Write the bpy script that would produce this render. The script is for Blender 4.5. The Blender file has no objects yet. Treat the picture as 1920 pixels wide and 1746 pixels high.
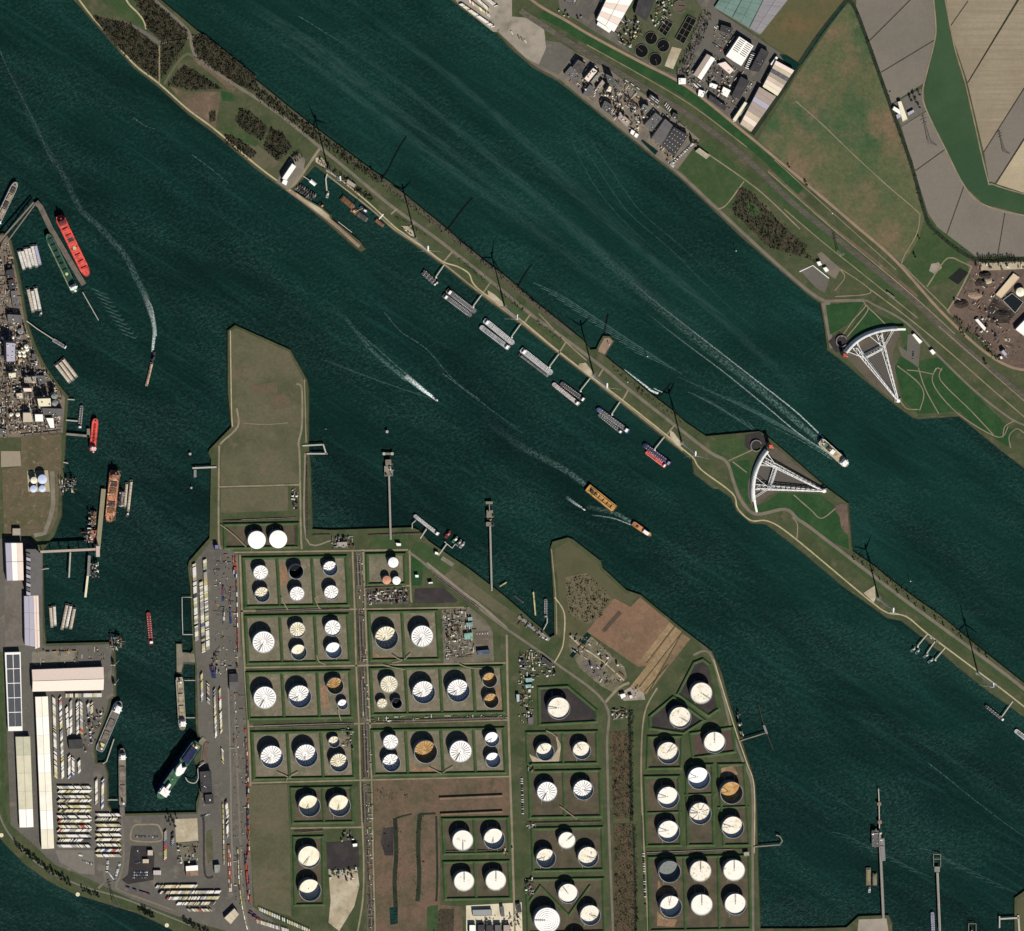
import bpy, math, random
import numpy as np
from mathutils import Vector
from mathutils.geometry import tessellate_polygon

random.seed(7)
R = random.random
U = random.uniform
rad = math.radians

# ------------------------------------------------------------------ scale and view
S = 1.7                      # metres per photo pixel
Z0 = 4.0                     # level of the quays and the land above the water
H = 20000.0                  # height of the camera
LX, LY = 0.405,-0.356       # how far one metre of height leans in the view
SHX, SHY = -0.372,1.521     # how far one metre of height throws its shadow


def W(px, py, z=0.0):
    return ((px - 960) * S - LX * z, (873 - py) * S - LY * z)


scene = bpy.context.scene
COL = scene.collection

cd = bpy.data.cameras.new('camera')
cam = bpy.data.objects.new('camera', cd)
COL.objects.link(cam)
cam.location = (-LX * H, -LY * H, H)
cam.rotation_euler = (0,0,0)
cd.sensor_fit = 'HORIZONTAL'
cd.sensor_width = 36
cd.lens = 36 * H / (1920 * S)
cd.shift_x = LX * H / (1920 * S)
cd.shift_y = LY * H / (1920 * S)
cd.clip_start = 100
cd.clip_end = 120000
scene.camera = cam

# ------------------------------------------------------------------ sky, sun, exposure
sun_dir = Vector((-SHX, -SHY, 1)).normalized()
SUN_EL = math.asin(sun_dir.z)
wd = bpy.data.worlds.new('World')
scene.world = wd
wd.use_nodes = True
nt = wd.node_tree
bg = nt.nodes['Background']
sky = nt.nodes.new('ShaderNodeTexSky')
sky.sky_type = 'NISHITA'
sky.sun_disc = False
sky.air_density = 0.6
sky.dust_density = 0.4
sky.sun_elevation = SUN_EL
sky.sun_rotation = math.atan2(sun_dir.x, sun_dir.y)
nt.links.new(sky.outputs[0], bg.inputs[0])
bg.inputs[1].default_value = 0.05
sl = bpy.data.lights.new('sun', 'SUN')
sl.energy = 5.0
sl.angle = rad(0.5)
sl.color = (1.0,0.95,0.87)
so = bpy.data.objects.new('sun', sl)
COL.objects.link(so)
so.rotation_euler = (-sun_dir).to_track_quat('-Z', 'Y').to_euler()
so.location = (0,0,3000)
scene.view_settings.view_transform = 'Standard'
scene.view_settings.look = 'None'
scene.view_settings.gamma = 1.0
scene.view_settings.exposure = 0.45
scene.cycles.max_bounces = 4
scene.cycles.diffuse_bounces = 2
scene.cycles.glossy_bounces = 2
scene.cycles.transparent_max_bounces = 8

# ------------------------------------------------------------------ materials
def lin(c):
    c = c / 255.0
    return c / 12.92 if c <= 0.04045 else ((c + 0.055) / 1.055) ** 2.4


def rgb(t):
    return tuple(lin(v) for v in t)


MATS = {}


def mat(name, c, rough=0.85, var=0.16, scale=0.12, c2=None, scale2=0.012, lo=0.45, hi=0.62, c3=None, scale3=0.03, lo3=.55, hi3=.7, spec=0.07,
        detail=5, stripe=None, rnd=0.0, bump=0.0, metal=0.0):
    """Procedural surface: a base colour mottled at one scale, with patches of a second and third colour, optional furrows."""
    if name in MATS:
        return MATS[name]
    m = bpy.data.materials.new(name)
    m.use_nodes = True
    N, L = m.node_tree.nodes, m.node_tree.links
    b = N['Principled BSDF']
    b.inputs['Roughness'].default_value = rough
    b.inputs['Specular IOR Level'].default_value = spec
    b.inputs['Metallic'].default_value = metal
    co = N.new('ShaderNodeNewGeometry').outputs['Position']      # in place, so that no two alike things wear the same stains

    def noise(sc, det=detail, ro=.62):
        n = N.new('ShaderNodeTexNoise')
        n.inputs['Scale'].default_value = sc
        n.inputs['Detail'].default_value = det
        n.inputs['Roughness'].default_value = ro
        L.new(co, n.inputs['Vector'])
        return n.outputs['Fac']

    def ramp(f, a, z):
        r = N.new('ShaderNodeMapRange')
        r.inputs['From Min'].default_value = a
        r.inputs['From Max'].default_value = z
        L.new(f, r.inputs['Value'])
        return r.outputs['Result']

    def mix(f, a, z, typ='MIX'):
        x = N.new('ShaderNodeMix')
        x.data_type = 'RGBA'
        x.blend_type = typ
        if hasattr(f, 'links'):
            L.new(f, x.inputs[0])
        else:
            x.inputs[0].default_value = f
        for s, v in ((x.inputs[6], a),(x.inputs[7], z)):
            if hasattr(v, 'links'):
                L.new(v, s)
            else:
                s.default_value = (*v, 1)
        return x.outputs[2]

    if sum(c) < 570:
        ds = .05 if 'paint_' not in name and 'roof_' not in name else 0
        c, c2, c3 = [t and tuple((v * (1 - ds) + sum(t) / 3 * ds) * .95 for v in t) for t in (c, c2, c3)]
    lc = rgb(c)
    out = lc
    if c2:
        out = mix(ramp(noise(scale2), lo, hi), out, rgb(c2))
    if c3:
        out = mix(ramp(noise(scale3), lo3, hi3), out, rgb(c3))
    if stripe:
        ang, per, cs, amt = stripe
        mp = N.new('ShaderNodeMapping')
        mp.inputs['Rotation'].default_value = (0,0, ang)
        L.new(co, mp.inputs['Vector'])
        w = N.new('ShaderNodeTexNoise')
        mp.inputs['Scale'].default_value = (0.004,1.0 / per, 1)
        w.inputs['Scale'].default_value = 1.0
        w.inputs['Detail'].default_value = 3
        L.new(mp.outputs[0], w.inputs['Vector'])
        f = ramp(w.outputs['Fac'], .4, .62)
        mm = N.new('ShaderNodeMath')
        mm.operation = 'MULTIPLY'
        mm.inputs[1].default_value = amt
        L.new(f, mm.inputs[0])
        out = mix(mm.outputs[0], out, rgb(cs))
    var = min(var * 1.5, .42)
    fac = ramp(noise(scale, 6, .78), .3, .7)
    dark = tuple([1 - var] * 3)
    lite = tuple([1 + var] * 3)
    out = mix(1.0, out, mix(fac, dark, lite), 'MULTIPLY')
    if rnd:
        oi = N.new('ShaderNodeObjectInfo')
        hs = N.new('ShaderNodeHueSaturation')
        mr = N.new('ShaderNodeMapRange')
        mr.inputs['To Min'].default_value = 1 - rnd
        mr.inputs['To Max'].default_value = 1 + rnd
        L.new(oi.outputs['Random'], mr.inputs['Value'])
        L.new(mr.outputs[0], hs.inputs['Value'])
        L.new(out, hs.inputs['Color'])
        out = hs.outputs[0]
    L.new(out, b.inputs['Base Color'])
    if bump:
        bp = N.new('ShaderNodeBump')
        bp.inputs['Strength'].default_value = 1.0
        bp.inputs['Distance'].default_value = bump
        L.new(noise(scale * 1.6,4, .6), bp.inputs['Height'])
        L.new(bp.outputs[0], b.inputs['Normal'])
    MATS[name] = m
    return m


def water_mat():
    m = bpy.data.materials.new('water')
    m.use_nodes = True
    N, L = m.node_tree.nodes, m.node_tree.links
    b = N['Principled BSDF']
    b.inputs['Roughness'].default_value = 0.3
    b.inputs['Specular IOR Level'].default_value = 0.09
    b.inputs['IOR'].default_value = 1.33
    tc = N.new('ShaderNodeTexCoord')

    def mp(rot, sx, sy):
        k = N.new('ShaderNodeMapping')
        k.vector_type = 'TEXTURE'
        k.inputs['Rotation'].default_value = (0,0, rot)
        k.inputs['Scale'].default_value = (sx, sy, 1)
        L.new(tc.outputs['Object'], k.inputs['Vector'])
        return k.outputs[0]

    def noise(v, det=4, ro=.6, dist=0.0):
        n = N.new('ShaderNodeTexNoise')
        n.inputs['Scale'].default_value = 1.0
        n.inputs['Detail'].default_value = det
        n.inputs['Roughness'].default_value = ro
        n.inputs['Distortion'].default_value = dist
        L.new(v, n.inputs['Vector'])
        return n.outputs['Fac']

    def ramp(f, a, z, t0=0., t1=1.):
        r = N.new('ShaderNodeMapRange')
        r.inputs['From Min'].default_value = a
        r.inputs['From Max'].default_value = z
        r.inputs['To Min'].default_value = t0
        r.inputs['To Max'].default_value = t1
        L.new(f, r.inputs['Value'])
        return r.outputs[0]

    def mix(f, a, z):
        x = N.new('ShaderNodeMix')
        x.data_type = 'RGBA'
        L.new(f, x.inputs[0])
        for s, v in ((x.inputs[6], a),(x.inputs[7], z)):
            if hasattr(v, 'links'):
                L.new(v, s)
            else:
                s.default_value = (*v, 1)
        return x.outputs[2]

    ang = math.atan2(-0.8,1)
    big = ramp(noise(mp(0,700,700),3), .38, .62)
    # the river side of the dike island is more turbid than the harbour basins
    sx = N.new('ShaderNodeSeparateXYZ')
    L.new(tc.outputs['Object'], sx.inputs[0])
    ax = N.new('ShaderNodeMath')
    ax.operation = 'MULTIPLY_ADD'
    ax.inputs[1].default_value = .79
    L.new(sx.outputs[0], ax.inputs[0])
    L.new(sx.outputs[1], ax.inputs[2])
    side = ramp(ax.outputs[0],100,420)
    deep = mix(big, (.0024, .0130, .0122),(.0028, .0172, .0135))
    turb = mix(big, (.0036, .0200, .0162),(.0044, .0250, .0192))
    out = mix(side, deep, turb)
    st = ramp(noise(mp(ang, 900,45),4, .6, .6), .50, .74)
    sd = N.new('ShaderNodeMath')
    sd.operation = 'MULTIPLY'
    L.new(st, sd.inputs[0])
    L.new(ramp(ax.outputs[0],100,420, .35,1.), sd.inputs[1])
    out = mix(sd.outputs[0], out, (.0062, .0305, .0250))
    st2 = ramp(noise(mp(ang + .12,420,16),3, .6, .8), .56, .80)
    out = mix(st2, out, (.0085, .0385, .0330))
    # wind-roughened tops of small waves: their catch of light painted in as paler speckle
    sp = ramp(noise(mp(.5,12,8),4, .78), .46, .70,0, .9)
    # calm slicks between the ruffled patches
    calm = ramp(noise(mp(ang + .25,420,150),4, .6, .5), .38, .62, .30,1.)
    rf = N.new('ShaderNodeMath')
    rf.operation = 'MULTIPLY'
    L.new(sp, rf.inputs[0])
    L.new(calm, rf.inputs[1])
    out = mix(rf.outputs[0], out, (.0150, .0620, .0520))
    dk = ramp(noise(mp(ang, 620,170),4, .6, .7), .36, .62, .72,1.10)
    ml = N.new('ShaderNodeVectorMath')
    ml.operation = 'SCALE'
    L.new(out, ml.inputs[0])
    L.new(dk, ml.inputs['Scale'])
    out = ml.outputs[0]
    L.new(out, b.inputs['Base Color'])
    add = N.new('ShaderNodeMath')
    add.operation = 'ADD'
    h1 = N.new('ShaderNodeMath')
    h1.operation = 'MULTIPLY'
    h1.inputs[1].default_value = 2.0
    hm = N.new('ShaderNodeMath')
    hm.operation = 'MULTIPLY'
    L.new(noise(mp(.5,11,9),5, .7), hm.inputs[0])
    L.new(calm, hm.inputs[1])
    L.new(hm.outputs[0], h1.inputs[0])
    h2 = N.new('ShaderNodeMath')
    h2.operation = 'MULTIPLY'
    h2.inputs[1].default_value = .9
    L.new(noise(mp(ang + .9,50,22),3, .55), h2.inputs[0])
    L.new(h1.outputs[0], add.inputs[0])
    L.new(h2.outputs[0], add.inputs[1])
    bp = N.new('ShaderNodeBump')
    bp.inputs['Strength'].default_value = 1.0
    bp.inputs['Distance'].default_value = 1.0
    L.new(add.outputs[0], bp.inputs['Height'])
    L.new(bp.outputs[0], b.inputs['Normal'])
    MATS['water'] = m
    return m


def foam_mat(name, c, lo, hi, sx, sy, top=0.85):
    """Broken foam: white froth where a stretched noise is high, clear water between."""
    m = bpy.data.materials.new(name)
    m.use_nodes = True
    N, L = m.node_tree.nodes, m.node_tree.links
    b = N['Principled BSDF']
    b.inputs['Roughness'].default_value = 0.9
    b.inputs['Base Color'].default_value = (*rgb(c),1)
    tc = N.new('ShaderNodeTexCoord')
    mp = N.new('ShaderNodeMapping')
    mp.vector_type = 'TEXTURE'
    mp.inputs['Scale'].default_value = (sx, sy, 1)
    L.new(tc.outputs['UV'], mp.inputs['Vector'])
    n = N.new('ShaderNodeTexNoise')
    n.inputs['Scale'].default_value = 1
    n.inputs['Detail'].default_value = 5
    n.inputs['Roughness'].default_value = .7
    L.new(mp.outputs[0], n.inputs['Vector'])
    # thinner towards both sides of the trail: u runs along, v across (-1..1), z of the attribute fades the ends
    sep = N.new('ShaderNodeSeparateXYZ')
    L.new(tc.outputs['UV'], sep.inputs[0])
    at = N.new('ShaderNodeAttribute')
    at.attribute_name = 'edge'
    r = N.new('ShaderNodeMapRange')
    r.inputs['From Min'].default_value = lo
    r.inputs['From Max'].default_value = hi
    r.inputs['To Max'].default_value = top
    L.new(n.outputs['Fac'], r.inputs['Value'])
    mul = N.new('ShaderNodeMath')
    mul.operation = 'MULTIPLY'
    L.new(r.outputs[0], mul.inputs[0])
    L.new(at.outputs['Fac'], mul.inputs[1])
    L.new(mul.outputs[0], b.inputs['Alpha'])
    MATS[name] = m
    return m


# ------------------------------------------------------------------ mesh helpers
class MB:
    def __init__(s):
        s.v, s.f = [],[]

    def add(s, v, f):
        o = len(s.v)
        s.v += v
        s.f += [tuple(i + o for i in q) for q in f]
        return s

    def box(s, x0, x1, y0, y1, z0, z1):
        return s.add([(x0, y0, z0),(x1, y0, z0),(x1, y1, z0),(x0, y1, z0),(x0, y0, z1),(x1, y0, z1),(x1, y1, z1),(x0, y1, z1)],
                     [(3,2,1,0),(4,5,6,7),(0,1,5,4),(1,2,6,5),(2,3,7,6),(3,0,4,7)])

    def prism(s, pts, z0, z1, cap=True, base=False):
        n = len(pts)
        if sum(pts[i][0] * pts[(i + 1) % n][1] - pts[(i + 1) % n][0] * pts[i][1] for i in range(n)) < 0:
            pts = pts[::-1]
        o = len(s.v)
        s.v += [(x, y, z0) for x, y in pts] + [(x, y, z1) for x, y in pts]
        for i in range(n):
            j = (i + 1) % n
            s.f.append((o + i, o + j, o + n + j, o + n + i))
        if cap:
            s.cap(pts, o + n)
        if base:
            s.cap(pts, o, True)
        return s

    def cap(s, pts, o, flip=False):
        if len(pts) <= 4:
            t = [tuple(range(len(pts)))]
        else:
            t = tessellate_polygon([[Vector((x, y, 0)) for x, y in pts]])
        for q in t:
            q = tuple(q)
            a, b2, c = [pts[i] for i in q[:3]]
            up = (b2[0] - a[0]) * (c[1] - a[1]) - (c[0] - a[0]) * (b2[1] - a[1]) > 0
            if up == flip:
                q = q[::-1]
            s.f.append(tuple(o + i for i in q))

    def cyl(s, x, y, z0, z1, r, r1=None, n=24, cap=True):
        r1 = r if r1 is None else r1
        o = len(s.v)
        for k in range(n):
            a = 2 * math.pi * k / n
            s.v.append((x + r * math.cos(a), y + r * math.sin(a), z0))
        for k in range(n):
            a = 2 * math.pi * k / n
            s.v.append((x + r1 * math.cos(a), y + r1 * math.sin(a), z1))
        for k in range(n):
            j = (k + 1) % n
            s.f.append((o + k, o + j, o + n + j, o + n + k))
        if cap:
            s.f.append(tuple(o + n + k for k in range(n)))
        return s

    def tube(s, p, q, r, n=6, r2=None):
        p, q = Vector(p), Vector(q)
        d = q - p
        if d.length < 1e-6:
            return s
        d.normalize()
        a = d.cross(Vector((0,0,1)))
        if a.length < 1e-3:
            a = Vector((1,0,0))
        a.normalize()
        b = d.cross(a)
        r2 = r if r2 is None else r2
        o = len(s.v)
        for c, rr in ((p, r),(q, r2)):
            for k in range(n):
                t = 2 * math.pi * (k + .5) / n
                s.v.append(tuple(c + a * (math.cos(t) * rr) + b * (math.sin(t) * rr)))
        for k in range(n):
            j = (k + 1) % n
            s.f.append((o + j, o + k, o + n + k, o + n + j))
        s.f.append(tuple(o + k for k in range(n)))
        s.f.append(tuple(o + n + k for k in reversed(range(n))))
        return s

    def mesh(s, name):
        m = bpy.data.meshes.new(name)
        m.from_pydata(s.v, [], s.f)
        return m


def link(name, me, m, parent=None, loc=None, rz=0.0, smooth=False):
    if isinstance(me, MB):
        me = me.mesh(name)
        if m is not None:
            for k in (m if isinstance(m, (list, tuple)) else [m]):
                me.materials.append(k)
        if smooth:
            me.polygons.foreach_set('use_smooth', [True] * len(me.polygons))
    o = bpy.data.objects.new(name, me)
    COL.objects.link(o)
    if parent is not None:
        o.parent = parent
    if loc is not None:
        o.location = loc
    if rz:
        o.rotation_euler = (0,0, rz)
    return o


SEEN = {}


def tag(o, label, cat, group=None):
    o['label'] = label
    o['category'] = cat
    if group:
        o['group'] = group
    SEEN.setdefault(label, []).append(group)
    return o


def thing(name, label, cat, loc, rz=0.0, group=None):
    e = bpy.data.objects.new(name, None)
    COL.objects.link(e)
    e.location = loc
    e.rotation_euler = (0,0, rz)
    e.empty_display_size = 1
    return tag(e, label, cat, group)


def kind(o, k):
    o['kind'] = k
    return o


def copy_tree(o, parent=None):
    c = o.copy()
    COL.objects.link(c)
    if parent is not None:
        c.parent = parent
    for ch in o.children:
        copy_tree(ch, c)
    return c


NSHEET = [0]


def layer(lay):
    """No two sheets lie in one plane."""
    NSHEET[0] += 1
    return Z0 + lay * 0.09 + (NSHEET[0] * 0.017) % 0.085


def sheet(name, pts, m, lay, z=None, k='structure'):
    """A flat surface on the ground; lay counts layers above the land."""
    z = layer(lay) if z is None else z
    b = MB()
    p = [W(x, y, z) for x, y in pts]
    b.v = [(x, y, z) for x, y in p]
    b.cap(p, 0)
    o = link(name, b, m)
    return kind(o, k)


def smooth_line(pts, n=5):
    """Catmull-Rom through pts."""
    out = []
    for i in range(len(pts) - 1):
        p0 = pts[max(i - 1,0)]
        p1, p2 = pts[i], pts[i + 1]
        p3 = pts[min(i + 2, len(pts) - 1)]
        for k in range(n):
            t = k / n
            out.append(tuple(.5 * (2 * p1[a] + (p2[a] - p0[a]) * t + (2 * p0[a] - 5 * p1[a] + 4 * p2[a] - p3[a]) * t * t +
                                   (3 * p1[a] - p0[a] - 3 * p2[a] + p3[a]) * t ** 3) for a in (0,1)))
    out.append(tuple(pts[-1][:2]))
    return out


def ribbon(pts, wid):
    """Left and right edge points (pixels) of a strip along pts."""
    n = len(pts)
    l, r = [],[]
    for i in range(n):
        a, b = pts[max(i - 1,0)], pts[min(i + 1, n - 1)]
        dx, dy = b[0] - a[0], b[1] - a[1]
        d = math.hypot(dx, dy) or 1
        w = (wid[i] if isinstance(wid, (list, tuple)) else wid) / 2
        l.append((pts[i][0] - dy / d * w, pts[i][1] + dx / d * w))
        r.append((pts[i][0] + dy / d * w, pts[i][1] - dx / d * w))
    return l, r


def strip(name, pts, wid, m, lay, curve=True, z=None, k='structure'):
    if curve and len(pts) > 2:
        pts = smooth_line(pts)
    l, r = ribbon(pts, wid)
    z = layer(lay) if z is None else z
    b = MB()
    for p, q in zip(l, r):
        b.v.append((*W(*p, z), z))
        b.v.append((*W(*q, z), z))
    for i in range(len(pts) - 1):
        b.f.append((2 * i, 2 * i + 2,2 * i + 3,2 * i + 1))
    o = link(name, b, m)
    return kind(o, k)


def foam(name, pts, wid, m, fade=(1.0,0.0), z=0.22, n=6, soft=True, ends=False):
    """A trail of froth on the water, soft at both sides, fading from its head to its tail."""
    pts2 = smooth_line(pts, n) if len(pts) > 2 else [tuple(pts[0]), tuple(((pts[0][0] + pts[1][0]) / 2,(pts[0][1] + pts[1][1]) / 2)), tuple(pts[1])]
    N = len(pts2)
    w = [wid[0] + (wid[1] - wid[0]) * i / (N - 1) for i in range(N)] if isinstance(wid, (list, tuple)) else [wid] * N
    l, r = ribbon(pts2, w)
    v, f, uv, ed = [],[],[],[]
    s = 0.0
    for i in range(N):
        if i:
            s += math.hypot(pts2[i][0] - pts2[i - 1][0], pts2[i][1] - pts2[i - 1][1]) * S
        fd = fade[0] + (fade[1] - fade[0]) * i / (N - 1)
        if ends:
            fd *= math.sin(math.pi * (i + .001) / (N - 1)) ** .6 if 0 < i < N - 1 else 0
        for j in range(5):
            t = j / 4
            p = (l[i][0] + (r[i][0] - l[i][0]) * t, l[i][1] + (r[i][1] - l[i][1]) * t)
            v.append((*W(*p, z), z))
            uv.append((s, (t - .5) * w[i] * S))
            ed.append(fd * ((0, .75,1, .75,0)[j] if soft else 1))
    for i in range(N - 1):
        for j in range(4):
            a = i * 5 + j
            f.append((a, a + 5, a + 6, a + 1))
    me = bpy.data.meshes.new(name)
    me.from_pydata(v, [], f)
    me.materials.append(m)
    ul = me.uv_layers.new(name='UVMap')
    lp = np.empty(len(me.loops), dtype=np.int32)
    me.loops.foreach_get('vertex_index', lp)
    ul.data.foreach_set('uv', np.array(uv, dtype=np.float32)[lp].ravel())
    at = me.attributes.new('edge', 'FLOAT', 'POINT')
    at.data.foreach_set('value', np.array(ed, dtype=np.float32))
    o = link(name, me, None)
    return kind(o, 'stuff')


def poly_area(p):
    return .5 * sum(p[i][0] * p[(i + 1) % len(p)][1] - p[(i + 1) % len(p)][0] * p[i][1] for i in range(len(p)))


def offset_poly(pts, d):
    """Move an outline outwards by d (pixels; inwards if negative)."""
    n = len(pts)
    sg = 1 if poly_area(pts) > 0 else -1
    out = []
    for i in range(n):
        a, b, c = pts[i - 1], pts[i], pts[(i + 1) % n]
        n1 = (b[1] - a[1], a[0] - b[0])
        n2 = (c[1] - b[1], b[0] - c[0])
        l1, l2 = math.hypot(*n1) or 1, math.hypot(*n2) or 1
        nx, ny = n1[0] / l1 + n2[0] / l2, n1[1] / l1 + n2[1] / l2
        q = nx * nx + ny * ny
        k = 2 * d / q if q > .35 else 2 * d / .35
        out.append((b[0] + sg * nx * k, b[1] + sg * ny * k))
    return out


def land(name, pts, m, bank, width=3.2):
    """A piece of land: a flat top at Z0 and a sloping bank down into the water."""
    b = MB()
    p = [W(x, y, Z0) for x, y in pts]
    b.v = [(x, y, Z0) for x, y in p]
    b.cap(p, 0)
    o = kind(link(name, b, m), 'structure')
    q1 = [W(x, y, 1.0) for x, y in offset_poly(pts, width * .55)]
    q = [W(x, y, -1) for x, y in offset_poly(pts, width * 1.3)]
    b2 = MB()
    n = len(p)
    b2.v = [(x, y, Z0) for x, y in p] + [(x, y, 1.0) for x, y in q1]
    b3 = MB()
    b3.v = [(x, y, 1.0) for x, y in q1] + [(x, y, -1.2) for x, y in q]
    ccw = poly_area(p) > 0
    for i in range(n):
        j = (i + 1) % n
        t = (i, n + i, n + j, j)
        b2.f.append(t if ccw else t[::-1])
        b3.f.append(t if ccw else t[::-1])
    kind(link(name + '_bank', b2, bank), 'structure')
    kind(link('wet_shore', b3, mat('wet_weed', (36,38,28), c2=(50,48,36), scale2=.08, var=.3, scale=.3)), 'structure')
    return o


def inside(x, y, poly):
    c = False
    j = len(poly) - 1
    for i in range(len(poly)):
        if (poly[i][1] > y) != (poly[j][1] > y) and x < (poly[j][0] - poly[i][0]) * (y - poly[i][1]) / (poly[j][1] - poly[i][1]) + poly[i][0]:
            c = not c
        j = i
    return c


def scrub(name, polys, m, step=2.6, h=(2,5), r=(1.6,3.4), seed=1, label=None, keep=1.0):
    """Low woodland nobody could count: bushy crowns of many small faces, uneven in size and height, with gaps."""
    rng = random.Random(seed)
    V, F = [],[]
    for poly in polys:
        xs, ys = [p[0] for p in poly],[p[1] for p in poly]
        y = min(ys)
        while y < max(ys):
            x = min(xs)
            while x < max(xs):
                xx, yy = x + rng.uniform(-.6, .6) * step, y + rng.uniform(-.6, .6) * step
                dn = .5 + .5 * math.sin(xx * .31 + 2 * math.sin(yy * .13)) * math.sin(yy * .27 + 1.7 * math.sin(xx * .11))
                if rng.random() < keep * (.62 + .6 * dn) and inside(xx + rng.gauss(0,1.6), yy + rng.gauss(0,1.6), poly):
                    k0 = .55 + .8 * dn * rng.random()
                    hh, rr = rng.uniform(*h) * k0, rng.uniform(*r) * k0 * rng.choice((.7,1,1,1.35))
                    X, Y = W(xx, yy, Z0)
                    for q in range(3):                      # a few clumps of leaves and twigs to each bush
                        cx, cy = X + rng.uniform(-.7, .7) * rr, Y + rng.uniform(-.7, .7) * rr
                        cz = Z0 + hh * rng.uniform(.45,1)
                        k = rr * rng.uniform(.35, .7)
                        o = len(V)
                        n = 5
                        for t in range(n):
                            a = t * 2 * math.pi / n + rng.random()
                            kk = k * rng.uniform(.6,1.3)
                            V.append((cx + kk * math.cos(a), cy + kk * math.sin(a), cz - k * rng.uniform(.2, .8)))
                        V.append((cx, cy, cz + k * rng.uniform(.3, .8)))
                        V.append((cx, cy, Z0))
                        for t in range(n):
                            F.append((o + t, o + (t + 1) % n, o + n))
                            F.append((o + (t + 1) % n, o + t, o + n + 1))
                x += step
            y += step
    me = bpy.data.meshes.new(name)
    me.from_pydata(V, [], F)
    me.materials.append(m)
    return kind(link(name, me, None), 'stuff')
# ------------------------------------------------------------------ palette
WATER = water_mat()
FOAM = foam_mat('foam', (222,236,232), .38, .58,5,4, .95)
FOAM_THIN = foam_mat('thin_foam', (150,185,178), .44, .68,9,5, .62)
RIPPLE = foam_mat('ripple', (120,160,152), .38, .64,14,3, .55)
SILT = foam_mat('stirred_water', (52,92,84), .36, .72,60,7, .55)

GRASS = mat('dike_grass', (74,80,54), c2=(60,72,44), scale2=.015, c3=(92,86,66), scale3=.02, var=.18, bump=.25)
GREEN = mat('fresh_grass', (56,76,44), c2=(64,82,48), scale2=.02, var=.16, c3=(76,82,54), scale3=.012)
LUSH = mat('lush_grass', (38,70,38), c2=(46,78,42), scale2=.02, var=.16, c3=(56,74,46), scale3=.012)
OLIVE = mat('dry_grass', (94,91,69), c2=(78,80,57), scale2=.007, c3=(102,92,74), scale3=.012, var=.14)
BUNDG = mat('berm_grass', (60,80,46), c2=(72,86,56), scale2=.02, c3=(48,72,40), scale3=.03, var=.16)
MEADOW = mat('rough_meadow', (86,92,62), c2=(116,98,76), scale2=.006, lo=.46, hi=.66, c3=(62,86,54), scale3=.005, lo3=.52, hi3=.66, var=.2, scale=.10)
PASTURE = mat('pasture', (88,86,58), c2=(106,88,60), scale2=.008, c3=(78,84,52), scale3=.02, var=.1)
STONE = mat('revetment_stone', (64,62,48), c2=(44,46,36), scale2=.06, c3=(92,86,64), scale3=.03, var=.3, scale=.3, bump=.6)
QUAYW = mat('quay_wall', (62,58,50), var=.25, c2=(40,40,36), scale2=.05)
ROAD = mat('old_asphalt', (118,110,96), c2=(104,98,88), scale2=.03, var=.1)
TRACK = mat('gravel_track', (142,130,106), c2=(124,114,92), scale2=.03, var=.12)
PATH = mat('pale_path', (178,166,130), c2=(160,148,116), scale2=.04, var=.08)
TARMAC = mat('yard_tarmac', (100,96,88), c2=(90,86,80), scale2=.01, c3=(116,110,98), scale3=.02, var=.1)
DARKLOT = mat('dark_lot', (54,50,50), c2=(64,58,56), scale2=.02, var=.12)
CONC = mat('concrete_yard', (128,122,106), c2=(114,108,96), scale2=.02, var=.1)
SAND = mat('pale_sand', (168,154,128), c2=(186,176,152), scale2=.02, c3=(140,128,106), scale3=.03, var=.12)
SITE = mat('site_ground', (156,146,132), c2=(140,132,118), scale2=.015, c3=(120,112,102), scale3=.03, var=.1)
EARTH = mat('bare_earth', (104,88,72), c2=(86,80,60), scale2=.012, c3=(122,102,82), scale3=.02, var=.18)
BROWN = mat('brown_earth', (108,88,72), c2=(90,82,62), scale2=.009, c3=(82,76,58), scale3=.02, lo3=.5, var=.18)
FLOOR = mat('bund_floor', (118,110,92), c2=(102,100,78), scale2=.02, c3=(132,120,102), scale3=.03, var=.16)
FLOORD = mat('bund_floor_dark', (80,74,60), c2=(92,82,64), scale2=.02, c3=(62,66,44), scale3=.03, var=.14)
FIELDG = mat('grey_field', (122,114,104), c2=(114,108,98), scale2=.004, var=.07, stripe=(rad(-24),4,(112,105,96), .45))
FIELDP = mat('ploughed_field', (150,138,116), c2=(138,126,106), scale2=.004, var=.07, stripe=(rad(-58),6,(128,116,97), .7))
FIELDB = mat('pale_field', (178,164,136), c2=(166,152,126), scale2=.006, var=.06, stripe=(rad(-58),6,(160,146,120), .6))
STRIPG = mat('grass_strip', (50,76,50), c2=(58,82,56), scale2=.004, var=.06)
DITCH = mat('ditch_reeds', (44,52,38), c2=(34,44,34), scale2=.03, var=.25)
DITCHB = mat('field_ditch', (62,54,44), var=.2)
BALLAST = mat('railway_ballast', (104,98,86), c2=(92,88,74), scale2=.05, var=.15, stripe=(rad(-38),3,(70,66,58), .6))
RAILM = mat('rail_steel', (74,70,62), var=.2)
PINKT = mat('pink_gravel', (148,124,104), c2=(134,116,98), scale2=.03, var=.12)
MUD = mat('dark_compost', (52,46,42), c2=(70,60,52), scale2=.03, c3=(40,36,34), scale3=.04, var=.22)
SITEB = mat('brown_yard', (96,82,72), c2=(112,92,80), scale2=.015, c3=(78,68,60), scale3=.03, var=.18)
SCRUBM = mat('winter_scrub', (58,58,44), c2=(78,70,56), scale2=.04, c3=(48,58,38), scale3=.02, var=.35, scale=.4)
SCRUBB = mat('bare_bushes', (84,76,62), c2=(66,60,50), scale2=.05, c3=(84,72,60), scale3=.05, var=.35, scale=.4)
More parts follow.
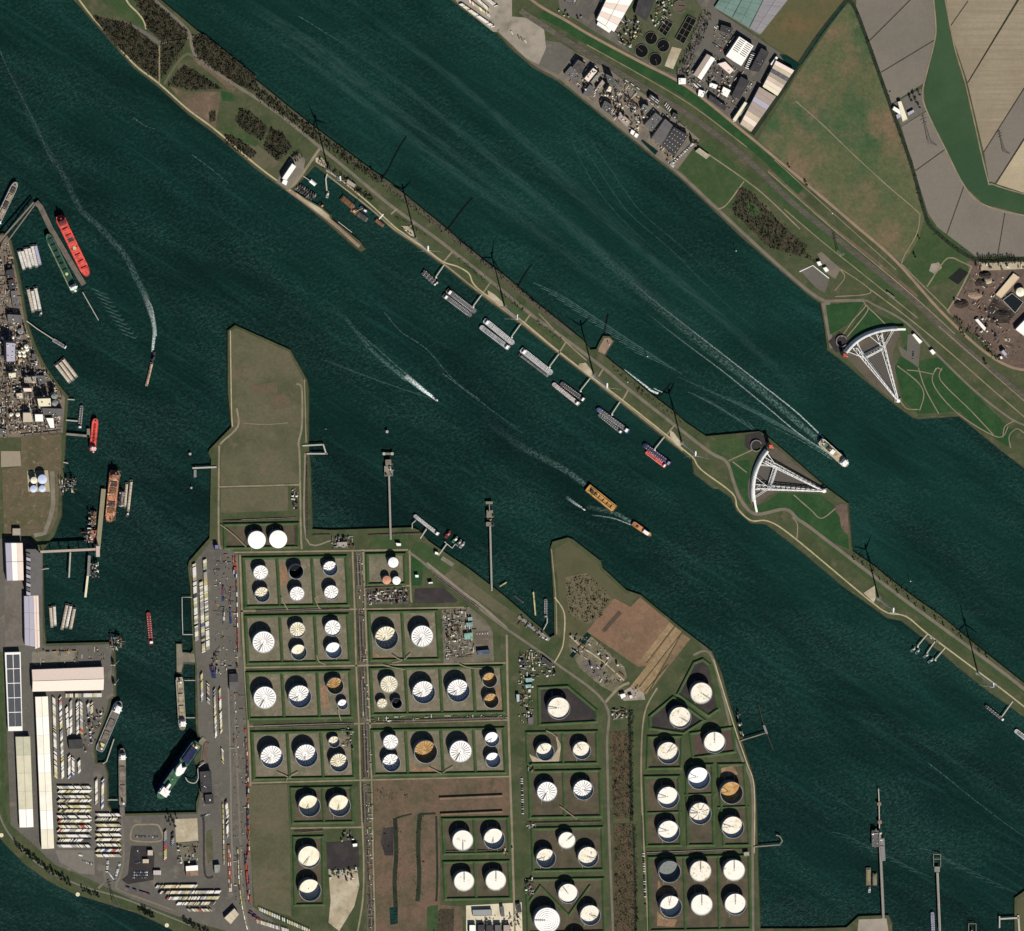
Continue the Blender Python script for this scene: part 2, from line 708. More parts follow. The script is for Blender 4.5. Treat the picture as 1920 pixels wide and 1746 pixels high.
TREEM = mat('tree_foliage', (46,54,38), c2=(58,60,44), scale2=.08, var=.35, scale=.5)
BARK = mat('bark', (70,60,50), var=.2)
ORCHARD = mat('clearing_rows', (88,74,56), c2=(72,70,48), scale2=.04, c3=(58,52,40), scale3=.06, lo3=.5, hi3=.62, var=.25, scale=.25)

# ------------------------------------------------------------------ water
b = MB()
b.v = [(-22000,-22000,0),(22000,-22000,0),(22000,22000,0),(-22000,22000,0)]
b.f = [(0,1,2,3)]
kind(link('water', b, WATER), 'structure')

# ------------------------------------------------------------------ land masses
ISLAND = [(60,-90),(141,0),(174,38),(201,68),(222,93),(252,126),(297,161),(353,212),(403,249),(480,315),(522,346),(560,373),
          (619,421),(668,464),(677,470),(684,466),(674,452),(649,432),(621.5,411),(619,402.6),(604,389),(574.5,373),(550.7,358),(555,347.5),
          (589.4,309.5),(595,312),(610,324),(634,340),(664,364),(694,389),(709,401),(738,431),(779,459),(831.5,496.6),(894,547),
          (976,607),(1048,664),(1107,709),(1164,755),(1246,820.5),(1280,847),(1297,860),(1301,886),(1337,914),(1348,915),(1371,932),
          (1382,956),(1408,979),(1436,981),(1448,990),(1500,1030),(1580,1097),(1645,1143),(1664,1157),(1690,1162),(1728,1192),
          (1812,1262),(1864,1302),(1920,1342),(2140,1520),(2140,1460),(1920,1281),(1849,1225),(1760,1152),(1718,1123),(1674,1090),(1637,1060),
          (1598,1033),(1596,1023),(1590,944),(1549,914),(1456,833),(1434,815),(1424,809),(1324,818),(1284,791),(1261,770),(1208,729),(1171,697),
          (1149,680),(1134,667),(1140,654),(1150,639),(1143,631),(1131,630),(1125,640),(1118,655),(1107,656),(1092,637),(1077,625),(1040,595),
          (998,562),(968,535),(939,511),(901,484),(864,453),(840,431),(732,343),(706,325),(641,277),(581,232),(530,191),(480,150),
          (378,65),(302,0),(190,-90)]
land('dike_island', ISLAND, GRASS, STONE, 3.0)

NORTH = [(740,-90),(848,0),(863,12),(933,63),(960,92),(1000,126),(1048,152),(1101,194),(1161,242),(1212,283),(1275,333),(1348,402),
         (1388,441),(1440,486),(1515,551),(1538,567),(1546,614),(1551,654),(1581,677),(1626,715),(1679,758),(1712,782),(1725,784),
         (1798,779),(1833,807),(1873,840),(1920,876),(2140,1040),(2140,-90)]
land('river_bank', NORTH, GRASS, STONE, 2.6)

SOUTH = [(-160,438),(10,438),(20,450),(26,474),(34,505),(43,552),(51,602),(67,649),(82,680),(106,716),(128,743),(124,795),(119,880),
         (120,900),(115,929),(115,966),(101,1003),(79,1032),(82,1160),(86,1207),(211,1204),(216,1216),(217,1305),(208,1312),(204,1332),
         (179,1404),(182,1430),(197,1430),(202,1449),(203,1507),(210,1521),(224,1526),(368,1523),(368,1505),(374,1487),(372,1440),(364,1424),(360,1408),(378,1386),
         (369,1374),(367,1358),(366,1245),(345,1243),(341,1255),(341,1262),(331,1262),(330,1207),(341,1207),(341,1222),(358,1224),(362,1218),
         (360,1180),(357,1100),(352,1064),(355,1052),(393,1009),(394,955),(396,860),(391,848),(393,843),(434,801),(427,735),(427,620),(441,610),
         (544,656),(575,712),(578,730),(578,831),(582,880),(585,992),(620,994),(772,989),(785,994),(803,1014),(840,1040),(876,1064),
         (931,1106),(947,1119),(984,1151),(1019,1182),(1031,1195),(1040,1191),(1038,1120),(1032,1028),(1036,1016),(1065,1008),(1075,1012),
         (1125,1051),(1129,1064),(1175,1107),(1202,1116),(1233,1142),(1280,1180),(1334,1221),(1352,1260),(1369,1323),(1389,1385),(1408,1443),
         (1415,1469),(1418,1520),(1420,1600),(1425,1741),(1520,1741),(1587,1739),(1610,1718),(1666,1716),(1672,1731),(1673,1840),(380,1840),(345,1750),(312,1736),
         (256,1710),(193,1691),(140,1675),(88,1649),(47,1619),(17,1589),(0,1570),(-160,1430)]
land('terminal_land', SOUTH, GRASS, STONE, 2.4)
land('corner_land', [(1902,1684),(1920,1671),(2140,1600),(2140,1840),(1902,1840)], GRASS, STONE, 2.4)

# ------------------------------------------------------------------ the island
sheet('grass', [(196,0),(234,0),(262,22),(274,48),(266,50),(226,34)], GREEN, 1)
sheet('grass', [(400,246),(424,242),(470,262),(520,300),(560,330),(520,340),(470,305)], OLIVE, 1)
sheet('grass', [(412,244),(430,240),(486,268),(480,276),(440,258)], GREEN, 2)
sheet('grass', [(413,170),(436,176),(440,190),(418,190)], LUSH, 1)
sheet('heath', [(318,162),(350,172),(415,172),(404,240),(390,236),(352,205)], EARTH, 1)
strip('parking', [(232,40),(262,56),(304,84)],[4,4,4,5,6,6,7,7,8,8,9], TARMAC, 2)
strip('track', [(225,-40),(238,2),(258,24),(270,40),(274,55)],3, PATH, 2)
strip('track', [(299,84),(299,158)],2.6, TRACK, 2)
strip('track', [(304,82),(326,76),(350,72),(374,66)],2, TRACK, 2)
strip('track', [(302,128),(330,78)],2, TRACK, 2)
strip('track', [(308,158),(330,122),(350,102),(366,108)],5, OLIVE, 2)
strip('verge', [(366,108),(400,134),(440,170)],13, EARTH, 2)
sheet('yard', [(541,300),(562,288),(572,300),(570,318),(556,344),(540,358),(518,342)], CONC, 2)
strip('track', [(544,352),(560,336),(600,278)],5, TRACK, 3)
sheet('hardstanding', [(592,296),(604,296),(612,306),(612,316),(604,312),(592,304)], SAND, 3)
strip('breakwater_crest', [(538,354),(560,370),(619,414),(674,463)],[7] * 11 + [6] * 5, PINKT, 2)
sheet('breakwater_apron', [(556,362),(574,375),(600,390),(617,404),(620,413),(612,410),(580,386),(556,368)], SAND, 3)
road_pts = [(240,-50),(290,0),(350,55),(360,88),(373,111),(428,151),(480,184),(530,219),(601,277),(656,322),(732,385),(807,439),(849,471),(921,528),
            (995,589),(1064,639),(1134,692),(1179,730),(1265,797),(1331,848),(1362,866),(1376,905),(1390,939),(1417,964),(1472,955),(1496,974),
            (1520,990),(1614,1062),(1707,1133),(1853,1240),(1920,1292),(2140,1470)]
strip('road', road_pts, 6, ROAD, 4)
strip('verge', [(370,62),(480,157),(601,256),(732,352),(840,438),(921,504),(998,568),(1075,628)],7, mat('grey_verge', (84,78,66), var=.2),1)
strip('verge', [(849,482),(921,540),(995,602),(1060,650)],5, GREEN, 1)
strip('verge', [(1500,984),(1614,1072),(1707,1143),(1853,1251),(1990,1358)],6, GREEN, 2)
path_pts = [(144,-6),(174,33),(201,63),(252,121),(297,156),(353,206),(403,243),(480,309),(525,343),(545,358)]
strip('shore_path', path_pts, 3, PATH, 2)
path2 = [(612,320),(640,338),(694,383),(738,424),(760,440),(800,468),(831,491),(858,500),(879,513),(887,531),(906,549),(969,594),(1040,653),(1107,705),
         (1164,748),(1246,813),(1280,842),(1300,859),(1315,881),(1373,925),(1383,953),(1408,976),(1439,977),(1481,1002),(1599,1100),(1637,1131),(1664,1149),
         (1699,1156),(1741,1190),(1832,1258),(1920,1325),(2140,1505)]
strip('shore_path', path2,2.6, PATH, 5)
strip('quay_strip', [(612,327),(694,391),(738,429),(779,456),(831,494),(894,544),(976,604),(1048,661),(1164,752),(1246,817),(1280,845)],3, TRACK, 2)
for a, bq in (((831,492),(848,472)),((906,549),(920,529)),((984,604),(994,590)),((1048,662),(1062,640)),((1122,706),(1131,692)),((1168,749),(1178,731)),((1250,815),(1265,797)),
              ((765,428),(777,419)),((733,402),(744,392))):
    strip('link_path', [a, bq],3, TRACK, 5, curve=False)
strip('link_path', [(1010,588),(1060,640),(1100,676)],2.2, TRACK, 4)
for pts in ([(914,544),(928,553),(942,566),(944,573),(936,574),(916,556)],[(1086,682),(1098,680),(1110,696),(1112,704),(1104,704),(1084,690)],
            [(1256,806),(1264,812),(1277,830),(1276,838),(1268,834),(1256,818)],[(1619,1112),(1640,1098),(1642,1122),(1638,1130)],
            [(752,424),(764,424),(778,436),(778,444),(770,442)]):
    sheet('hardstanding', pts, SAND, 6)
sheet('sand_spit', [(1122,654),(1130,640),(1134,634),(1143,634),(1149,640),(1140,654),(1134,664),(1122,660)], PINKT, 1)
# the lower barrier's dock
sheet('grass', [(1330,826),(1396,820),(1398,838),(1408,858),(1380,866),(1356,860),(1330,842)], GREEN, 1)
sheet('grass', [(1366,868),(1404,862),(1408,880),(1402,920),(1408,946),(1400,945),(1380,910)], LUSH, 1)
sheet('grass', [(1416,962),(1420,948),(1440,940),(1460,925),(1536,926),(1566,950),(1576,976),(1590,1000),(1592,1030),(1560,1016),(1500,975),(1472,952)], LUSH, 1)
sheet('dock_rim', [(1398,816),(1424,810),(1442,828),(1437,838),(1420,838),(1404,844),(1396,836)], DARKLOT, 2)
sheet('dock_floor', [(1433,862),(1440,848),(1452,836),(1552,920),(1540,925),(1462,921),(1440,930),(1424,946),(1410,948),(1402,930),(1402,905),(1411,882)], mat('dock_floor', (94,86,74), c2=(84,78,68), scale2=.02, var=.1),3)
sheet('dock_slab', [(1424,880),(1438,866),(1500,900),(1530,916),(1420,916)], mat('dock_slab', (86,82,76), var=.08),4)
sheet('hardstanding', [(1566,948),(1576,944),(1588,946),(1592,1004),(1586,1000),(1577,990),(1574,968),(1566,958)], SITEB, 3)
strip('track', [(1488,928),(1520,956),(1540,972),(1566,954)],2, TRACK, 3)
strip('track', [(1374,866),(1400,886)],2, TRACK, 3)
strip('track', [(1366,864),(1384,856),(1410,844)],2, TRACK, 3)
strip('track', [(1486,970),(1495,984),(1494,1010)],2, TRACK, 3)

# ------------------------------------------------------------------ the north bank
for pts, w_ in (([(1440,322),(1560,428),(1640,494),(1720,562),(1790,626)],2),([(1470,392),(1540,452),(1600,500),(1660,548),(1720,596)],1.8),([(1628,540),(1700,594),(1780,660),(1860,730),(1930,790)],2.2),([(1452,300),(1520,362),(1600,434),(1680,506)],1.4),([(1760,612),(1840,682),(1920,752)],1.6),([(1100,84),(1200,140),(1300,200),(1400,276)],1.6)):
    strip('pale_track', pts, w_, TRACK, 6)
strip('shore_road', [(933,56),(1000,118),(1048,145),(1101,188),(1161,236),(1212,277),(1275,327),(1348,395),(1440,480),(1515,545),(1546,564),(1565,564),(1620,563)],6, ROAD, 2)
strip('dike_slope', [(1016,26),(1060,48),(1110,80),(1200,128),(1290,178),(1380,248),(1440,298),(1500,360)],18, LUSH, 2)
strip('verge', [(1440,340),(1500,395),(1560,450),(1620,500),(1700,560)],34, GREEN, 1)
strip('upper_road', [(960,-30),(1010,10),(1060,38),(1110,68),(1200,116),(1290,164),(1400,252),(1440,285),(1500,335),(1600,420),(1680,490),(1760,580),(1840,655),(1900,690),(1960,695)],5, PINKT, 4)
strip('railway_bed', [(975,20),(1040,62),(1100,100),(1200,160),(1300,222),(1400,298),(1480,375),(1560,440),(1640,505),(1720,570),(1800,645),(1920,745),(2100,900)],11, BALLAST, 3)
for off in (-4,-1.4,1.4,4):
    strip('rail_track', [(1040 + off * .5,62 - off),(1200 + off * .5,160 - off),(1300 + off * .5,222 - off),(1400 + off * .6,298 - off),(1480 + off * .6,375 - off),
                         (1560 + off * .6,440 - off),(1720 + off * .6,570 - off),(1800 + off * .6,645 - off),(1920 + off * .6,745 - off)],1.1, RAILM, 4)
strip('embankment', [(1440,318),(1560,425),(1640,488),(1720,556)],5, EARTH, 3)
# top: trailer park and works
sheet('trailer_park', [(820,-40),(960,-40),(960,30),(938,60),(925,60),(860,8)], SITE, 1)
sheet('site', [(935,60),(950,30),(990,34),(1020,54),(1024,90),(1010,122),(985,108)], SITE, 2)
sheet('site', [(1010,122),(1024,76),(1050,80),(1076,96),(1060,132),(1046,150)], TARMAC, 2)
sheet('factory_yard', [(1046,142),(1078,98),(1140,130),(1240,200),(1312,262),(1270,318),(1212,274),(1161,233),(1101,185)], mat('factory_yard', (122,112,98), c2=(106,100,92), scale2=.015, c3=(140,124,100), scale3=.02, var=.14),3)
sheet('grass', [(1275,318),(1300,280),(1330,262),(1390,318),(1410,345),(1372,392),(1340,385)], GREEN, 1)
strip('track', [(1296,268),(1320,284),(1395,336),(1440,372),(1500,430)],2.4, TRACK, 4)
strip('track', [(1345,392),(1362,384),(1395,340)],2.4, TRACK, 4)
sheet('industrial_yard', [(1040,-40),(1345,-40),(1345,20),(1440,84),(1490,118),(1488,134),(1410,250),(1370,225),(1282,160),(1180,98),(1100,50),(1050,18)], TARMAC, 2)
sheet('plant_lawn', [(1182,0),(1268,-40),(1300,-10),(1318,22),(1268,140),(1240,132),(1180,96),(1156,70)], mat('works_lawn', (82,84,62), c2=(62,76,48), scale2=.02, var=.15),3)
sheet('gravel_patch', [(1260,88),(1278,92),(1262,130),(1246,124)], SAND, 4)
sheet('greenhouse_ground', [(1350,-40),(1500,-40),(1424,66),(1345,18)], mat('glasshouse_ground', (110,112,108), var=.1),3)
sheet('pasture', [(1480,-40),(1610,-40),(1582,4),(1500,118),(1440,82),(1424,66)], PASTURE, 3)
sheet('meadow', [(1588,4),(1602,14),(1628,82),(1668,205),(1706,304),(1734,405),(1722,450),(1692,494),(1604,428),(1500,332),(1420,262),(1500,132)], MEADOW, 3)
sheet('grass', [(1692,498),(1724,448),(1740,412),(1760,424),(1828,484),(1830,500),(1800,520),(1740,540)], GREEN, 2)
strip('footpath', [(1492,190),(1540,232),(1600,290),(1660,345),(1718,395),(1724,408),(1718,440),(1692,488),(1700,505),(1770,575),(1780,588)],1.8, TRACK, 5)
ditch_pts = [(1592,2),(1604,18),(1629,84),(1670,200),(1707,304),(1734,400),(1752,432),(1828,486),(1920,486),(2100,488)]
strip('ditch_edge', ditch_pts, 7, DITCH, 6)
strip('ditch', [(1590,-2),(1540,60),(1500,118),(1470,165),(1410,252)],9, DITCH, 4)
sheet('pond', [(1461,102),(1475,104),(1500,120),(1492,132),(1478,126)], WATER, 5)
strip('canal', [(1582,10),(1542,62),(1502,121)],3.4, WATER, 6, curve=False)
sheet('field', [(1606,-40),(1748,-40),(1753,38),(1752,76),(1732,156),(1669,196),(1631,83),(1605,15)], FIELDG, 4)
sheet('field', [(1690,238),(1737,209),(1772,280),(1808,350),(1843,383),(1920,403),(2140,430),(2140,481),(1830,481),(1757,426),(1740,400),(1709,302)], FIELDG, 4)
sheet('grass_field', [(1750,-40),(1768,-40),(1778,50),(1853,342),(1872,350),(1920,364),(2140,400),(2140,428),(1920,402),(1843,381),(1808,348),(1772,278),(1738,208),(1733,168),(1754,76),(1755,38)], STRIPG, 5)
sheet('ploughed_field', [(1770,-40),(1915,-40),(1912,-10),(1814,154),(1780,52)], FIELDP, 4)
sheet('ploughed_field', [(1915,-40),(2140,-40),(2140,-60),(2140,0),(1921,162),(1844,284),(1814,156),(1914,-8)], FIELDP, 6)
sheet('field', [(2140,5),(2140,100),(1920,258),(1866,343),(1854,340),(1845,286),(1922,164)], FIELDG, 7)
sheet('pale_field', [(2140,110),(2140,396),(1920,362),(1868,345),(1921,262)], FIELDB, 7)
for pts in ([(1630,77),(1707,0)],[(1652,136),(1753,75)],[(1780,52),(1815,2)],[(1815,155),(1915,-8)],[(1844,286),(1922,163)],[(1866,344),(1922,258)],
            [(1717,320),(1774,279)],[(1775,440),(1807,350)],[(1870,482),(1884,400)]):
    strip('field_ditch', pts, 1.6, DITCHB, 8, curve=False)
strip('farm_road', [(1747,-30),(1754,40),(1752,78),(1734,150),(1730,175),(1736,205),(1772,279),(1808,349),(1843,383),(1920,404),(2100,425)],2.6, TRACK, 9)
strip('farm_road', [(1772,0),(1790,90),(1812,165),(1850,330),(1862,346),(1920,364)],2.4, TRACK, 9)
sheet('farmyard', [(1670,197),(1700,180),(1727,166),(1736,207),(1690,237)], mat('farm_yard', (104,100,92), var=.14),6)
# compost and biogas works, east
sheet('works_yard', [(1812,490),(1940,486),(1940,696),(1890,688),(1840,640),(1776,586),(1784,566),(1820,520)], SITEB, 3)
sheet('works_yard', [(1836,492),(1928,492),(1928,504),(1840,508)], SAND, 4)
sheet('lagoon', [(1800,502),(1816,512),(1796,534),(1778,522)], mat('lagoon', (34,36,34), var=.15),4)
sheet('compost_floor', [(1864,558),(1904,588),(1890,606),(1858,606),(1850,580)], MUD, 4)
strip('track', [(1738,538),(1770,490),(1786,484),(1800,490),(1822,500)],2.4, TRACK, 4)
strip('track', [(1822,500),(1800,545),(1776,584)],3, TRACK, 4)
sheet('pale_patch', [(1746,495),(1760,492),(1766,502),(1752,514),(1742,508)], SITE, 3)
# barrier, north
sheet('grass', [(1548,572),(1620,566),(1600,600),(1584,612),(1556,628)], LUSH, 2)
sheet('grass', [(1622,572),(1650,592),(1684,606),(1640,612),(1600,636),(1590,630)], LUSH, 2)
sheet('grass', [(1640,566),(1700,600),(1706,640),(1695,650),(1682,610)], GREEN, 2)
sheet('grass', [(1700,640),(1712,680),(1760,670),(1900,810),(1890,838),(1830,800),(1800,772),(1720,776),(1692,748),(1678,690)], LUSH, 1)
sheet('shore_road', [(1540,568),(1556,566),(1560,640),(1572,650),(1556,654)], ROAD, 2)
sheet('dock_rim', [(1553,640),(1574,622),(1590,632),(1592,650),(1582,662),(1566,660)], DARKLOT, 3)
sheet('dock_floor', [(1584,668),(1606,644),(1640,628),(1688,618),(1686,632),(1674,660),(1682,720),(1688,750),(1680,756),(1630,716)], mat('dock_floor', (94,86,74), c2=(84,78,68), scale2=.02, var=.1),4)
sheet('dock_slab', [(1606,654),(1654,634),(1682,742),(1672,736)], mat('dock_slab', (86,82,76), var=.08),5)
strip('track', [(1578,632),(1600,600),(1622,575),(1616,563)],2, TRACK, 5)
strip('track', [(1588,632),(1626,584),(1622,570)],2, TRACK, 5)
strip('track', [(1622,572),(1640,588),(1660,608)],2, TRACK, 5)
strip('dike_road', [(1546,564),(1616,563),(1640,572),(1700,606),(1760,668),(1830,735),(1895,785),(1930,800)],4, ROAD, 5)
sheet('car_park', [(1684,648),(1700,658),(1702,628),(1712,625),(1726,640),(1722,690),(1712,682),(1690,668)], TARMAC, 4)
for pts in ([(1682,686),(1720,716),(1732,740),(1724,770)],[(1722,690),(1735,730),(1760,776)],[(1700,694),(1722,696),(1750,702)],
            [(1755,690),(1748,715),(1770,750),(1810,786),(1872,820),(1890,800)],[(1766,690),(1764,714),(1820,770),(1862,815)],[(1752,697),(1758,690),(1766,695)],
            [(1688,752),(1700,766),(1722,768)],[(1880,820),(1884,800),(1900,790)],[(1895,840),(1892,818),(1906,804),(1920,812)]):
    strip('footpath', pts, 1.8, TRACK, 5)
sheet('visitor_lot', [(1498,506),(1524,498),(1556,522),(1546,550),(1530,540)], TARMAC, 4)
sheet('visitor_lot', [(1532,476),(1540,472),(1576,504),(1566,524),(1550,512)], ROAD, 4)
strip('track', [(1565,545),(1584,520),(1576,505),(1628,540),(1624,552),(1566,556)],1.8, TRACK, 5)
# ------------------------------------------------------------------ the south bank: yards, roads, bare ground
sheet('dry_field', [(431,622),(443,615),(542,660),(570,714),(564,830),(562,906),(414,910),(414,850),(436,804)], OLIVE, 1)
sheet('dry_field', [(414,916),(540,912),(540,958),(414,962)], OLIVE, 1)
for pts in ([(505,742),(540,740),(546,764),(512,770)],[(446,690),(452,684),(454,700),(448,704)],[(470,722),(520,716),(520,736),(474,738)]):
    sheet('bare_patch', pts, mat('ruddy_grass', (100,86,68), c2=(90,84,64), scale2=.03, var=.18),2)
strip('faint_track', [(458,794),(500,796),(540,793)],1.2, TRACK, 2)
strip('track', [(444,766),(446,800),(414,832),(411,850),(410,1000),(414,1030)],3.4, TRACK, 2)
strip('track', [(556,720),(566,730),(566,800),(560,830),(562,860),(564,990),(566,1030)],3.4, TRACK, 2)
strip('track', [(411,913),(562,909)],3, TRACK, 2)
strip('pipe_track', [(572,850),(574,1010),(620,1014)],3, mat('pipe_strip', (132,122,108), var=.15),2)
strip('edge_road', [(432,620),(434,760),(436,800)],2, PATH, 2)
strip('edge_road', [(571,712),(574,830)],2, TRACK, 2)
# west: chemical works and warehouses
sheet('works_yard', [(-60,440),(14,442),(24,480),(40,560),(46,602),(62,652),(78,684),(102,720),(122,746),(118,812),(38,820),(-60,820)], mat('works_concrete', (118,106,92), c2=(104,94,84), scale2=.015, c3=(132,120,102), scale3=.03, var=.14),1)
sheet('waste_ground', [(40,820),(116,814),(114,900),(110,930),(108,968),(94,1000),(60,1004),(8,1006),(4,880),(40,874)], mat('waste_ground', (98,88,68), c2=(86,82,58), scale2=.02, c3=(122,106,84), scale3=.06, var=.2, scale=.2),2)
sheet('slab', [(2,846),(38,846),(40,874),(2,876)], mat('pale_slab', (148,136,116), var=.06),3)
sheet('basin_floor', [(51,884),(90,882),(94,922),(53,922)], mat('tank_pad', (168,158,128), var=.08),4)
strip('bund_walk', [(98,884),(100,945),(96,965),(84,1000),(64,1004)],8, CONC, 3, curve=False)
sheet('yard', [(-60,1010),(50,1010),(80,1034),(80,1206),(86,1212),(212,1208),(213,1304),(204,1310),(200,1330),(176,1402),(178,1432),(195,1434),(200,1450),(200,1508),(208,1524),(226,1530),(370,1526),
               (375,1490),(374,1440),(380,1390),(372,1372),(369,1245),(366,1222),(364,1100),(356,1066),(396,1014),(440,1035),(448,1150),(456,1250),(462,1370),(468,1470),(474,1700),(560,1760),(460,1760),(420,1744),(330,1720),(226,1676),(150,1640),(104,1622),
               (60,1580),(20,1546),(14,1400),(8,1224),(-60,1200)], TARMAC, 1)
sheet('quay_apron', [(60,1222),(140,1220),(140,1242),(60,1243)], CONC, 2)
sheet('jetty_head', [(331,1208),(340,1208),(342,1224),(364,1226),(366,1242),(344,1241),(340,1260),(332,1260)], CONC, 2)
sheet('yard', [(8,1090),(44,1088),(46,1210),(10,1212)], mat('old_yard', (112,104,96), c2=(100,92,86), scale2=.02, var=.12),2)
sheet('lorry_track', [(104,1594),(176,1594),(178,1640),(150,1638),(112,1616)], mat('pale_tarmac', (118,112,104), var=.1),2)
sheet('grass', [(20,1552),(60,1586),(104,1624),(180,1662),(300,1706),(430,1752),(345,1756),(250,1704),(140,1670),(50,1616),(4,1568)], GRASS, 3)
strip('rail_road', [(-20,1440),(0,1530),(30,1580),(80,1626),(150,1660),(230,1684),(320,1720),(420,1760)],3, mat('track_grey', (112,110,100), var=.1),4)
strip('verge', [(2,1240),(5,1400),(8,1520),(30,1566),(90,1620)],6, GREEN, 2)
strip('road', [(228,1526),(232,1600),(226,1640),(218,1660),(232,1672),(330,1708)],4, ROAD, 4)
strip('road', [(194,1622),(196,1650),(184,1666)],5, ROAD, 5)
sheet('parking', [(246,1586),(284,1586),(290,1600),(288,1650),(240,1658),(228,1650),(240,1640)], DARKLOT, 3)
strip('road', [(262,1546),(290,1546),(300,1552),(302,1576),(250,1576),(246,1560),(252,1548),(262,1546)],3, TRACK, 4)
sheet('building_site', [(328,1536),(370,1534),(372,1576),(330,1580)], SAND, 4)
sheet('site_compound', [(330,1580),(372,1578),(372,1616),(332,1620)], mat('compound', (112,106,92), c2=(92,90,74), scale2=.03, c3=(130,116,98), scale3=.05, var=.16),4)
strip('road', [(376,1530),(382,1540),(384,1636),(400,1644)],4, DARKLOT, 4)
sheet('grass', [(388,1560),(398,1556),(400,1610),(390,1620),(386,1580)], OLIVE, 4)
strip('rail_yard', [(444,1040),(448,1150),(446,1240),(440,1300),(444,1430),(450,1560),(456,1680),(470,1760)],4, ROAD, 3)
strip('rail_yard', [(428,1290),(432,1430),(434,1560),(438,1660)],3, mat('rail_grey', (124,118,108), var=.1),3)
sheet('field', [(466,1472),(538,1470),(543,1560),(546,1718),(478,1698),(470,1600)], OLIVE, 3)
# main roads of the tank farm
FR = [((446,1036),(470,1480),(474,1480)), ]
strip('farm_road', [(450,1040),(454,1150),(459,1255),(466,1366),(470,1474)],3.6, TRACK, 4)
strip('farm_road', [(661,1032),(665,1140),(668,1250),(673,1360),(676,1470),(680,1560),(682,1620),(680,1690),(668,1760)],3.2, TRACK, 4)
strip('farm_road', [(681,1030),(685,1140),(689,1250),(694,1360),(697,1470),(700,1620),(704,1760)],3.2, TRACK, 4)
strip('farm_road', [(768,1032),(770,1110),(772,1130)],3.2, TRACK, 4)
for y0, y1, x0, x1 in ((1036,1031,440,765),(1146,1139,452,870),(1252,1243,458,948),(1362,1350,466,952),(1468,1456,470,958),(1553,1551,545,682),(1101,1098,684,770)):
    strip('farm_road', [(x0, y0),(x1, y1)],3, TRACK, 4, curve=False)
strip('farm_road', [(950,1190),(952,1300),(956,1440),(960,1560),(964,1700),(966,1760)],4, TRACK, 4)
strip('main_road', [(765,1034),(790,1052),(820,1078),(870,1118),(940,1172),(1040,1242),(1134,1318),(1138,1400),(1142,1560),(1150,1760)],4.6, ROAD, 5)
strip('farm_road', [(1134,1318),(1160,1290),(1180,1280)],5, TRACK, 4)
strip('pipe_track', [(800,1056),(870,1112),(900,1134),(950,1178)],5, mat('pipe_strip', (132,122,108), var=.15),4)
strip('farm_road', [(1040,1120),(1058,1150),(1057,1200),(1052,1220),(1040,1242)],2.4, PATH, 5)
strip('edge_road', [(1034,1030),(1042,1120),(1044,1190)],2, TRACK, 4)
sheet('grass', [(778,1016),(800,1020),(852,1062),(814,1084),(768,1040)], GREEN, 2)
sheet('grass', [(772,1044),(786,1048),(794,1062),(790,1098),(770,1098)], LUSH, 3)
sheet('grass', [(700,1006),(764,1000),(768,1028),(690,1030)], GREEN, 2)
sheet('dry_field', [(830,1080),(850,1066),(940,1132),(978,1158),(974,1180),(900,1128)], OLIVE, 2)
sheet('black_lot', [(778,1104),(832,1102),(858,1126),(854,1130),(776,1132)], DARKLOT, 3)
sheet('process_pad', [(684,1106),(764,1104),(766,1132),(686,1134)], mat('process_pad', (88,82,72), c2=(72,70,62), scale2=.05, var=.2),3)
sheet('process_pad', [(828,1144),(880,1138),(910,1162),(924,1186),(926,1240),(832,1244)], mat('compound', (112,106,92), c2=(92,90,74), scale2=.03, c3=(130,116,98), scale3=.05, var=.16),3)
sheet('brown_field', [(700,1464),(956,1458),(960,1528),(824,1530),(826,1696),(866,1700),(868,1760),(706,1760)], BROWN, 2)
for pts, w in (([(741,1534),(743,1600),(740,1650),(742,1700)],8),([(787,1526),(784,1580),(786,1640),(783,1690)],8),([(742,1534),(756,1530),(772,1526)],3),([(787,1526),(800,1526),(817,1525)],4),([(818,1530),(820,1640),(818,1690)],4)):
    strip('drain', pts, w, DITCH, 4)
sheet('dark_soil', [(718,1554),(738,1550),(738,1604),(722,1604),(714,1580)], DARKLOT, 3)
sheet('pond', [(730,1702),(746,1700),(746,1732),(732,1734)], WATER, 5)
sheet('grass', [(801,1700),(822,1696),(820,1760),(800,1760)], GREEN, 3)
sheet('scrub_patch', [(824,1704),(852,1704),(850,1760),(816,1760)], mat('scrub_floor', (70,62,50), c2=(58,54,42), scale2=.04, var=.3),3)
sheet('sand_patch', [(616,1632),(670,1630),(674,1660),(664,1700),(636,1746),(616,1730),(620,1690)], SAND, 3)
sheet('black_lot', [(612,1580),(672,1576),(674,1626),(614,1630)], DARKLOT, 4)
sheet('construction_pad', [(874,1698),(978,1692),(980,1760),(874,1760)], mat('pale_gravel', (206,196,170), c2=(190,180,154), scale2=.03, var=.08),4)
# peninsula with earthworks
sheet('dry_field', [(1040,1030),(1066,1014),(1120,1056),(1126,1068),(1172,1112),(1196,1118),(1150,1150),(1100,1200),(1060,1220),(1048,1120)], mat('pale_grass', (86,84,60), c2=(78,78,54), scale2=.012, var=.08),1)
sheet('scrub_floor', [(1060,1082),(1100,1074),(1136,1110),(1150,1124),(1126,1162),(1100,1170),(1066,1150)], mat('scrub_ground', (104,96,74), c2=(86,84,60), scale2=.04, c3=(124,108,84), scale3=.04, var=.2),3)
sheet('earthwork', [(1152,1122),(1182,1138),(1200,1120),(1280,1186),(1232,1246),(1196,1250),(1100,1184)], mat('warm_earth', (126,98,78), c2=(108,90,70), scale2=.01, c3=(138,110,86), scale3=.02, var=.16),3)
SANDY = mat('sandy_strip', (146,124,92), c2=(128,108,80), scale2=.02, c3=(164,140,104), scale3=.04, var=.2)
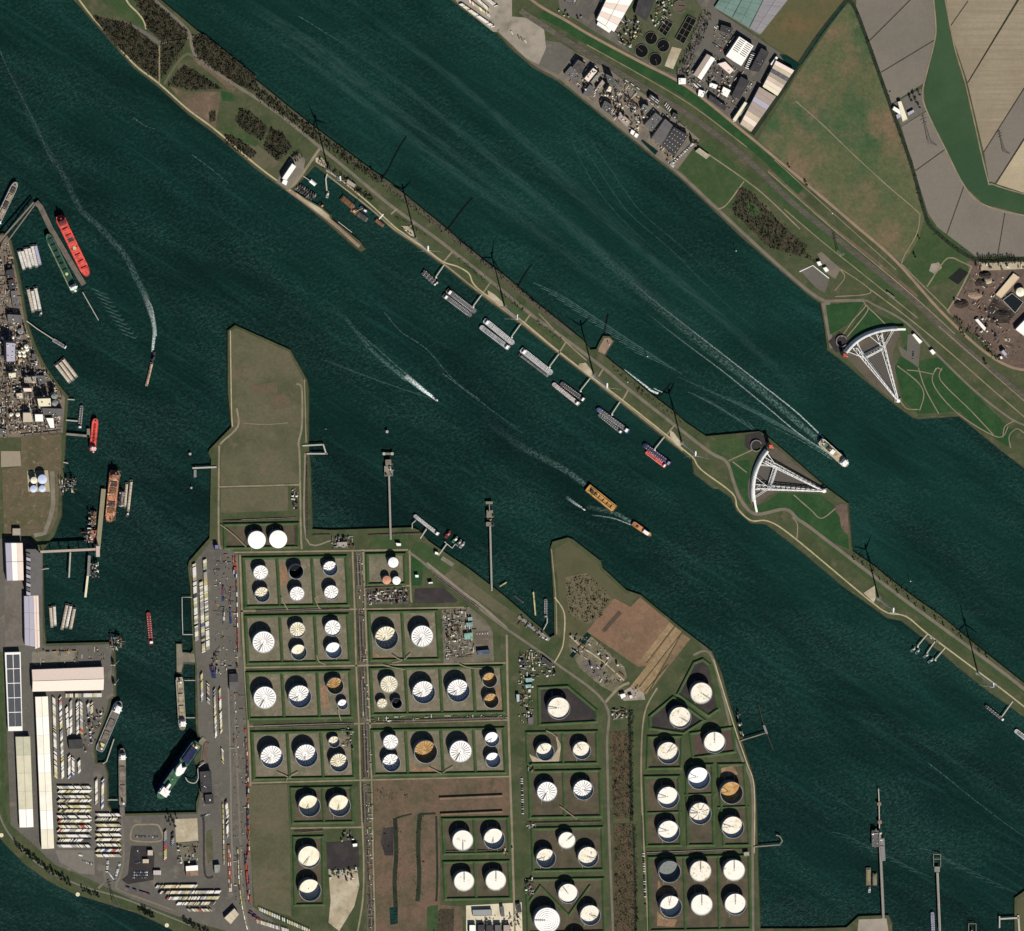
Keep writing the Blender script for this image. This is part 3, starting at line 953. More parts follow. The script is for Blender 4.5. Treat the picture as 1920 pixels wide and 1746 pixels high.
sheet('earthwork_strip', [(1255,1168),(1265,1175),(1214,1243),(1204,1233)], SANDY, 4)
sheet('earthwork_strip', [(1266,1176),(1278,1185),(1212,1302),(1182,1287),(1214,1246)], SANDY, 4)
sheet('earthwork_strip', [(1279,1187),(1294,1198),(1252,1252),(1216,1300)], mat('sandy_dark', (128,106,80), c2=(112,94,72), scale2=.02, var=.2),4)
for pts in ([(1265,1174),(1212,1243)],[(1280,1184),(1198,1288)],[(1252,1246),(1208,1298)]):
    strip('trench', pts, 1.6, DITCHB, 5, curve=False)
sheet('dark_soil', [(1128,1182),(1160,1144),(1166,1150),(1134,1186)], mat('soil', (84,70,58), var=.15),4)
sheet('pale_yard', [(1068,1190),(1110,1194),(1170,1250),(1176,1270),(1150,1298),(1126,1286),(1086,1252),(1066,1212)], mat('headland_yard', (98,94,74), c2=(122,114,96), scale2=.03, c3=(146,134,112), scale3=.05, lo3=.58, var=.2),3)
sheet('grey_yard', [(1090,1240),(1106,1236),(1128,1256),(1128,1268),(1114,1270),(1088,1248)], mat('rubble', (106,98,92), c2=(90,84,80), scale2=.08, var=.2),4)
for q in ([(1101,1186),(1109,1192),(1101,1201),(1093,1194)],[(1094,1197),(1101,1202),(1096,1210),(1088,1204)],[(1078,1216),(1085,1220),(1074,1234),(1068,1230)]):
    sheet('settling_pond', q, WATER, 5)
strip('track', [(1068,1192),(1090,1212),(1130,1240),(1170,1276)],2.4, PATH, 5)
sheet('yard', [(1158,1302),(1196,1280),(1206,1294),(1210,1312),(1170,1314)], SITE, 4)
sheet('plantation', [(1144,1372),(1178,1370),(1182,1534),(1150,1536)], ORCHARD, 3)
sheet('plantation', [(1150,1545),(1184,1543),(1192,1760),(1152,1760)], ORCHARD, 3)
strip('ditch', [(1180,1330),(1182,1420),(1184,1540)],6, DITCH, 4)
strip('ditch', [(1187,1545),(1190,1640),(1192,1760)],4, DITCH, 4)
strip('farm_road', [(1232,1290),(1208,1340),(1202,1440),(1206,1560),(1208,1600),(1216,1760)],3, TRACK, 4)
strip('edge_road', [(1300,1228),(1330,1224),(1352,1290),(1372,1370),(1394,1430),(1410,1476),(1411,1600),(1412,1760)],4.6, ROAD, 4)
strip('edge_road', [(1338,1236),(1376,1360),(1400,1430),(1414,1478),(1414,1600)],2, PATH, 5)
sheet('jetty_yard', [(1610,1724),(1662,1722),(1668,1760),(1606,1760)], SITE, 3)
sheet('pale_grass', [(1906,1686),(1940,1672),(1940,1760),(1908,1760)], mat('pale_grass', (86,84,60)),1)

# ------------------------------------------------------------------ bunds: grass berms round the tank pits
def berm(pts, name='berm', h=3.2, wid=(2.8,4.2,7.6)):
    """A closed grass bank round a pit."""
    n = len(pts)
    rings = [(pts, Z0 + .05),(offset_poly(pts, -wid[0]), Z0 + h),(offset_poly(pts, -wid[1]), Z0 + h),(offset_poly(pts, -wid[2]), Z0 + .05)]
    b = MB()
    for r, z in rings:
        b.v += [(*W(x, y, z), z) for x, y in r]
    ccw = poly_area([W(*p) for p in pts]) > 0
    for k in range(3):
        for i in range(n):
            j = (i + 1) % n
            q = (k * n + i, k * n + j, (k + 1) * n + j, (k + 1) * n + i)
            b.f.append(q if ccw else q[::-1])
    return kind(link(name, b, BUNDG), 'structure')


def ridge(p, q, w=7.0, h=2.8, name='berm', m=None):
    dx, dy = q[0] - p[0], q[1] - p[1]
    d = math.hypot(dx, dy)
    nx, ny = -dy / d, dx / d
    b = MB()
    for t in (p, q):
        for o, z in ((-w / 2, Z0 + .04),(-.5, Z0 + h),(.5, Z0 + h),(w / 2, Z0 + .04)):
            b.v.append((*W(t[0] + nx * o, t[1] + ny * o, z), z))
    b.f = [(0,1,5,4),(1,2,6,5),(2,3,7,6)]
    v = [Vector(x) for x in b.v]
    if (v[1] - v[0]).cross(v[4] - v[0]).z < 0:
        pass
    else:
        b.f = [f[::-1] for f in b.f]
    b.f += [(0,4,7,3)]
    return kind(link(name, b, m or BUNDG), 'structure')


def cell(x0, y0, x1, y1, floor=FLOOR, div=(), sk=.055, tl=-.018):
    h = y1 - y0
    w = x1 - x0
    pts = [(x0, y0),(x1, y0 + tl * w),(x1 + sk * h, y1 + tl * w),(x0 + sk * h, y1)]
    sheet('pit_floor', offset_poly(pts, -4.0), floor, 2)
    berm(pts)
    for d in div:
        t = (d - x0) / w
        a = (d, y0 + tl * w * t + 3.2)
        c = (d + sk * h, y1 + tl * w * t - 3.2)
        ridge(a, c)


ridge((824,1496),(942,1491),8,4, 'earth_bank', BROWN)
ridge((826,1526),(942,1521),6,4, 'earth_bank', BROWN)
for pts in ([(458,1340),(470,1352)], ):
    pass
for a, m_, c in (((610,1246),(598,1240),(594,1228)),((736,1243),(756,1238),(770,1226)),((736,1228),(748,1236),(758,1238)),((536,1468),(541,1458),(560,1448)),((520,1448),(538,1456),(546,1460)),((826,1452),(836,1446),(850,1438)),((806,1440),(822,1448),(830,1450)),
                 ((862,1246),(880,1252),(904,1254)),((720,1248),(740,1252),(760,1256)),((540,1144),(532,1130),(528,1120)),((600,1142),(594,1132),(590,1120)),((1024,1370),(1036,1376),(1046,1384)),((1050,1512),(1066,1524),(1082,1536)),((414,984),(440,1004),(462,1026)),((640,1352),(636,1340),(634,1330))):
    strip('ramp_track', [a, m_, c],1.8, TRACK, 0, z=Z0 + 3.4)
for pts in ([(700,1222),(712,1230),(742,1228),(744,1236),(702,1238)],[(770,1428),(784,1440),(816,1436),(818,1448),(772,1450)],[(524,1060),(538,1058),(540,1096),(526,1098)],[(600,1286),(612,1284),(618,1326),(606,1330)],
            [(1234,1650),(1242,1664),(1266,1664),(1270,1676),(1232,1680)],[(1232,1708),(1246,1722),(1270,1724),(1264,1738),(1232,1736)],[(1352,1440),(1374,1436),(1384,1452),(1352,1458)],[(926,1288),(940,1286),(942,1336),(932,1338)]):
    sheet('bare_patch', pts, mat('red_soil', (140,110,84), c2=(120,98,76), scale2=.04, c3=(168,140,108), scale3=.08, var=.2),3)
sheet('sand_patch', [(992,1414),(1000,1432),(1048,1430),(1052,1396),(1042,1380),(1046,1404),(1034,1424),(1012,1424)], SAND, 3)
cell(417,980,562,1031, FLOORD, sk=.02)
cell(452,1043,652,1141, FLOOR, (519,584))
cell(684,1036,762,1099, FLOOR, sk=.03)
cell(456,1152,655,1247, FLOOR, (524,589))
cell(687,1144,822,1241, FLOOR, (753,))
cell(459,1258,659,1351, FLOOR, (528,594))
cell(690,1250,944,1343, FLOOR, (759,824,886))
cell(468,1370,663,1464, FLOOR, (538,601))
cell(693,1366,947,1456, FLOOR, (760,826,887))
cell(542,1474,662,1546, FLOORD, (604,))
cell(547,1566,608,1700, FLOORD, sk=.02)
cell(826,1532,955,1604, FLOORD, (888,))
cell(828,1613,957,1689, FLOORD, (889,))
pent = [(1006,1286),(1066,1283),(1122,1330),(1122,1356),(1008,1362)]
sheet('pit_floor', offset_poly(pent, -3), DARKLOT, 2)
berm(pent)
cell(984,1370,1122,1436, FLOORD, (1054,), sk=.03)
cell(988,1443,1128,1536, FLOORD, (1056,), sk=.03)
cell(994,1550,1132,1636, FLOORD, sk=.03)
cell(984,1646,1134,1752, FLOORD, sk=.03)
ridge((1012,1660),(1066,1716))
ridge((1066,1716),(1106,1660))
ridge((988,1696),(1012,1662))
for poly, fl in (([(1298,1240),(1318,1232),(1334,1244),(1352,1330),(1328,1346),(1266,1302)], DARKLOT),([(1214,1342),(1262,1302),(1326,1350),(1282,1378),(1216,1368)], DARKLOT)):
    sheet('pit_floor', offset_poly(poly, -3), fl, 2)
    berm(poly)
cell(1212,1378,1282,1444, FLOORD, sk=-.03)
cell(1290,1372,1376,1424, mat('red_floor', (82,68,60), var=.12), sk=.12, tl=-.14)
cell(1205,1453,1276,1589, FLOORD, sk=.03)
ridge((1208,1524),(1278,1522))
cell(1283,1431,1339,1588, FLOORD, sk=.02)
ridge((1284,1490),(1340,1488))
cell(1343,1430,1398,1588, FLOORD, sk=.07)
ridge((1346,1514),(1404,1512))
cell(1212,1604,1408,1748, FLOORD, (1282,1346), sk=.02)

# ------------------------------------------------------------------ storage tanks
SHELL = mat('tank_shell', (118,124,132), rough=.55, var=.08, c2=(104,110,120), scale2=.08)
SHELLW = mat('tank_shell_white', (205,205,200), rough=.5, var=.05)
RIM = mat('tank_rim', (176,178,176), rough=.5, var=.06)
ROOFW = mat('roof_white', (246,244,240), rough=.6, var=.05, c3=(204,186,152), scale3=.05, lo3=.64, hi3=.84)
ROOFS = mat('roof_spotted', (232,226,210), rough=.7, var=.05, c2=(206,190,150), scale2=.06, lo=.52, hi=.7, c3=(120,92,58), scale3=.16, lo3=.58, hi3=.68)
ROOFM = mat('roof_stained', (234,230,218), rough=.7, var=.04, c3=(168,138,92), scale3=.07, lo3=.60, hi3=.74)
ROOFC = mat('roof_cream', (236,230,208), rough=.7, var=.05, c2=(222,212,180), scale2=.05)
ROOFO = mat('roof_rust', (188,146,92), rough=.8, var=.12, c2=(208,172,116), scale2=.06, c3=(150,106,62), scale3=.08)
ROOFG = mat('roof_grey', (128,132,128), rough=.7, var=.08, c3=(90,90,84), scale3=.15, lo3=.6, hi3=.66)
ROOFB = mat('roof_blue', (186,196,220), rough=.5, var=.04)
ROOFP = mat('roof_pink', (206,146,116), rough=.8, var=.08)
RIB = mat('roof_rib', (122,110,88), rough=.7, var=.1)
RIBW = mat('roof_seam', (196,190,176), rough=.7, var=.1)
STAIR = mat('stair_steel', (70,70,66), var=.1)
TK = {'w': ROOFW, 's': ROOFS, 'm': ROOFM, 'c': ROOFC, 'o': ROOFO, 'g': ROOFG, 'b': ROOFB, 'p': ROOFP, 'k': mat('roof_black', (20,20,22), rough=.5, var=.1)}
SHCACHE = {}


def shell_mesh(r, h, m):
    k = (round(r, 1), round(h, 1), m.name)
    if k not in SHCACHE:
        n = 48
        b = MB()
        t = .5
        for rr, z in ((r, -.2),(r, h),(r - t, h),(r - t, .3)):
            for i in range(n):
                a = 2 * math.pi * i / n
                b.v.append((rr * math.cos(a), rr * math.sin(a), z))
        for q in range(3):
            for i in range(n):
                j = (i + 1) % n
                b.f.append((q * n + i, q * n + j, q * n + n + j, q * n + n + i))
        me = b.mesh('shell')
        me.materials.append(m)
        SHCACHE[k] = me
    return SHCACHE[k]


def shared(key, make, m):
    if key not in SHCACHE:
        me = make().mesh(key[0])
        me.materials.append(m)
        SHCACHE[key] = me
    return SHCACHE[key]


def tank(px, py, rp, h, depth, look, ribs, label, closed=False, group='storage tanks', ladder=None, shell=None):
    """px, py, rp: the rim as it shows in the photo; h height; depth of the floating roof below the rim."""
    z = Z0 + h
    x, y = W(px, py, z)
    r = rp * S
    sh = shell or SHELL
    t = thing('storage_tank', label, 'storage tank', (x, y, Z0),0, group)
    link('shell', shell_mesh(r, h, sh), None, t)

    def ring(b=None):
        b = MB()
        n = 48
        for rr, zz in ((r, h - 1.3),(r + 1.0, h - 1.2),(r + 1.0, h - .9),(r, h - .8)):
            for i in range(n):
                a = 2 * math.pi * i / n
                b.v.append((rr * math.cos(a), rr * math.sin(a), zz))
        for q in range(3):
            for i in range(n):
                j = (i + 1) % n
                b.f.append((q * n + i, q * n + j, q * n + n + j, q * n + n + i))
        return b
    link('wind_girder', shared(('wind_girder', round(r, 1), round(h, 1)), ring, RIM), None, t)
    zr = h - depth
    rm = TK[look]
    if closed:
        b = MB()
        n = 48
        for rr, zz in ((r + .3, h + .1),(r * .55, h + 1.3),(r * .12, h + 1.9)):
            for i in range(n):
                a = 2 * math.pi * i / n
                b.v.append((rr * math.cos(a), rr * math.sin(a), zz))
        for q in range(2):
            for i in range(n):
                j = (i + 1) % n
                b.f.append((q * n + i, q * n + j, q * n + n + j, q * n + n + i))
        b.f.append(tuple(2 * n + i for i in range(n)))
        rf = link('roof', b, rm, t)
        link('vent', MB().cyl(0,0, h + 1.8, h + 2.8, .9, .6,10), RIM, rf)
    else:
        ri = r - .6
        b = MB()
        n = 40
        for rr, zz in ((ri, zr),(ri * .94, zr + .5),(ri * .90, zr),(ri * .5, zr + .1),(ri * .06, zr + .25)):
            for i in range(n):
                a = 2 * math.pi * i / n
                b.v.append((rr * math.cos(a), rr * math.sin(a), zz))
        for q in range(4):
            for i in range(n):
                j = (i + 1) % n
                b.f.append((q * n + i, q * n + j, q * n + n + j, q * n + n + i))
        b.f.append(tuple(4 * n + i for i in range(n)))
        rf = link('floating_roof', b, rm, t)
        if ribs > 0:
            ln = ri * .9
            wd_ = 1.3 if r > 25 else 1.1
            def rib():
                return MB().prism([(ln * .26,-.25),(ln, -wd_ / 2),(ln, wd_ / 2),(ln * .26, .25)],0, .55)
            me = shared(('rib', round(r, 1)), rib, RIB)
            nr = int(ribs * .8)
            for i in range(nr):
                link('rib', me, None, rf, (0,0, zr + .05),2 * math.pi * (i + .5) / nr)
        elif ribs < 0:                                   # concentric seams
            for q in range(-ribs):
                rr = ri * (.22 + .62 * q / max(-ribs - 1,1))
                b = MB()
                n = 36
                for r2, zz in ((rr - .55, zr + .1),(rr - .3, zr + .6),(rr + .3, zr + .6),(rr + .55, zr + .1)):
                    for i in range(n):
                        a = 2 * math.pi * i / n
                        b.v.append((r2 * math.cos(a), r2 * math.sin(a), zz))
                for k2 in range(3):
                    for i in range(n):
                        j = (i + 1) % n
                        b.f.append((k2 * n + j, k2 * n + i, k2 * n + n + i, k2 * n + n + j))
                link('seam', b, RIBW, rf)
        link('hub', MB().cyl(0,0, zr, zr + 1.0,1.7,1.2,12), RIB, rf)
        if ladder is not None:
            a = ladder
            ca, sa = math.cos(a), math.sin(a)
            lad = MB()
            p1 = Vector((ca * (r - .8), sa * (r - .8), h + .8))
            p2 = Vector((ca * r * .12, sa * r * .12, zr + 1.2))
            nn = Vector((-sa, ca, 0)) * .9
            lad.tube(p1 + nn, p2 + nn, .35,4)
            lad.tube(p1 - nn, p2 - nn, .35,4)
            for q in range(1,9):
                c = p1.lerp(p2, q / 9)
                lad.tube(c + nn, c - nn, .25,4)
            link('rolling_ladder', lad, STAIR, t)
    if r > 20:
        for sx, y0, y1 in ((-.45, r * .9, r + 15),(.45, r * .9, r + 15),(-.4,-r * .9,-r - 13),(.5,-r * .9,-r - 11)):
            if R() < .75:
                link('feed_pipe', MB().tube((sx * r, y0, .9),(sx * r, y1 * U(.8,1.05), .9), .5,5), RIM, t)
    # stair that winds up the shell
    st = MB()
    a0 = U(0,6.28)
    for q in range(14):
        a = a0 + q * .055 * (25 / r)
        st.tube(((r + .7) * math.cos(a),(r + .7) * math.sin(a), h * q / 14),((r + .7) * math.cos(a + .07),(r + .7) * math.sin(a + .07), h * (q + 1) / 14), .45,4)
    link('stair', st, RIM, t)
    return t


def dep(rp, f):
    """Depth of the roof for the share of it that lies in sun."""
    return {'f': 1.0, 'n': .16 * rp, '7': .36 * rp, '3': .52 * rp, 'h': .68 * rp, 't': .88 * rp, 'd': 1.15 * rp}[f]


LADDER_DIR = {'n': rad(90), 's': rad(-90), 'w': rad(180), 'e': 0, 'sw': rad(-120), 'se': rad(-35), 'ne': rad(40), 'nw': rad(130), 'x': None}
ORD = ['first', 'second', 'third', 'fourth', 'fifth', 'sixth', 'seventh']
LOOK = {'w': 'white', 's': 'rust-spotted', 'm': 'stained white', 'c': 'cream', 'o': 'rust-orange', 'g': 'grey', 'b': 'pale blue', 'p': 'pinkish', 'k': 'black'}
DEPW = {'f': 'brim-full', 'n': 'nearly full', '7': 'well-filled', '3': 'three-quarter-lit', 'h': 'half-shaded', 't': 'mostly shaded', 'd': 'near-black inside'}
# px, py, r, height, fill, look, ribs, ladder, place
TANKS = [
    (489.5,1073.6,13.7,13.6, 'f', 'w', 16, 'x', 'upper west of the six-tank pit beside the container yard'),
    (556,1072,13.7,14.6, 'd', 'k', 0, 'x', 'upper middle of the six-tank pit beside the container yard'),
    (620,1066,13.7,13.6, 'h', 'w', 14, 'x', 'upper east of the six-tank pit beside the container yard'),
    (492.4,1115,14,13.6, 'h', 'c', 14, 'x', 'lower west of the six-tank pit beside the container yard'),
    (557.7,1113.4,13.5,13.6, 'f', 'w', 16, 'x', 'lower middle of the six-tank pit beside the container yard'),
    (622,1111,13.5,13.6, 'n', 'w', 16, 'x', 'lower east of the six-tank pit beside the container yard'),
    (495,1204,20.5,17.4, 'f', 'w', 26, 'sw', 'alone at the west end of the second tank row'),
    (558.6,1181,14.5,13.4, 'n', 'c', 18, 'x', 'upper of the middle pair in the second tank row'),
    (561,1223,14.5,13.4, 'h', 'c', 0, 'x', 'lower of the middle pair in the second tank row'),
    (624.6,1177.7,15,13.4, 'n', 'w', 16, 'x', 'upper of the pair west of the pipe corridor, second row'),
    (626.4,1219.5,15,13.4, 'h', 'w', 0, 'x', 'lower of the pair west of the pipe corridor, second row'),
    (725.4,1196,21.5,17.4, 'h', 'c', 20, 's', 'west of the two-tank pit south of the black lot'),
    (792,1193,20.3,17.4, 'f', 'w', 26, 'sw', 'east of the two-tank pit south of the black lot'),
    (497.6,1308,21,17.4, 'f', 'w', 26, 'sw', 'at the west end of the third tank row'),
    (563,1306,21,17.4, '3', 'w', 26, 'sw', 'second from the west in the third tank row'),
    (629,1286,15.5,14, 'h', 'o', 18, 'x', 'beside the pipe corridor in the third row'),
    (643,1321,9.5,10, 'h', 'w', 0, 'x', 'small, below the orange tank west of the pipe corridor'),
    (730,1283,16,14, 'f', 'c', 22, 'x', 'above two small tanks east of the pipe corridor'),
    (717,1319,9.3,10.5, 'f', 'c', 10, 'x', 'small, western of the pair east of the pipe corridor'),
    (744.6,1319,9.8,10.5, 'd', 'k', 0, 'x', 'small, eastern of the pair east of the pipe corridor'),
    (795,1298,21,17.4, '3', 'w', 26, 'sw', 'in the middle of the third row, above the orange tank'),
    (860,1295,21,17.4, '3', 'w', 26, 'sw', 'third row, beside the two dark orange tanks'),
    (918.7,1275,13.7,14.5, 't', 'o', 0, 'x', 'upper of the dark pair at the east end, third row'),
    (921.5,1314,13.7,14.5, 't', 'o', 10, 'x', 'lower of the dark pair at the east end, third row'),
    (510.5,1419,21,17.4, '7', 'w', 26, 'sw', 'at the west end of the fourth tank row'),
    (575,1416.6,21,17.4, '3', 'w', 26, 's', 'second from the west in the fourth tank row'),
    (627,1391,10.5,11, 'h', 'c', 8, 'x', 'small, upper of the pair by the pipe corridor, fourth row'),
    (636.5,1430,17,14.5, '3', 'c', 20, 'x', 'lower of the pair by the pipe corridor, fourth row'),
    (733,1391,14,13.6, 'f', 'w', 16, 'x', 'upper of the pair just east of the pipe corridor, fourth row'),
    (734.5,1430,16.5,14.5, 'h', 'w', 16, 's', 'lower of the pair just east of the pipe corridor, fourth row'),
    (798.7,1409.6,21.3,17.6, 'h', 'o', 24, 'x', 'largest orange one, fourth row'),
    (864,1408.7,20.5,17.4, 'f', 'w', 26, 'sw', 'east of the big orange tank'),
    (923,1386,13.5,13.6, '3', 'w', 0, 'sw', 'upper of the pair at the east end, fourth row'),
    (925,1425,14,13.6, 't', 'w', 0, 'x', 'lower of the pair at the east end, fourth row'),
    (581,1511,20,17, 'h', 'c', 0, 's', 'western of the pair above the dry brown field'),
    (637.4,1510.5,20,17, '3', 'c', 0, 's', 'eastern of the pair above the dry brown field'),
    (580.4,1606.5,20.5,17, 'n', 'c', 0, 'sw', 'beside the small black lot'),
    (582,1668.7,20.5,17.5, 'h', 'c', 0, 'x', 'southernmost beside the pale sand heap'),
    (868,1575.4,19.3,17, 'f', 'm', 0, 's', 'upper west of the four east of the brown field'),
    (927,1572.6,19.3,17, '3', 'm', 0, 's', 'upper east of the four east of the brown field'),
    (870.5,1652,18.8,17, 'f', 'm', 0, 'n', 'lower west of the four east of the brown field'),
    (930,1650.5,19,17, 'f', 'm', 0, 'n', 'lower east of the four east of the brown field'),
    (1048,1328,20.5,17, 'n', 's', 0, 'w', 'alone in the five-sided pit by the road bend'),
    (1022.5,1409.6,16.5,15, 'h', 's', 0, 'nw', 'on pale sand west of the plantation'),
    (1091,1407,16.5,15, '7', 's', 0, 'nw', 'beside the one on pale sand, west of the plantation'),
    (1026,1484,18.5,15, 'f', 'w', 22, 'sw', 'western of the ribbed pair by the plantation'),
    (1094,1481,18.5,15, '7', 'w', 22, 'se', 'eastern of the ribbed pair by the plantation'),
    (1063,1575.4,15.8,14, 'f', 'm', 0, 'ne', 'top of the upper triangle of three'),
    (1024,1609,18,16, 'h', 's', 0, 'sw', 'west of the upper triangle of three'),
    (1103,1606.5,18.8,16, '7', 's', 0, 'se', 'east of the upper triangle of three'),
    (1065.5,1675,18.3,16, 'n', 'm', 0, 'nw', 'top of the lower triangle of three'),
    (1026,1725,24,20, 'f', 'w', -5, 'w', 'widest of all, with ringed roof, lower triangle'),
    (1107,1715.6,18.8,16, '7', 's', 0, 'se', 'east of the lower triangle of three'),
    (1084,1768,19,17, '3', 'm', 0, 'x', 'cut off by the lower edge of the view'),
    (1315,1299.5,20,17, 'f', 's', 0, 'se', 'northernmost in the pointed pit by the river'),
    (1275.4,1345.4,20,17, 'n', 's', 0, 'se', 'in the three-sided pit below the northernmost one'),
    (1253,1411.6,20.3,17, '7', 's', 0, 'ne', 'west of the pair below the three-sided pit'),
    (1340,1392,20,17, 'n', 'm', 0, 'n', 'on reddish ground by the river road'),
    (1310.6,1459,20.5,18, '3', 'w', 0, 'w', 'upper of the middle column by the river'),
    (1253,1495,20,17, '7', 'm', 0, 'w', 'upper of the column next to the plantation ditch'),
    (1313,1525,20.3,17, '7', 's', 12, 'w', 'lower of the middle column by the river'),
    (1371.6,1486.4,20.8,18, 'h', 'o', 0, 'w', 'the orange one nearest the river'),
    (1374,1551,20.3,17, '7', 's', 0, 'w', 'below the orange one nearest the river'),
    (1254,1558.5,20,17, '7', 'm', 0, 'w', 'lower of the column next to the plantation ditch'),
    (1255.6,1634,20.3,18, 'h', 'g', 0, 'x', 'upper west of the last six by the river'),
    (1313.5,1633,19.8,17, 'f', 's', 0, 'n', 'upper middle of the last six by the river'),
    (1376.4,1631.5,20,17, 'f', 'm', 0, 'n', 'upper east of the last six by the river'),
    (1258,1699.4,20.3,18, 'h', 'm', 0, 'n', 'lower west of the last six by the river'),
    (1315.7,1696,20,17, 'f', 'm', 0, 'n', 'lower middle of the last six by the river'),
    (1379,1695,20,17, 'n', 'm', 0, 'n', 'lower east of the last six by the river'),
]
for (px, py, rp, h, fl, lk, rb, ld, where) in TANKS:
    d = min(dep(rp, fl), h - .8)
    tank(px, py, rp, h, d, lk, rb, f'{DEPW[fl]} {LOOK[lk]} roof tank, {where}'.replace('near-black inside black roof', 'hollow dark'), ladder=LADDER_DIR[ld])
tank(482,1012.4,16.4,15.6,0, 'w', 0, 'bright white dome-roof tank, western of the twin pair', True, shell=SHELL)
tank(522,1011.2,16.4,15.6,0, 'w', 0, 'bright white dome-roof tank, eastern of the twin pair', True, shell=SHELL)
tank(737.7,1054.6,9.3,14.5,0, 'w', 0, 'white dome-roof tank, tallest in the small pit by the jetty road', True)
tank(725.4,1087.6,7.6,11,0, 'p', 0, 'pinkish roof tank in the small pit by the jetty road', True)
tank(743.7,1088.5,7.4,11,0, 'w', 0, 'small white roof tank beside the pinkish one', True)
tank(80.4,898.7,8.5,14.5,0, 'b', 0, 'pale blue tank, largest of the four on the waste ground', True)
tank(64.4,900.7,6,13,0, 'c', 0, 'cream tank among the four on the waste ground', True)
tank(63.6,916.7,6.5,8,0, 'b', 0, 'pale blue tank, lower west of the four on the waste ground', True)
tank(80,916.4,6.2,8,0, 'b', 0, 'pale blue tank, lower east of the four on the waste ground', True)
for i, (px, py, rp, h, lk) in enumerate(((50,650,3.6,9, 'c'),(38,660,3.2,8, 'c'),(45,660,3.2,8, 'c'),(51.5,656,3,8, 'c'),(38,666.5,3.2,8, 'c'),(46,667,3.2,8, 'c'),(39,675,3.4,6, 'o'),
                                        (36,633,3.2,8, 'g'),(24.5,633,2.6,10, 'c'),(39,621,5,6, 'g'),(103,743,4.8,22, 'g'),(104,756,5,20, 'g'),(22,777.6,3.4,8, 'c'),(34,777.6,3.6,8, 'c'))):
    tank(px, py, rp, h, 0, lk, 0, f'small {LOOK[lk]} tank, {["first", "second", "third", "fourth", "fifth", "sixth", "seventh"][i % 7]} of the {"round cluster" if i < 7 else "scattered ones"} in the western chemical works' if i not in (10,11) else f'tall slim grey silo, {"upper" if i == 10 else "lower"} of two by the works fence', True, group='small tanks of the chemical works')
# ------------------------------------------------------------------ ships
def cm(c, rough=.6, var=.1):
    n = 'paint_%d_%d_%d' % c
    if sum(c) > 520:
        return mat(n, c, rough=rough, var=.04, scale=.25, c2=tuple(int(v * .96) for v in c), scale2=.03)
    return mat(n, c, rough=rough, var=var, scale=.25, c2=tuple(int(v * .76) for v in c), scale2=.07, c3=tuple(int(v * .6 + 26) for v in c), scale3=.16, lo3=.6, hi3=.72)


WHITE = mat('white_paint', (232,230,224), rough=.55, var=.06)
CREAM = mat('cream_paint', (214,204,176), rough=.6, var=.08)
GLASSD = mat('dark_glass', (24,28,34), rough=.2, var=.1, spec=.5)
STEEL = mat('grey_steel', (128,126,122), rough=.6, var=.15)
STEELD = mat('dark_steel', (62,60,60), rough=.6, var=.15)
RUSTY = mat('rusty_steel', (126,92,66), rough=.8, var=.2, c2=(96,72,54), scale2=.1)
YELLOWP = mat('yellow_paint', (196,168,70), rough=.6, var=.1)
REDP = mat('red_paint', (196,66,56), rough=.6, var=.1)


def hull_outline(L, B, bow=.16, stern=.06, n=7):
    """Deck outline, x forward."""
    h = B / 2
    pts = []
    xb = L / 2 - bow * L
    for i in range(n + 1):
        t = i / n
        pts.append((xb + bow * L * math.sin(t * math.pi / 2), h * math.cos(t * math.pi / 2) ** .8 if t < 1 else 0))
    pts = [(-L / 2, h * .72),(-L / 2 + stern * L, h)][::1] + pts
    low = [(x, -y) for x, y in pts[:-1]][::-1]
    return pts + low


def hull_parts(t, L, B, D, mh, md, bow=.16, stern=.06, square=False, rail=.9):
    if square:
        o = [(-L / 2, B / 2),(L / 2 - B * .12, B / 2),(L / 2, B * .38),(L / 2,-B * .38),(L / 2 - B * .12,-B / 2),(-L / 2,-B / 2)]
    else:
        o = hull_outline(L, B, bow, stern)
    n = len(o)
    low = [(x * .965, y * .95) for x, y in o]
    inn = [(x * (1 - 1.0 / L), y * (1 - 1.1 / B)) for x, y in o]
    b = MB()
    for r, z in ((low, -1.5),(o, D + rail),(inn, D + rail),(inn, D)):
        b.v += [(x, y, z) for x, y in r]
    for q in range(3):
        for i in range(n):
            j = (i + 1) % n
            b.f.append((q * n + j, q * n + i, q * n + n + i, q * n + n + j))
    link('hull', b, mh, t)
    b = MB()
    b.v = [(x, y, D) for x, y in inn]
    b.cap(inn, 0)
    link('deck', b, md, t)


def house(t, x, D, ln, wid, hts, m, wings=0, win=True):
    """Stepped superstructure: each tier a little smaller, a dark band of windows under the top one."""
    z = D
    for i, h in enumerate(hts):
        k = 1 - .1 * i
        b = MB().box(x - ln / 2 * k, x + ln / 2 * k, -wid / 2 * k, wid / 2 * k, z, z + h)
        p = link('deckhouse' if i < len(hts) - 1 else 'bridge', b, m, t)
        z += h
        if i == len(hts) - 1:
            if win:
                link('window_band', MB().box(x - ln / 2 * k - .1, x + ln / 2 * k + .1,-wid / 2 * k - .1, wid / 2 * k + .1, z - h * .62, z - h * .3), GLASSD, p)
            if wings:
                link('bridge_wing', MB().box(x - 1.5, x + 1.5,-wings / 2, wings / 2, z - h * .9, z - h * .5), m, t)
    return z


def place(stern, bow, D):
    a, c = Vector(W(*stern, D)), Vector(W(*bow, D))
    d = c - a
    return ((a.x + c.x) / 2,(a.y + c.y) / 2,0), d.length, math.atan2(d.y, d.x)


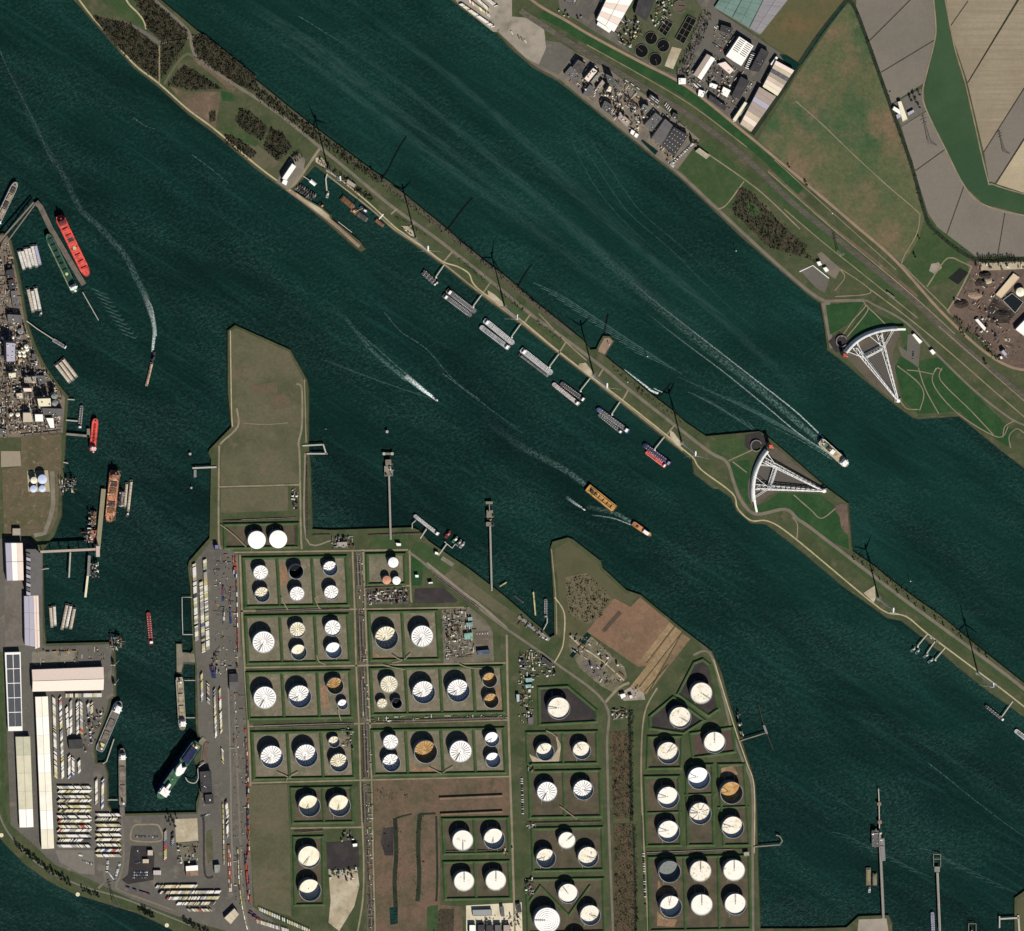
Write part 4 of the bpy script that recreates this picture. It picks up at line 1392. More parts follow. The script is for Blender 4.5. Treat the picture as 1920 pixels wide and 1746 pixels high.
def cargo(name, label, cat, stern, bow, beam, D, mh, md, mhatch, nh=5, hs=(.16, .86), hw=.6, hh=2.5, house_at='aft', mhouse=None, tiers=(4,3,3,3), cranes=0, wings=True, group='seagoing ships', hl=.8, funnel=None, hlen=None):
    loc, L, rz = place(stern, bow, D)
    B = beam * S
    t = thing(name, label, cat, loc, rz, group)
    hull_parts(t, L, B, D, mh, md)
    x0, x1 = -L / 2 + hs[0] * L, -L / 2 + hs[1] * L
    if nh:
        st = (x1 - x0) / nh
        for i in range(nh):
            c = x0 + st * (i + .5)
            b = MB().box(c - st * hl / 2, c + st * hl / 2,-B * hw / 2, B * hw / 2, D, D + hh)
            hc = link('hatch_cover', b, mhatch[i % len(mhatch)] if isinstance(mhatch, list) else mhatch, t)
            if L > 120:
                for q in (-.25, .25):
                    link('hatch_seam', MB().box(c + st * hl * q - .25, c + st * hl * q + .25,-B * hw / 2, B * hw / 2, D + hh, D + hh + .3), md, hc)
    if house_at:
        ln = hlen or L * .09
        hx = -L / 2 + L * .1 if house_at == 'aft' else L / 2 - L * .14
        mm = mhouse or WHITE
        z = house(t, hx, D, ln, B * .82, tiers, mm, B * .98 if wings else 0)
        fx = hx - ln * .75 if house_at == 'aft' else -L / 2 + L * .07
        link('funnel', MB().cyl(fx, 0, D, z + 1, L * .013 + .8, None, 12), funnel or mm, t)
        link('mast', MB().tube((hx, 0, z),(hx, 0, z + 7), .35,6).tube((hx, -2.5, z + 4.5),(hx, 2.5, z + 4.5), .2,4), STEEL, t)
    for i in range(cranes):
        cx = x0 + (x1 - x0) * (i + .5) / cranes
        c = link('deck_crane', MB().cyl(cx, 0, D, D + 11,1.3,1.1,10), mhouse or CREAM, t)
        link('jib', MB().tube((cx, 0, D + 10),(cx + L * .1, B * .1, D + 13), .7,4), mhouse or CREAM, c)
    fx = L / 2 - L * .06
    link('windlass', MB().box(fx - 2, fx + 1,-2.2,2.2, D, D + 1.4), STEELD, t)
    link('foremast', MB().tube((fx, 0, D),(fx, 0, D + 8), .35,6), STEEL, t)
    return t, L, B


def tanker(label, stern, bow, beam, D, mh, md, mhouse=None, pipes=3, domes=10, group='river tankers moored along the dike', name='river_tanker', pm=None, tiers=(2.6,2.4), ends=None):
    """Inland tank barge: flat deck with lengthwise pipes, a row of hatches and a wheelhouse aft."""
    loc, L, rz = place(stern, bow, D)
    B = beam * S
    t = thing(name, label, 'tanker', loc, rz, group)
    hull_parts(t, L, B, D, mh, md, .07, .03, rail=.6)
    m = pm or STEEL
    for i in range(pipes):
        y = (i - (pipes - 1) / 2) * B * .22
        link('deck_pipe', MB().tube((-L * .3, y, D + .9),(L * .40, y, D + .9), .45,6), m, t)
    if ends:
        link('foredeck', MB().box(L * .40, L * .47,-B * .36, B * .36, D, D + 1.0), ends, t)
        link('afterdeck', MB().box(-L * .49,-L * .40,-B * .46, B * .46, D, D + 1.0), ends, t)
    for i in range(domes):
        x = -L * .26 + L * .62 * i / max(domes - 1,1)
        for s in (-1,1):
            link('tank_hatch', shared(('tank_hatch', round(D, 1)), lambda: MB().cyl(0,0,0,1.6,1.0, .9,8), WHITE), None, t, (x, s * B * .33, D))
    for i in range(3):
        x = -L * .2 + L * .25 * i
        link('cross_pipe', MB().tube((x, -B * .42, D + 1.3),(x, B * .42, D + 1.3), .4,6), m, t)
    house(t, -L / 2 + L * .09, D, L * .07, B * .72, tiers, mhouse or WHITE)
    link('foremast', MB().tube((L * .45,0, D),(L * .45,0, D + 5), .3,6), WHITE, t)
    return t


def barge(label, a, c, beam, D, mh, cover, group, name='barge', seams=8, ridge_h=1.6):
    """Dumb barge with a long arched cover in sections."""
    loc, L, rz = place(a, c, D)
    B = beam * S
    t = thing(name, label, 'barge', loc, rz, group)
    hull_parts(t, L, B, D, mh, STEELD, square=True, rail=.5)
    n = seams
    x0, x1 = -L * .44, L * .42
    if cover is not None:
        for i in range(n):
            p, q = x0 + (x1 - x0) * i / n, x0 + (x1 - x0) * (i + .94) / n
            b = MB()
            w = B * .42
            prof = [(-w, D + .6),(-w, D + 1.2),(-w * .4, D + 1.2 + ridge_h),(w * .4, D + 1.2 + ridge_h),(w, D + 1.2),(w, D + .6)]
            b.v = [(p, y, z) for y, z in prof] + [(q, y, z) for y, z in prof]
            k = len(prof)
            b.f = [(j, j + 1, k + j + 1, k + j) for j in range(k - 1)] + [tuple(range(k))[::-1], tuple(range(k, 2 * k))]
            link('cover', b, cover, t)
    link('bollard_deck', MB().box(L * .43, L * .49,-B * .4, B * .4, D, D + .7), STEEL, t)
    return t


def workboat(label, stern, bow, beam, D, mh, md, mhouse, name='tugboat', cat='tug', group='small craft', hx=.1, big=1.0):
    loc, L, rz = place(stern, bow, D)
    B = beam * S
    t = thing(name, label, cat, loc, rz, group)
    hull_parts(t, L, B, D, mh, md, .3, .08, rail=.5)
    z = house(t, L * hx, D, L * .3 * big, B * .62,(2.4,2.2), mhouse)
    link('mast', MB().tube((L * hx, 0, z),(L * hx, 0, z + 3.5), .25,6), STEEL, t)
    link('winch', MB().box(-L * .3,-L * .2,-B * .2, B * .2, D, D + 1.2), STEELD, t)
    return t


RED = cm((226,92,82))
REDD = cm((170,58,52))
GRN = cm((58,96,78))
GRND = cm((44,70,58))
SALMON = cm((204,140,104))
GREY = cm((132,128,122))
GREYD = cm((84,82,82))
BEIGE = cm((170,156,134))
NAVY = cm((40,44,84))
BLUEG = cm((116,122,142))
PURPLE = cm((84,76,102))
ORANGE = cm((190,146,84))
LILAC = cm((176,172,196))
BARGEW = mat('barge_cover', (206,200,190), rough=.6, var=.07, rnd=.12)
BARGEB = mat('barge_cover_beige', (196,182,162), rough=.6, var=.08, rnd=.1)
DECKG = mat('deck_grey', (104,104,106), rough=.7, var=.15, c2=(84,86,90), scale2=.1)
DECKL = mat('deck_pale', (164,164,166), rough=.7, var=.14, c2=(140,142,148), scale2=.1)

# --- the ore quay
t, L, B = cargo('bulk_carrier', 'red bulk carrier with one hold open beside the ore jetty', 'cargo ship', (111,405),(165,518),17.5,10, RED, RED, RED, 7,(.2, .95), .62,2.2, 'aft', cm((120,60,58)),(4,3,3))
link('hold_opening', MB().box(-L * .5 + L * .37,-L * .5 + L * .42,-B * .28, B * .28,12.3,12.7), STEELD, t)
link('helicopter_mark', MB().cyl(-L * .5 + L * .53,0,12.2,12.6,5.5, None, 20), cm((176,196,150)), t)
t, L, B = cargo('bulk_carrier', 'dark green bulk carrier with white wheelhouse at the ore jetty', 'cargo ship', (142,549),(89,439),15.5,9, GRN, GRN, GRND, 7,(.2, .93), .56,2.2, 'aft', None, (4,3,3,3), hlen=13)
link('helicopter_mark', MB().cyl(-L * .5 + L * .32,0,11.3,11.7,5, None, 20), cm((186,196,140)), t)
link('side_walkway', MB().box(-L * .36, L * .36, B * .36, B * .44,9,9.6), cm((150,150,124)), t)
cargo('coaster', 'white and brown coaster at the north-western corner', 'cargo ship', (-8,424),(31,342),12,7, WHITE, cm((150,136,120)),[BEIGE, STEELD],4,(.25, .9), .6,2, 'aft', None, (3,3,3))
grp = 'barges moored by the western shore'
for i in range(6):
    f = i / 5
    a = (35 + (385 - 205) / 5.82 * f, 469.5 - 13 * f + (2 if i % 2 else 0))
    c = (45.5 + 30 * f, 506.5 - 6 * f + (-3 if i % 2 else 0))
    barge(f'{"lilac-grey" if i == 5 else "white covered"} barge, {ORD[i]} from the shore in the raft of six', a, c, 6.4,3, GREY, LILAC if i == 5 else BARGEW, grp)
for i, (a, c) in enumerate((((52,540),(62.5,586)),((60,543),(68,583)),((66,538),(75.5,583)))):
    barge(f'{("grey", "white", "pale")[i]} covered barge, {ORD[i]} from the shore in the raft of three', a, c, 6.4,3, GREY, (BARGEB, BARGEW, BARGEW)[i], grp)
workboat('white and blue pusher boat below the raft of three barges', (75,593),(77.5,583),4.4,2.5, BLUEG, DECKG, WHITE)
for i, (a, c) in enumerate((((104,682),(132,718)),((111,677),(138,714)),((117,672),(144.5,708)))):
    barge(f'beige covered barge, {ORD[i]} from the shore in the slanting raft', a, c, 7,3, GREY, BARGEB, grp)
tanker('small white and grey bunkering boat at the end of the long gangway', (124,652),(99,637),7,3, GREY, DECKL, group='river tankers', domes=3)
barge('tan open barge pushed down the basin', (285,680),(274.5,724),5,3, cm((188,164,140)), cm((198,172,148)), 'vessels under way', seams=10)
workboat('dark blue pusher boat behind the tan barge', (290,660),(286,679),5.5,3, NAVY, STEELD, cm((70,70,80)), name='pusher_boat', cat='pusher boat')
cargo('chemical_tanker', 'bright red chemical tanker at the works jetty', 'tanker', (173.5,846),(179.5,785),12,7, RED, RED, [REDD],6,(.22, .84), .3,1.6, 'aft', cm((230,190,186)),(3,3,3), hlen=14)
tanker('slim grey river tanker inside the red chemical tanker', (149,804),(153.5,760),6.6,3, GREY, DECKG, group='river tankers')
cargo('bulk_carrier', 'rust-orange bulk carrier with open holds at the grain jetty', 'cargo ship', (216,882),(206,979),18.5,9, SALMON, SALMON, [STEELD, RUSTY, SALMON],5,(.2, .84), .7,1.2, 'aft', cm((150,110,92)),(4,3,3))
for i, (a, c, w, mm) in enumerate((((246.5,900),(240,960),5, BARGEB),((238,905),(234,951),5, BARGEB))):
    barge(f'beige lighter, {("outer", "inner")[i]} of two alongside the rust-orange ship', a, c, w, 3, BEIGE, mm, 'lighters beside the rust-orange ship')
workboat('white pusher boat at the tail of the outer lighter', (238,969),(240,959),4.6,2.5, GREY, DECKG, WHITE)
for i, (a, c) in enumerate((((94.5,1137),(97.5,1177)),((101.5,1135),(103.5,1174)))):
    barge(f'{("beige", "white")[i]} covered barge, {("western", "eastern")[i]} of the upright pair by the sheds', a, c, 6,3, GREY, (BARGEB, BARGEW)[i], grp)
for i, (a, c) in enumerate((((126,1132),(116,1181)),((133,1134),(124,1178)),((140,1139),(132,1180)))):
    barge(f'beige covered barge, {ORD[i]} from the sheds in the leaning raft', a, c, 6.2,3, GREY, (BARGEB, BARGEW, BARGEB)[i], grp)
t = tanker('red river barge with white wheelhouse heading up the basin', (283.5,1209),(278,1148),8,3.5, REDD, cm((146,66,64)), group='vessels under way', pm=cm((160,84,78)))
t, L, B = cargo('cargo_ship', 'grey cargo ship with white forward bridge at the western quay', 'cargo ship', (186,1408),(225.5,1315),15.5,8, WHITE, cm((110,104,98)), cm((124,114,104)),2,(.18, .66), .66,2, 'fore', None, (4,4,3), hlen=26, funnel=WHITE)
link('yellow_ramp', MB().box(-L * .5 + L * .1,-L * .5 + L * .16,-B * .3, B * .3,8,10), cm((214,206,140)), t)
cargo('cargo_ship', 'long grey ro-ro ship with white forward bridge by the trailer park', 'cargo ship', (230,1512),(229,1403),13,7, cm((170,160,146)), cm((128,118,106)), cm((136,126,112)),2,(.08, .72), .7,1.6, 'fore', None, (4,3,3), hlen=18)
t, L, B = cargo('cargo_ship', 'beige-decked cargo ship with white bridge at the container quay', 'cargo ship', (336.5,1270),(342.5,1369),13.5,8, CREAM, cm((150,140,120)), cm((164,152,128)),3,(.06, .74), .66,2, 'fore', None, (4,4,3), hlen=20)
# --- the ferry
t, L, B = cargo('ferry', 'big blue-hulled ferry with green deck and white bridge', 'ferry', (372,1392),(298,1498),21,20, NAVY, cm((62,104,78)), GRND, 0, house_at='fore', tiers=(4,4), hlen=26, group='seagoing ships')
D = 20
link('upper_deck', MB().box(-L * .40,-L * .16,-B * .34, B * .34, D, D + 3), NAVY, t)
link('funnel_casing', MB().prism([(-L * .12,-B * .30),(-L * .02,-B * .36),(L * .05,-B * .2),(L * .07,0),(L * .05, B * .2),(-L * .02, B * .36),(-L * .12, B * .30),(-L * .07,0)], D, D + 9), WHITE, t)
link('helideck_ring', MB().cyl(L * .15,0, D + .3, D + .6,6, None, 24), cm((40,66,52)), t)
link('helideck_mark', MB().cyl(L * .15,0, D + .6, D + .8,3.6, None, 20), cm((108,150,110)), t)
link('fin', MB().prism([(L * .22,-B * .1),(L * .30,-B * .12),(L * .33,0),(L * .30, B * .12),(L * .22, B * .1)], D, D + 7), WHITE, t)
link('stern_deck', MB().box(-L * .47,-L * .41,-B * .3, B * .3, D, D + 2), cm((150,136,100)), t)
barge('rusty unloader pontoon west of the grain jetty, upper one', (176,958),(174,984),11,3, RUSTY, RUSTY, 'unloader pontoons at the grain jetty', name='unloader_pontoon', seams=3, ridge_h=5)
barge('brown unloader pontoon west of the grain jetty, lower one', (175,992),(171,1018),15,3, RUSTY, cm((168,112,92)), 'unloader pontoons at the grain jetty', name='unloader_pontoon', seams=4, ridge_h=4)
barge('grey crane pontoon between the rust-orange ship and the lighters', (229,920),(226,950),9,3, GREYD, GREY, 'lighters beside the rust-orange ship', name='crane_pontoon', seams=3, ridge_h=6)
# --- tankers along the dike
tanker('short dark tanker, upper of the first pair along the dike', (821,532),(794,507),5.4,3, STEELD, GREYD, cm((226,206,206)), domes=4)
tanker('short grey tanker, lower of the first pair along the dike', (817,535),(791,512),5,3, GREYD, DECKG, WHITE, domes=4)
tanker('grey tanker with white wheelhouse, upper of the second pair', (838,544),(892,586),10,3.4, GREY, DECKG, WHITE, pm=DECKL, domes=14)
tanker('grey tanker with white wheelhouse, lower of the second pair', (831,553),(884,593),9,3.4, GREY, DECKG, WHITE, pm=DECKL, domes=14)
tanker('pale tanker crowded with pipes, upper of the third pair', (908,600),(963,645),10,3.4, WHITE, DECKL, WHITE, pm=WHITE, domes=12)
tanker('pale tanker with white wheelhouse at the east end, lower of the third pair', (955,654),(900,612),10,3.4, GREY, DECKL, WHITE, pm=DECKL, domes=14)
tanker('white tanker, alone on its berth inside a thin dark barge', (977,655),(1035,701),10.5,3.4, WHITE, DECKL, WHITE, pm=WHITE, domes=14)
barge('thin dark barge outside the white tanker', (973,664),(1028,706),5.5,2.4, GREYD, DECKG, 'river tankers moored along the dike')
tanker('dark grey tanker, inner of the fourth pair', (1096,751),(1051,718),9,3.2, GREYD, GREYD, WHITE, pm=STEEL)
tanker('pinkish tanker with white ring-decked stern, outer of the fourth pair', (1086,759),(1036,719),8,3.2, cm((196,176,172)), cm((178,160,156)), WHITE, pm=WHITE)
tanker('grey tanker with blue ends, sixth berth along the dike', (1179,810),(1119,766),9.5,3.4, NAVY, DECKG, WHITE, pm=DECKL, ends=cm((84,92,142)))
tanker('slim olive-grey tanker outside the blue-ended one', (1166,812),(1122,777),6,3.2, cm((124,124,112)), DECKG, WHITE)
tanker('purple and blue tanker on the last berth before the barrier', (1257,871),(1206,833),9.5,3.4, NAVY, PURPLE, cm((160,160,170)), ends=NAVY, pm=cm((90,84,120)))
tanker('bright red tanker outside the purple and blue one', (1248,875),(1211,847),8,3.2, RED, RED, WHITE, pm=cm((236,120,110)))
# --- under way
b_lab = 'ochre deck barge under tow in mid-river'
loc, L, rz = place((1101,914),(1153,955.5),5)
t = thing('deck_barge', b_lab, 'barge', loc, rz, 'vessels under way')
hull_parts(t, L, 15.5 * S, 5, cm((150,112,66)), ORANGE, square=True, rail=1.2)
B = 15.5 * S
for i in range(6):
    x = -L * .36 + L * .72 * i / 5
    link('deck_beam', MB().box(x - .6, x + .6,-B * .2, B * .2,5,6.6), cm((120,88,52)), t)
for s_ in (-1,1):
    link('side_rail', MB().box(-L * .42, L * .42, s_ * B * .28 - .8, s_ * B * .28 + .8,5,7.2), cm((206,164,100)), t)
link('cargo_block', MB().box(-L * .38,-L * .28,-B * .16, B * .16,5,9), STEELD, t)
link('cargo_block', MB().box(-L * .22,-L * .15,-B * .1, B * .14,5,8), RUSTY, t)
workboat('sea-going tug with orange afterdeck towing the ochre barge', (1186,981),(1221,1005),10,4.5, STEELD, cm((196,132,84)), WHITE, hx=.2, group='vessels under way')
workboat('small white launch beside the ochre barge', (1089,950),(1097.5,957.5),2.6,1.5, WHITE, DECKL, WHITE, name='launch', cat='boat', group='vessels under way')
workboat('white speedboat at the head of the long foam trail', (812,745.5),(821,752),3.4,2, WHITE, WHITE, cm((190,180,170)), name='speedboat', cat='boat', group='vessels under way')
t, L, B = cargo('survey_ship', 'white and cream working ship steaming past the lower barrier gate', 'ship', (1538,827),(1589,873),15,8, WHITE, cm((186,170,140)),[cm((110,130,110)), STEELD, WHITE],3,(.1, .5), .56,3, 'fore', None, (4,3,3), cranes=1, hlen=18, group='vessels under way')
# --- boats at the oil terminal
tanker('white and grey river tanker at the oil terminal jetty', (823,1003),(776,966),7.5,3.2, GREY, DECKL, WHITE, pm=WHITE, group='river tankers')
workboat('red-decked tug at the terminal jetty', (835,1009),(844,996),6,3, REDD, cm((110,56,56)), cm((206,130,110)))
workboat('green-decked tug at the terminal jetty', (848,1018),(858,1006),6,3, STEELD, cm((66,140,86)), WHITE)
workboat('grey tug, inner of two at the terminal jetty', (856,1024),(865,1012),5.4,3, GREY, DECKG, cm((190,190,186)))
workboat('grey tug, outermost at the terminal jetty', (862,1028),(871,1016),5.4,3, GREY, DECKL, cm((196,196,190)))
tanker('grey barge standing upright in the little inlet', (1023,1158),(1023,1123),6,3, GREY, DECKG, cm((170,170,170)), group='river tankers', domes=8)
barge('thin dark pontoon at the mouth of the little inlet', (964,1117),(981,1130),3,1.6, GREYD, None, 'small craft', name='pontoon')
# --- east end
t = tanker('thin dark tanker by the last island walkway', (1882,1351),(1847,1323),6,3, STEELD, GREYD, WHITE, group='river tankers', domes=6)
tanker('white tanker cut off by the right-hand edge', (1950,1406),(1903,1369),8,3, WHITE, DECKL, WHITE, group='river tankers')
for i, (a, c) in enumerate((((1708,1222),(1716,1213)),((1717,1226),(1724,1216)),((1732,1233),(1741,1225)),((1740,1243),(1750,1234)))):
    workboat(f'greenish patrol boat, {ORD[i]} from the west at the three gangways', a, c, 4,2.2, cm((150,176,166)), DECKG, cm((200,212,206)), name='patrol_boat', cat='boat', group='patrol boats at the gangways')
barge('mottled yellow-grey barge, outer of two at the long jetty', (1628,1661),(1628,1627),9,3, GREY, cm((142,132,98)), 'lighters at the long jetty')
barge('mottled yellow-grey barge, inner of two at the long jetty', (1640,1661),(1640,1637),9,3, GREYD, cm((130,124,104)), 'lighters at the long jetty')
workboat('small white pusher boat under the mottled barges', (1630,1674),(1630,1663),3.4,2.4, WHITE, DECKL, WHITE)
tanker('pale blue-grey tanker at the foot of the middle jetty', (1750,1762),(1748,1710),7,3, BLUEG, cm((140,146,164)), WHITE, group='river tankers', pm=LILAC)
# --- the small harbour on the island
rnd = random.Random(3)
MAR = [cm((190,188,180)), cm((120,110,100)), cm((96,126,110)), cm((150,120,100)), cm((70,74,84))]
k = 0
for r_ in range(2):
    for i in range(8):
        x, y = 556 + i * 4.0 + r_ * 5.5,353 + i * 2.6 - r_ * 5 + rnd.uniform(-1,1)
        workboat(f'small {("pale", "brown", "green", "tan", "dark")[k % 5]} boat, {ORD[i] if i < 7 else "eighth"} from the west in the marina {("shore", "outer")[r_]} row', (x - 1.5, y + 4),(x + 2.5, y - 3),2.4 + rnd.random(),1.6, MAR[k % 5], DECKG, MAR[(k * 2) % 5], name='marina_boat', cat='boat', group='boats in the island marina')
        k += 1
barge('white floating boathouse in the island harbour', (581,338),(592,347),7,2, WHITE, WHITE, 'small craft', name='boathouse', seams=3)
workboat('grey workboat at the foot of the harbour gangway', (613,372),(615,358),5,2.6, GREY, DECKL, cm((214,210,180)))
workboat('dark pontoon with round orange deck by the harbour wall', (598,382),(607,388),6,2, STEELD, STEELD, cm((206,160,104)), name='work_pontoon', cat='pontoon')
barge('brown work barge with blue end in the island harbour', (640,370),(664,390),11,2.6, RUSTY, RUSTY, 'work barges in the island harbour', seams=4, ridge_h=.5)
barge('grey work barge carrying pipes below the yellow crane', (670,400),(688,413),9,2.6, GREY, GREYD, 'work barges in the island harbour', seams=5, ridge_h=.8)
workboat('purple-grey launch with white cabin beside the yellow crane', (675,388),(690,399),6,2.6, PURPLE, PURPLE, WHITE)
barge('small brown pontoon at the harbour mouth', (704,412),(719,424),7,2, RUSTY, RUSTY, 'work barges in the island harbour', seams=3, ridge_h=.4)
# floating crane
loc = (*W(664,396,2),0)
t = thing('floating_crane', 'yellow crane barge with raised boom in the island harbour', 'crane', loc, rad(-38))
link('pontoon', MB().box(-11,11,-8,8,-1,2.2), RUSTY, t)
link('cab', MB().box(-5,3,-3,3,2.2,7), cm((214,190,150)), t)
bm = MB()
for s_ in (-1.6,1.6):
    bm.tube((0, s_, 6),(6,26 + s_ * .2,24), .7,6)
for i in range(7):
    f = i / 7
    bm.tube((6 * f, -1.6 + 26 * f, 6 + 18 * f),(6 * (f + .1),1.6 + 26 * (f + .1),6 + 18 * (f + .1)), .4,4)
link('boom', bm, cm((206,178,140)), t)

# ------------------------------------------------------------------ wakes and foam
foam('wake_foam', [(818,749),(798,735),(778,719),(760,705)],(5,13), FOAM, (2.2, .5))
foam('wake_foam', [(772,716),(740,694),(700,660),(650,600),(615,575)],(9,10), FOAM_THIN, (.9, .0))
foam('wake_foam', [(765,705),(720,665),(680,630),(655,610)],(3,3), FOAM_THIN, (1, .2))
foam('wake_foam', [(760,715),(710,670),(680,645)],(3,3), FOAM_THIN, (1, .2))
for i in range(26):
    f = i / 26
    x, y = 806 - 190 * f, 747 - 62 * f - 10 * f * f
    foam('wake_ripple', [(x, y),(x - 12 - 6 * f, y - 5 + 3 * f)],(1.3,1.6), RIPPLE, (1.0 - .6 * f, .3))
foam('wake_foam', [(900,750),(850,712),(800,655),(752,622),(720,585)],(2,3), FOAM_THIN, (.8, .5))
foam('wake_foam', [(830,700),(880,738),(930,775),(980,812)],(2,3), FOAM_THIN, (.9, .2))
foam('wake_foam', [(286,660),(288,640),(290,620),(286,596),(278,572),(270,548)],(5,14), FOAM, (1.1, .05))
foam('wake_foam', [(293,630),(286,580),(276,562)],(3,3), FOAM, (1, .5))
foam('wake_foam', [(276,562),(255,520),(235,480),(190,430),(150,390),(120,330),(95,290),(60,225),(30,160),(8,120)],(14,14), FOAM_THIN, (.55, .0))
foam('wake_foam', [(100,310),(70,240),(40,180),(15,130),(0,96)],(2.4,2.4), FOAM_THIN, (.5, .6))
for i in range(11):
    f = i / 10
    x, y = 182 + 62 * f, 548 + 84 * f
    foam('swell', [(x - 12 - 6 * f, y - 8),(x - 2, y - 4 + 2 * f),(x + 10, y + 2),(x + 20 - 8 * f, y + 4 - 8 * f)],(2.6,3.2), RIPPLE, (.75, .5), ends=True)
foam('wake_foam', [(1538,828),(1505,800),(1470,770),(1430,735),(1360,680),(1280,615),(1200,545),(1100,455),(1040,405)],(12,24), FOAM_THIN, (.95, .0))
foam('wake_foam', [(1545,822),(1490,770),(1420,715),(1330,645),(1240,575),(1180,525)],(2.8,3), FOAM, (1.0, .02))
foam('wake_foam', [(1555,850),(1500,815),(1440,765),(1360,700),(1280,640),(1210,585)],(2.4,2.6), FOAM, (.9, .0))
for k, (a, c) in enumerate((((1560,862),(1440,797)),((1556,856),(1430,785)),((1552,850),(1400,765)),((1548,846),(1360,742)),((1540,840),(1310,722)),((1530,836),(1270,706)))):
    foam('bow_wave', [a, ((a[0] + c[0]) / 2,(a[1] + c[1]) / 2 - 4), c],(2.2,2.6), FOAM_THIN if k < 3 else RIPPLE, (1.3, .2))
for k in range(14):
    f = k / 13
    foam('swell', [(1000 + 190 * f, 530 + 130 * f),(1060 + 190 * f, 558 + 128 * f),(1110 + 170 * f, 592 + 110 * f)],(1.8,1.8), RIPPLE, (.9, .5))
for k in range(9):
    foam('swell', [(1290 + k * 14,735 + k * 7),(1330 + k * 12,752 + k * 8),(1360 + k * 10,770 + k * 7)],(1.6,2), RIPPLE, (.8, .5))
foam('surf', [(1170,693),(1195,712),(1208,722),(1222,733),(1234,738)],(3,5), FOAM, (.8,1.6))
foam('surf', [(1226,728),(1236,733),(1242,735)],(2,3), FOAM, (1,1))
foam('wake_foam', [(1186,982),(1165,968),(1145,960),(1100,950)],(8,10), FOAM_THIN, (1.1, .3))
foam('wake_foam', [(1184,985),(1150,972),(1110,966)],(2,3), FOAM, (.8, .1))
foam('wake_foam', [(1098,910),(1075,892),(1050,876),(1000,850),(960,826),(900,780)],(12,18), FOAM_THIN, (.8, .0))
foam('wake_foam', [(1089,951),(1078,944),(1062,932)],(4,8), FOAM, (.9, .05))
for pts in ([(490,60),(560,100),(640,160),(740,235),(850,320),(960,400),(1080,490),(1200,580)],[(470,20),(540,60),(620,120),(720,190),(800,250),(940,360),(1060,450)],
            [(620,60),(740,150),(860,245),(960,330),(1080,430),(1200,530),(1340,640)],[(700,40),(800,110),(900,190),(1000,280),(1100,370),(1220,470)],[(480,10),(600,90),(700,170),(780,240)],
            [(1000,300),(1120,400),(1240,500),(1400,640),(1500,740)]):
    foam('stirred_streak', pts, (14,22), SILT, (.9, .7), z=.12, ends=True)
for pts in ([(1080,250),(1130,330),(1180,400),(1260,470),(1340,550),(1420,620)],[(1095,245),(1150,325),(1200,395),(1280,465),(1360,540)],[(1070,262),(1110,340),(1165,410),(1240,480)]):
    foam('wake_ripple', pts, (2.6,2.6), RIPPLE, (.35, .25), ends=True)
for pts in ([(1740,1430),(1790,1470),(1840,1510),(1900,1555),(1940,1580)],[(560,30),(600,55),(640,80)],[(250,220),(270,235),(290,242)],[(360,290),(400,320),(430,345)]):
    foam('wake_foam', pts, (2,2), FOAM_THIN, (.8, .4))
for k in range(18):
    x, y = 1560 + k * 18,1560 + (k % 9) * 9 + (k // 9) * 30
    foam('swell', [(x, y),(x + 22, y + 5),(x + 44, y + 14)],(1.8,1.8), RIPPLE, (.5, .3))
# ------------------------------------------------------------------ wind turbines
TURB = [((615,317),(-16,102,-140), 'by the island harbour'),((779,447),(-68,62,180), 'above the first tanker berth'),((946,575),(30,-90,150), 'by the sandy pad above the third tanker pair'),
        ((1113,703),(62,-62,178), 'opposite the sand spit'),((1278,830),(-75,48,168), 'just west of the lower barrier gate'),((1647,1122),(44,-80,165), 'on the sandy pad east of the lower gate'),
        ((1833,1262),(0,-118,120), 'last towards the lower right corner')]
TW = mat('turbine_white', (226,226,222), rough=.45, var=.03)


def blade_mesh():
    b = MB()
    prof = [(0,1.0, .9),(4,1.5, .8),(9,2.0, .6),(22,1.35, .4),(34, .85, .25),(43, .3, .12)]
    for r, c, t in prof:
        for k in range(6):
            a = k * math.pi / 3
            b.v.append((c * math.cos(a), t * math.sin(a), r))
    for i in range(len(prof) - 1):
        for k in range(6):
            j = (k + 1) % 6
            b.f.append((i * 6 + k, i * 6 + j, i * 6 + 6 + j, i * 6 + 6 + k))
    b.f.append(tuple(range((len(prof) - 1) * 6, len(prof) * 6)))
    me = b.mesh('blade')
    me.materials.append(TW)
    return me


BL = blade_mesh()
for (px, py), angs, where in TURB:
    t = thing('wind_turbine', f'white three-bladed wind turbine {where}', 'wind turbine', (*W(px, py, Z0), Z0),0, 'wind turbines along the dike')
    link('foundation', MB().cyl(0,0,0, .6,7,6,20), CONC, t)
    tw = MB()
    n = 20
    prof = [(0,2.7),(30,2.35),(65,1.9),(100,1.4)]
    for z, r in prof:
        for i in range(n):
            a = 2 * math.pi * i / n
            tw.v.append((r * math.cos(a), r * math.sin(a), z))
    for q in range(len(prof) - 1):
        for i in range(n):
            j = (i + 1) % n
            tw.f.append((q * n + i, q * n + j, q * n + n + j, q * n + n + i))
    link('tower', tw, TW, t, smooth=True)
    na = link('nacelle', MB().prism([(-2.1,-4),(2.1,-4),(2.4,2),(1.9,9),(-1.9,9),(-2.4,2)],99.5,104, True, True), TW, t)
    link('spinner', MB().tube((0,-4,101.7),(0,-7.4,101.7),1.9,10, .7), TW, na)
    for a in angs:
        o = link('blade', BL, None, t, (0,-5.6,101.7))
        o.rotation_euler = (0, rad(a),0)

# ------------------------------------------------------------------ the storm surge barrier
GW = mat('barrier_white', (232,232,228), rough=.5, var=.05, c2=(214,214,208), scale2=.05)
GD = mat('barrier_dark', (120,122,122), rough=.6, var=.12)


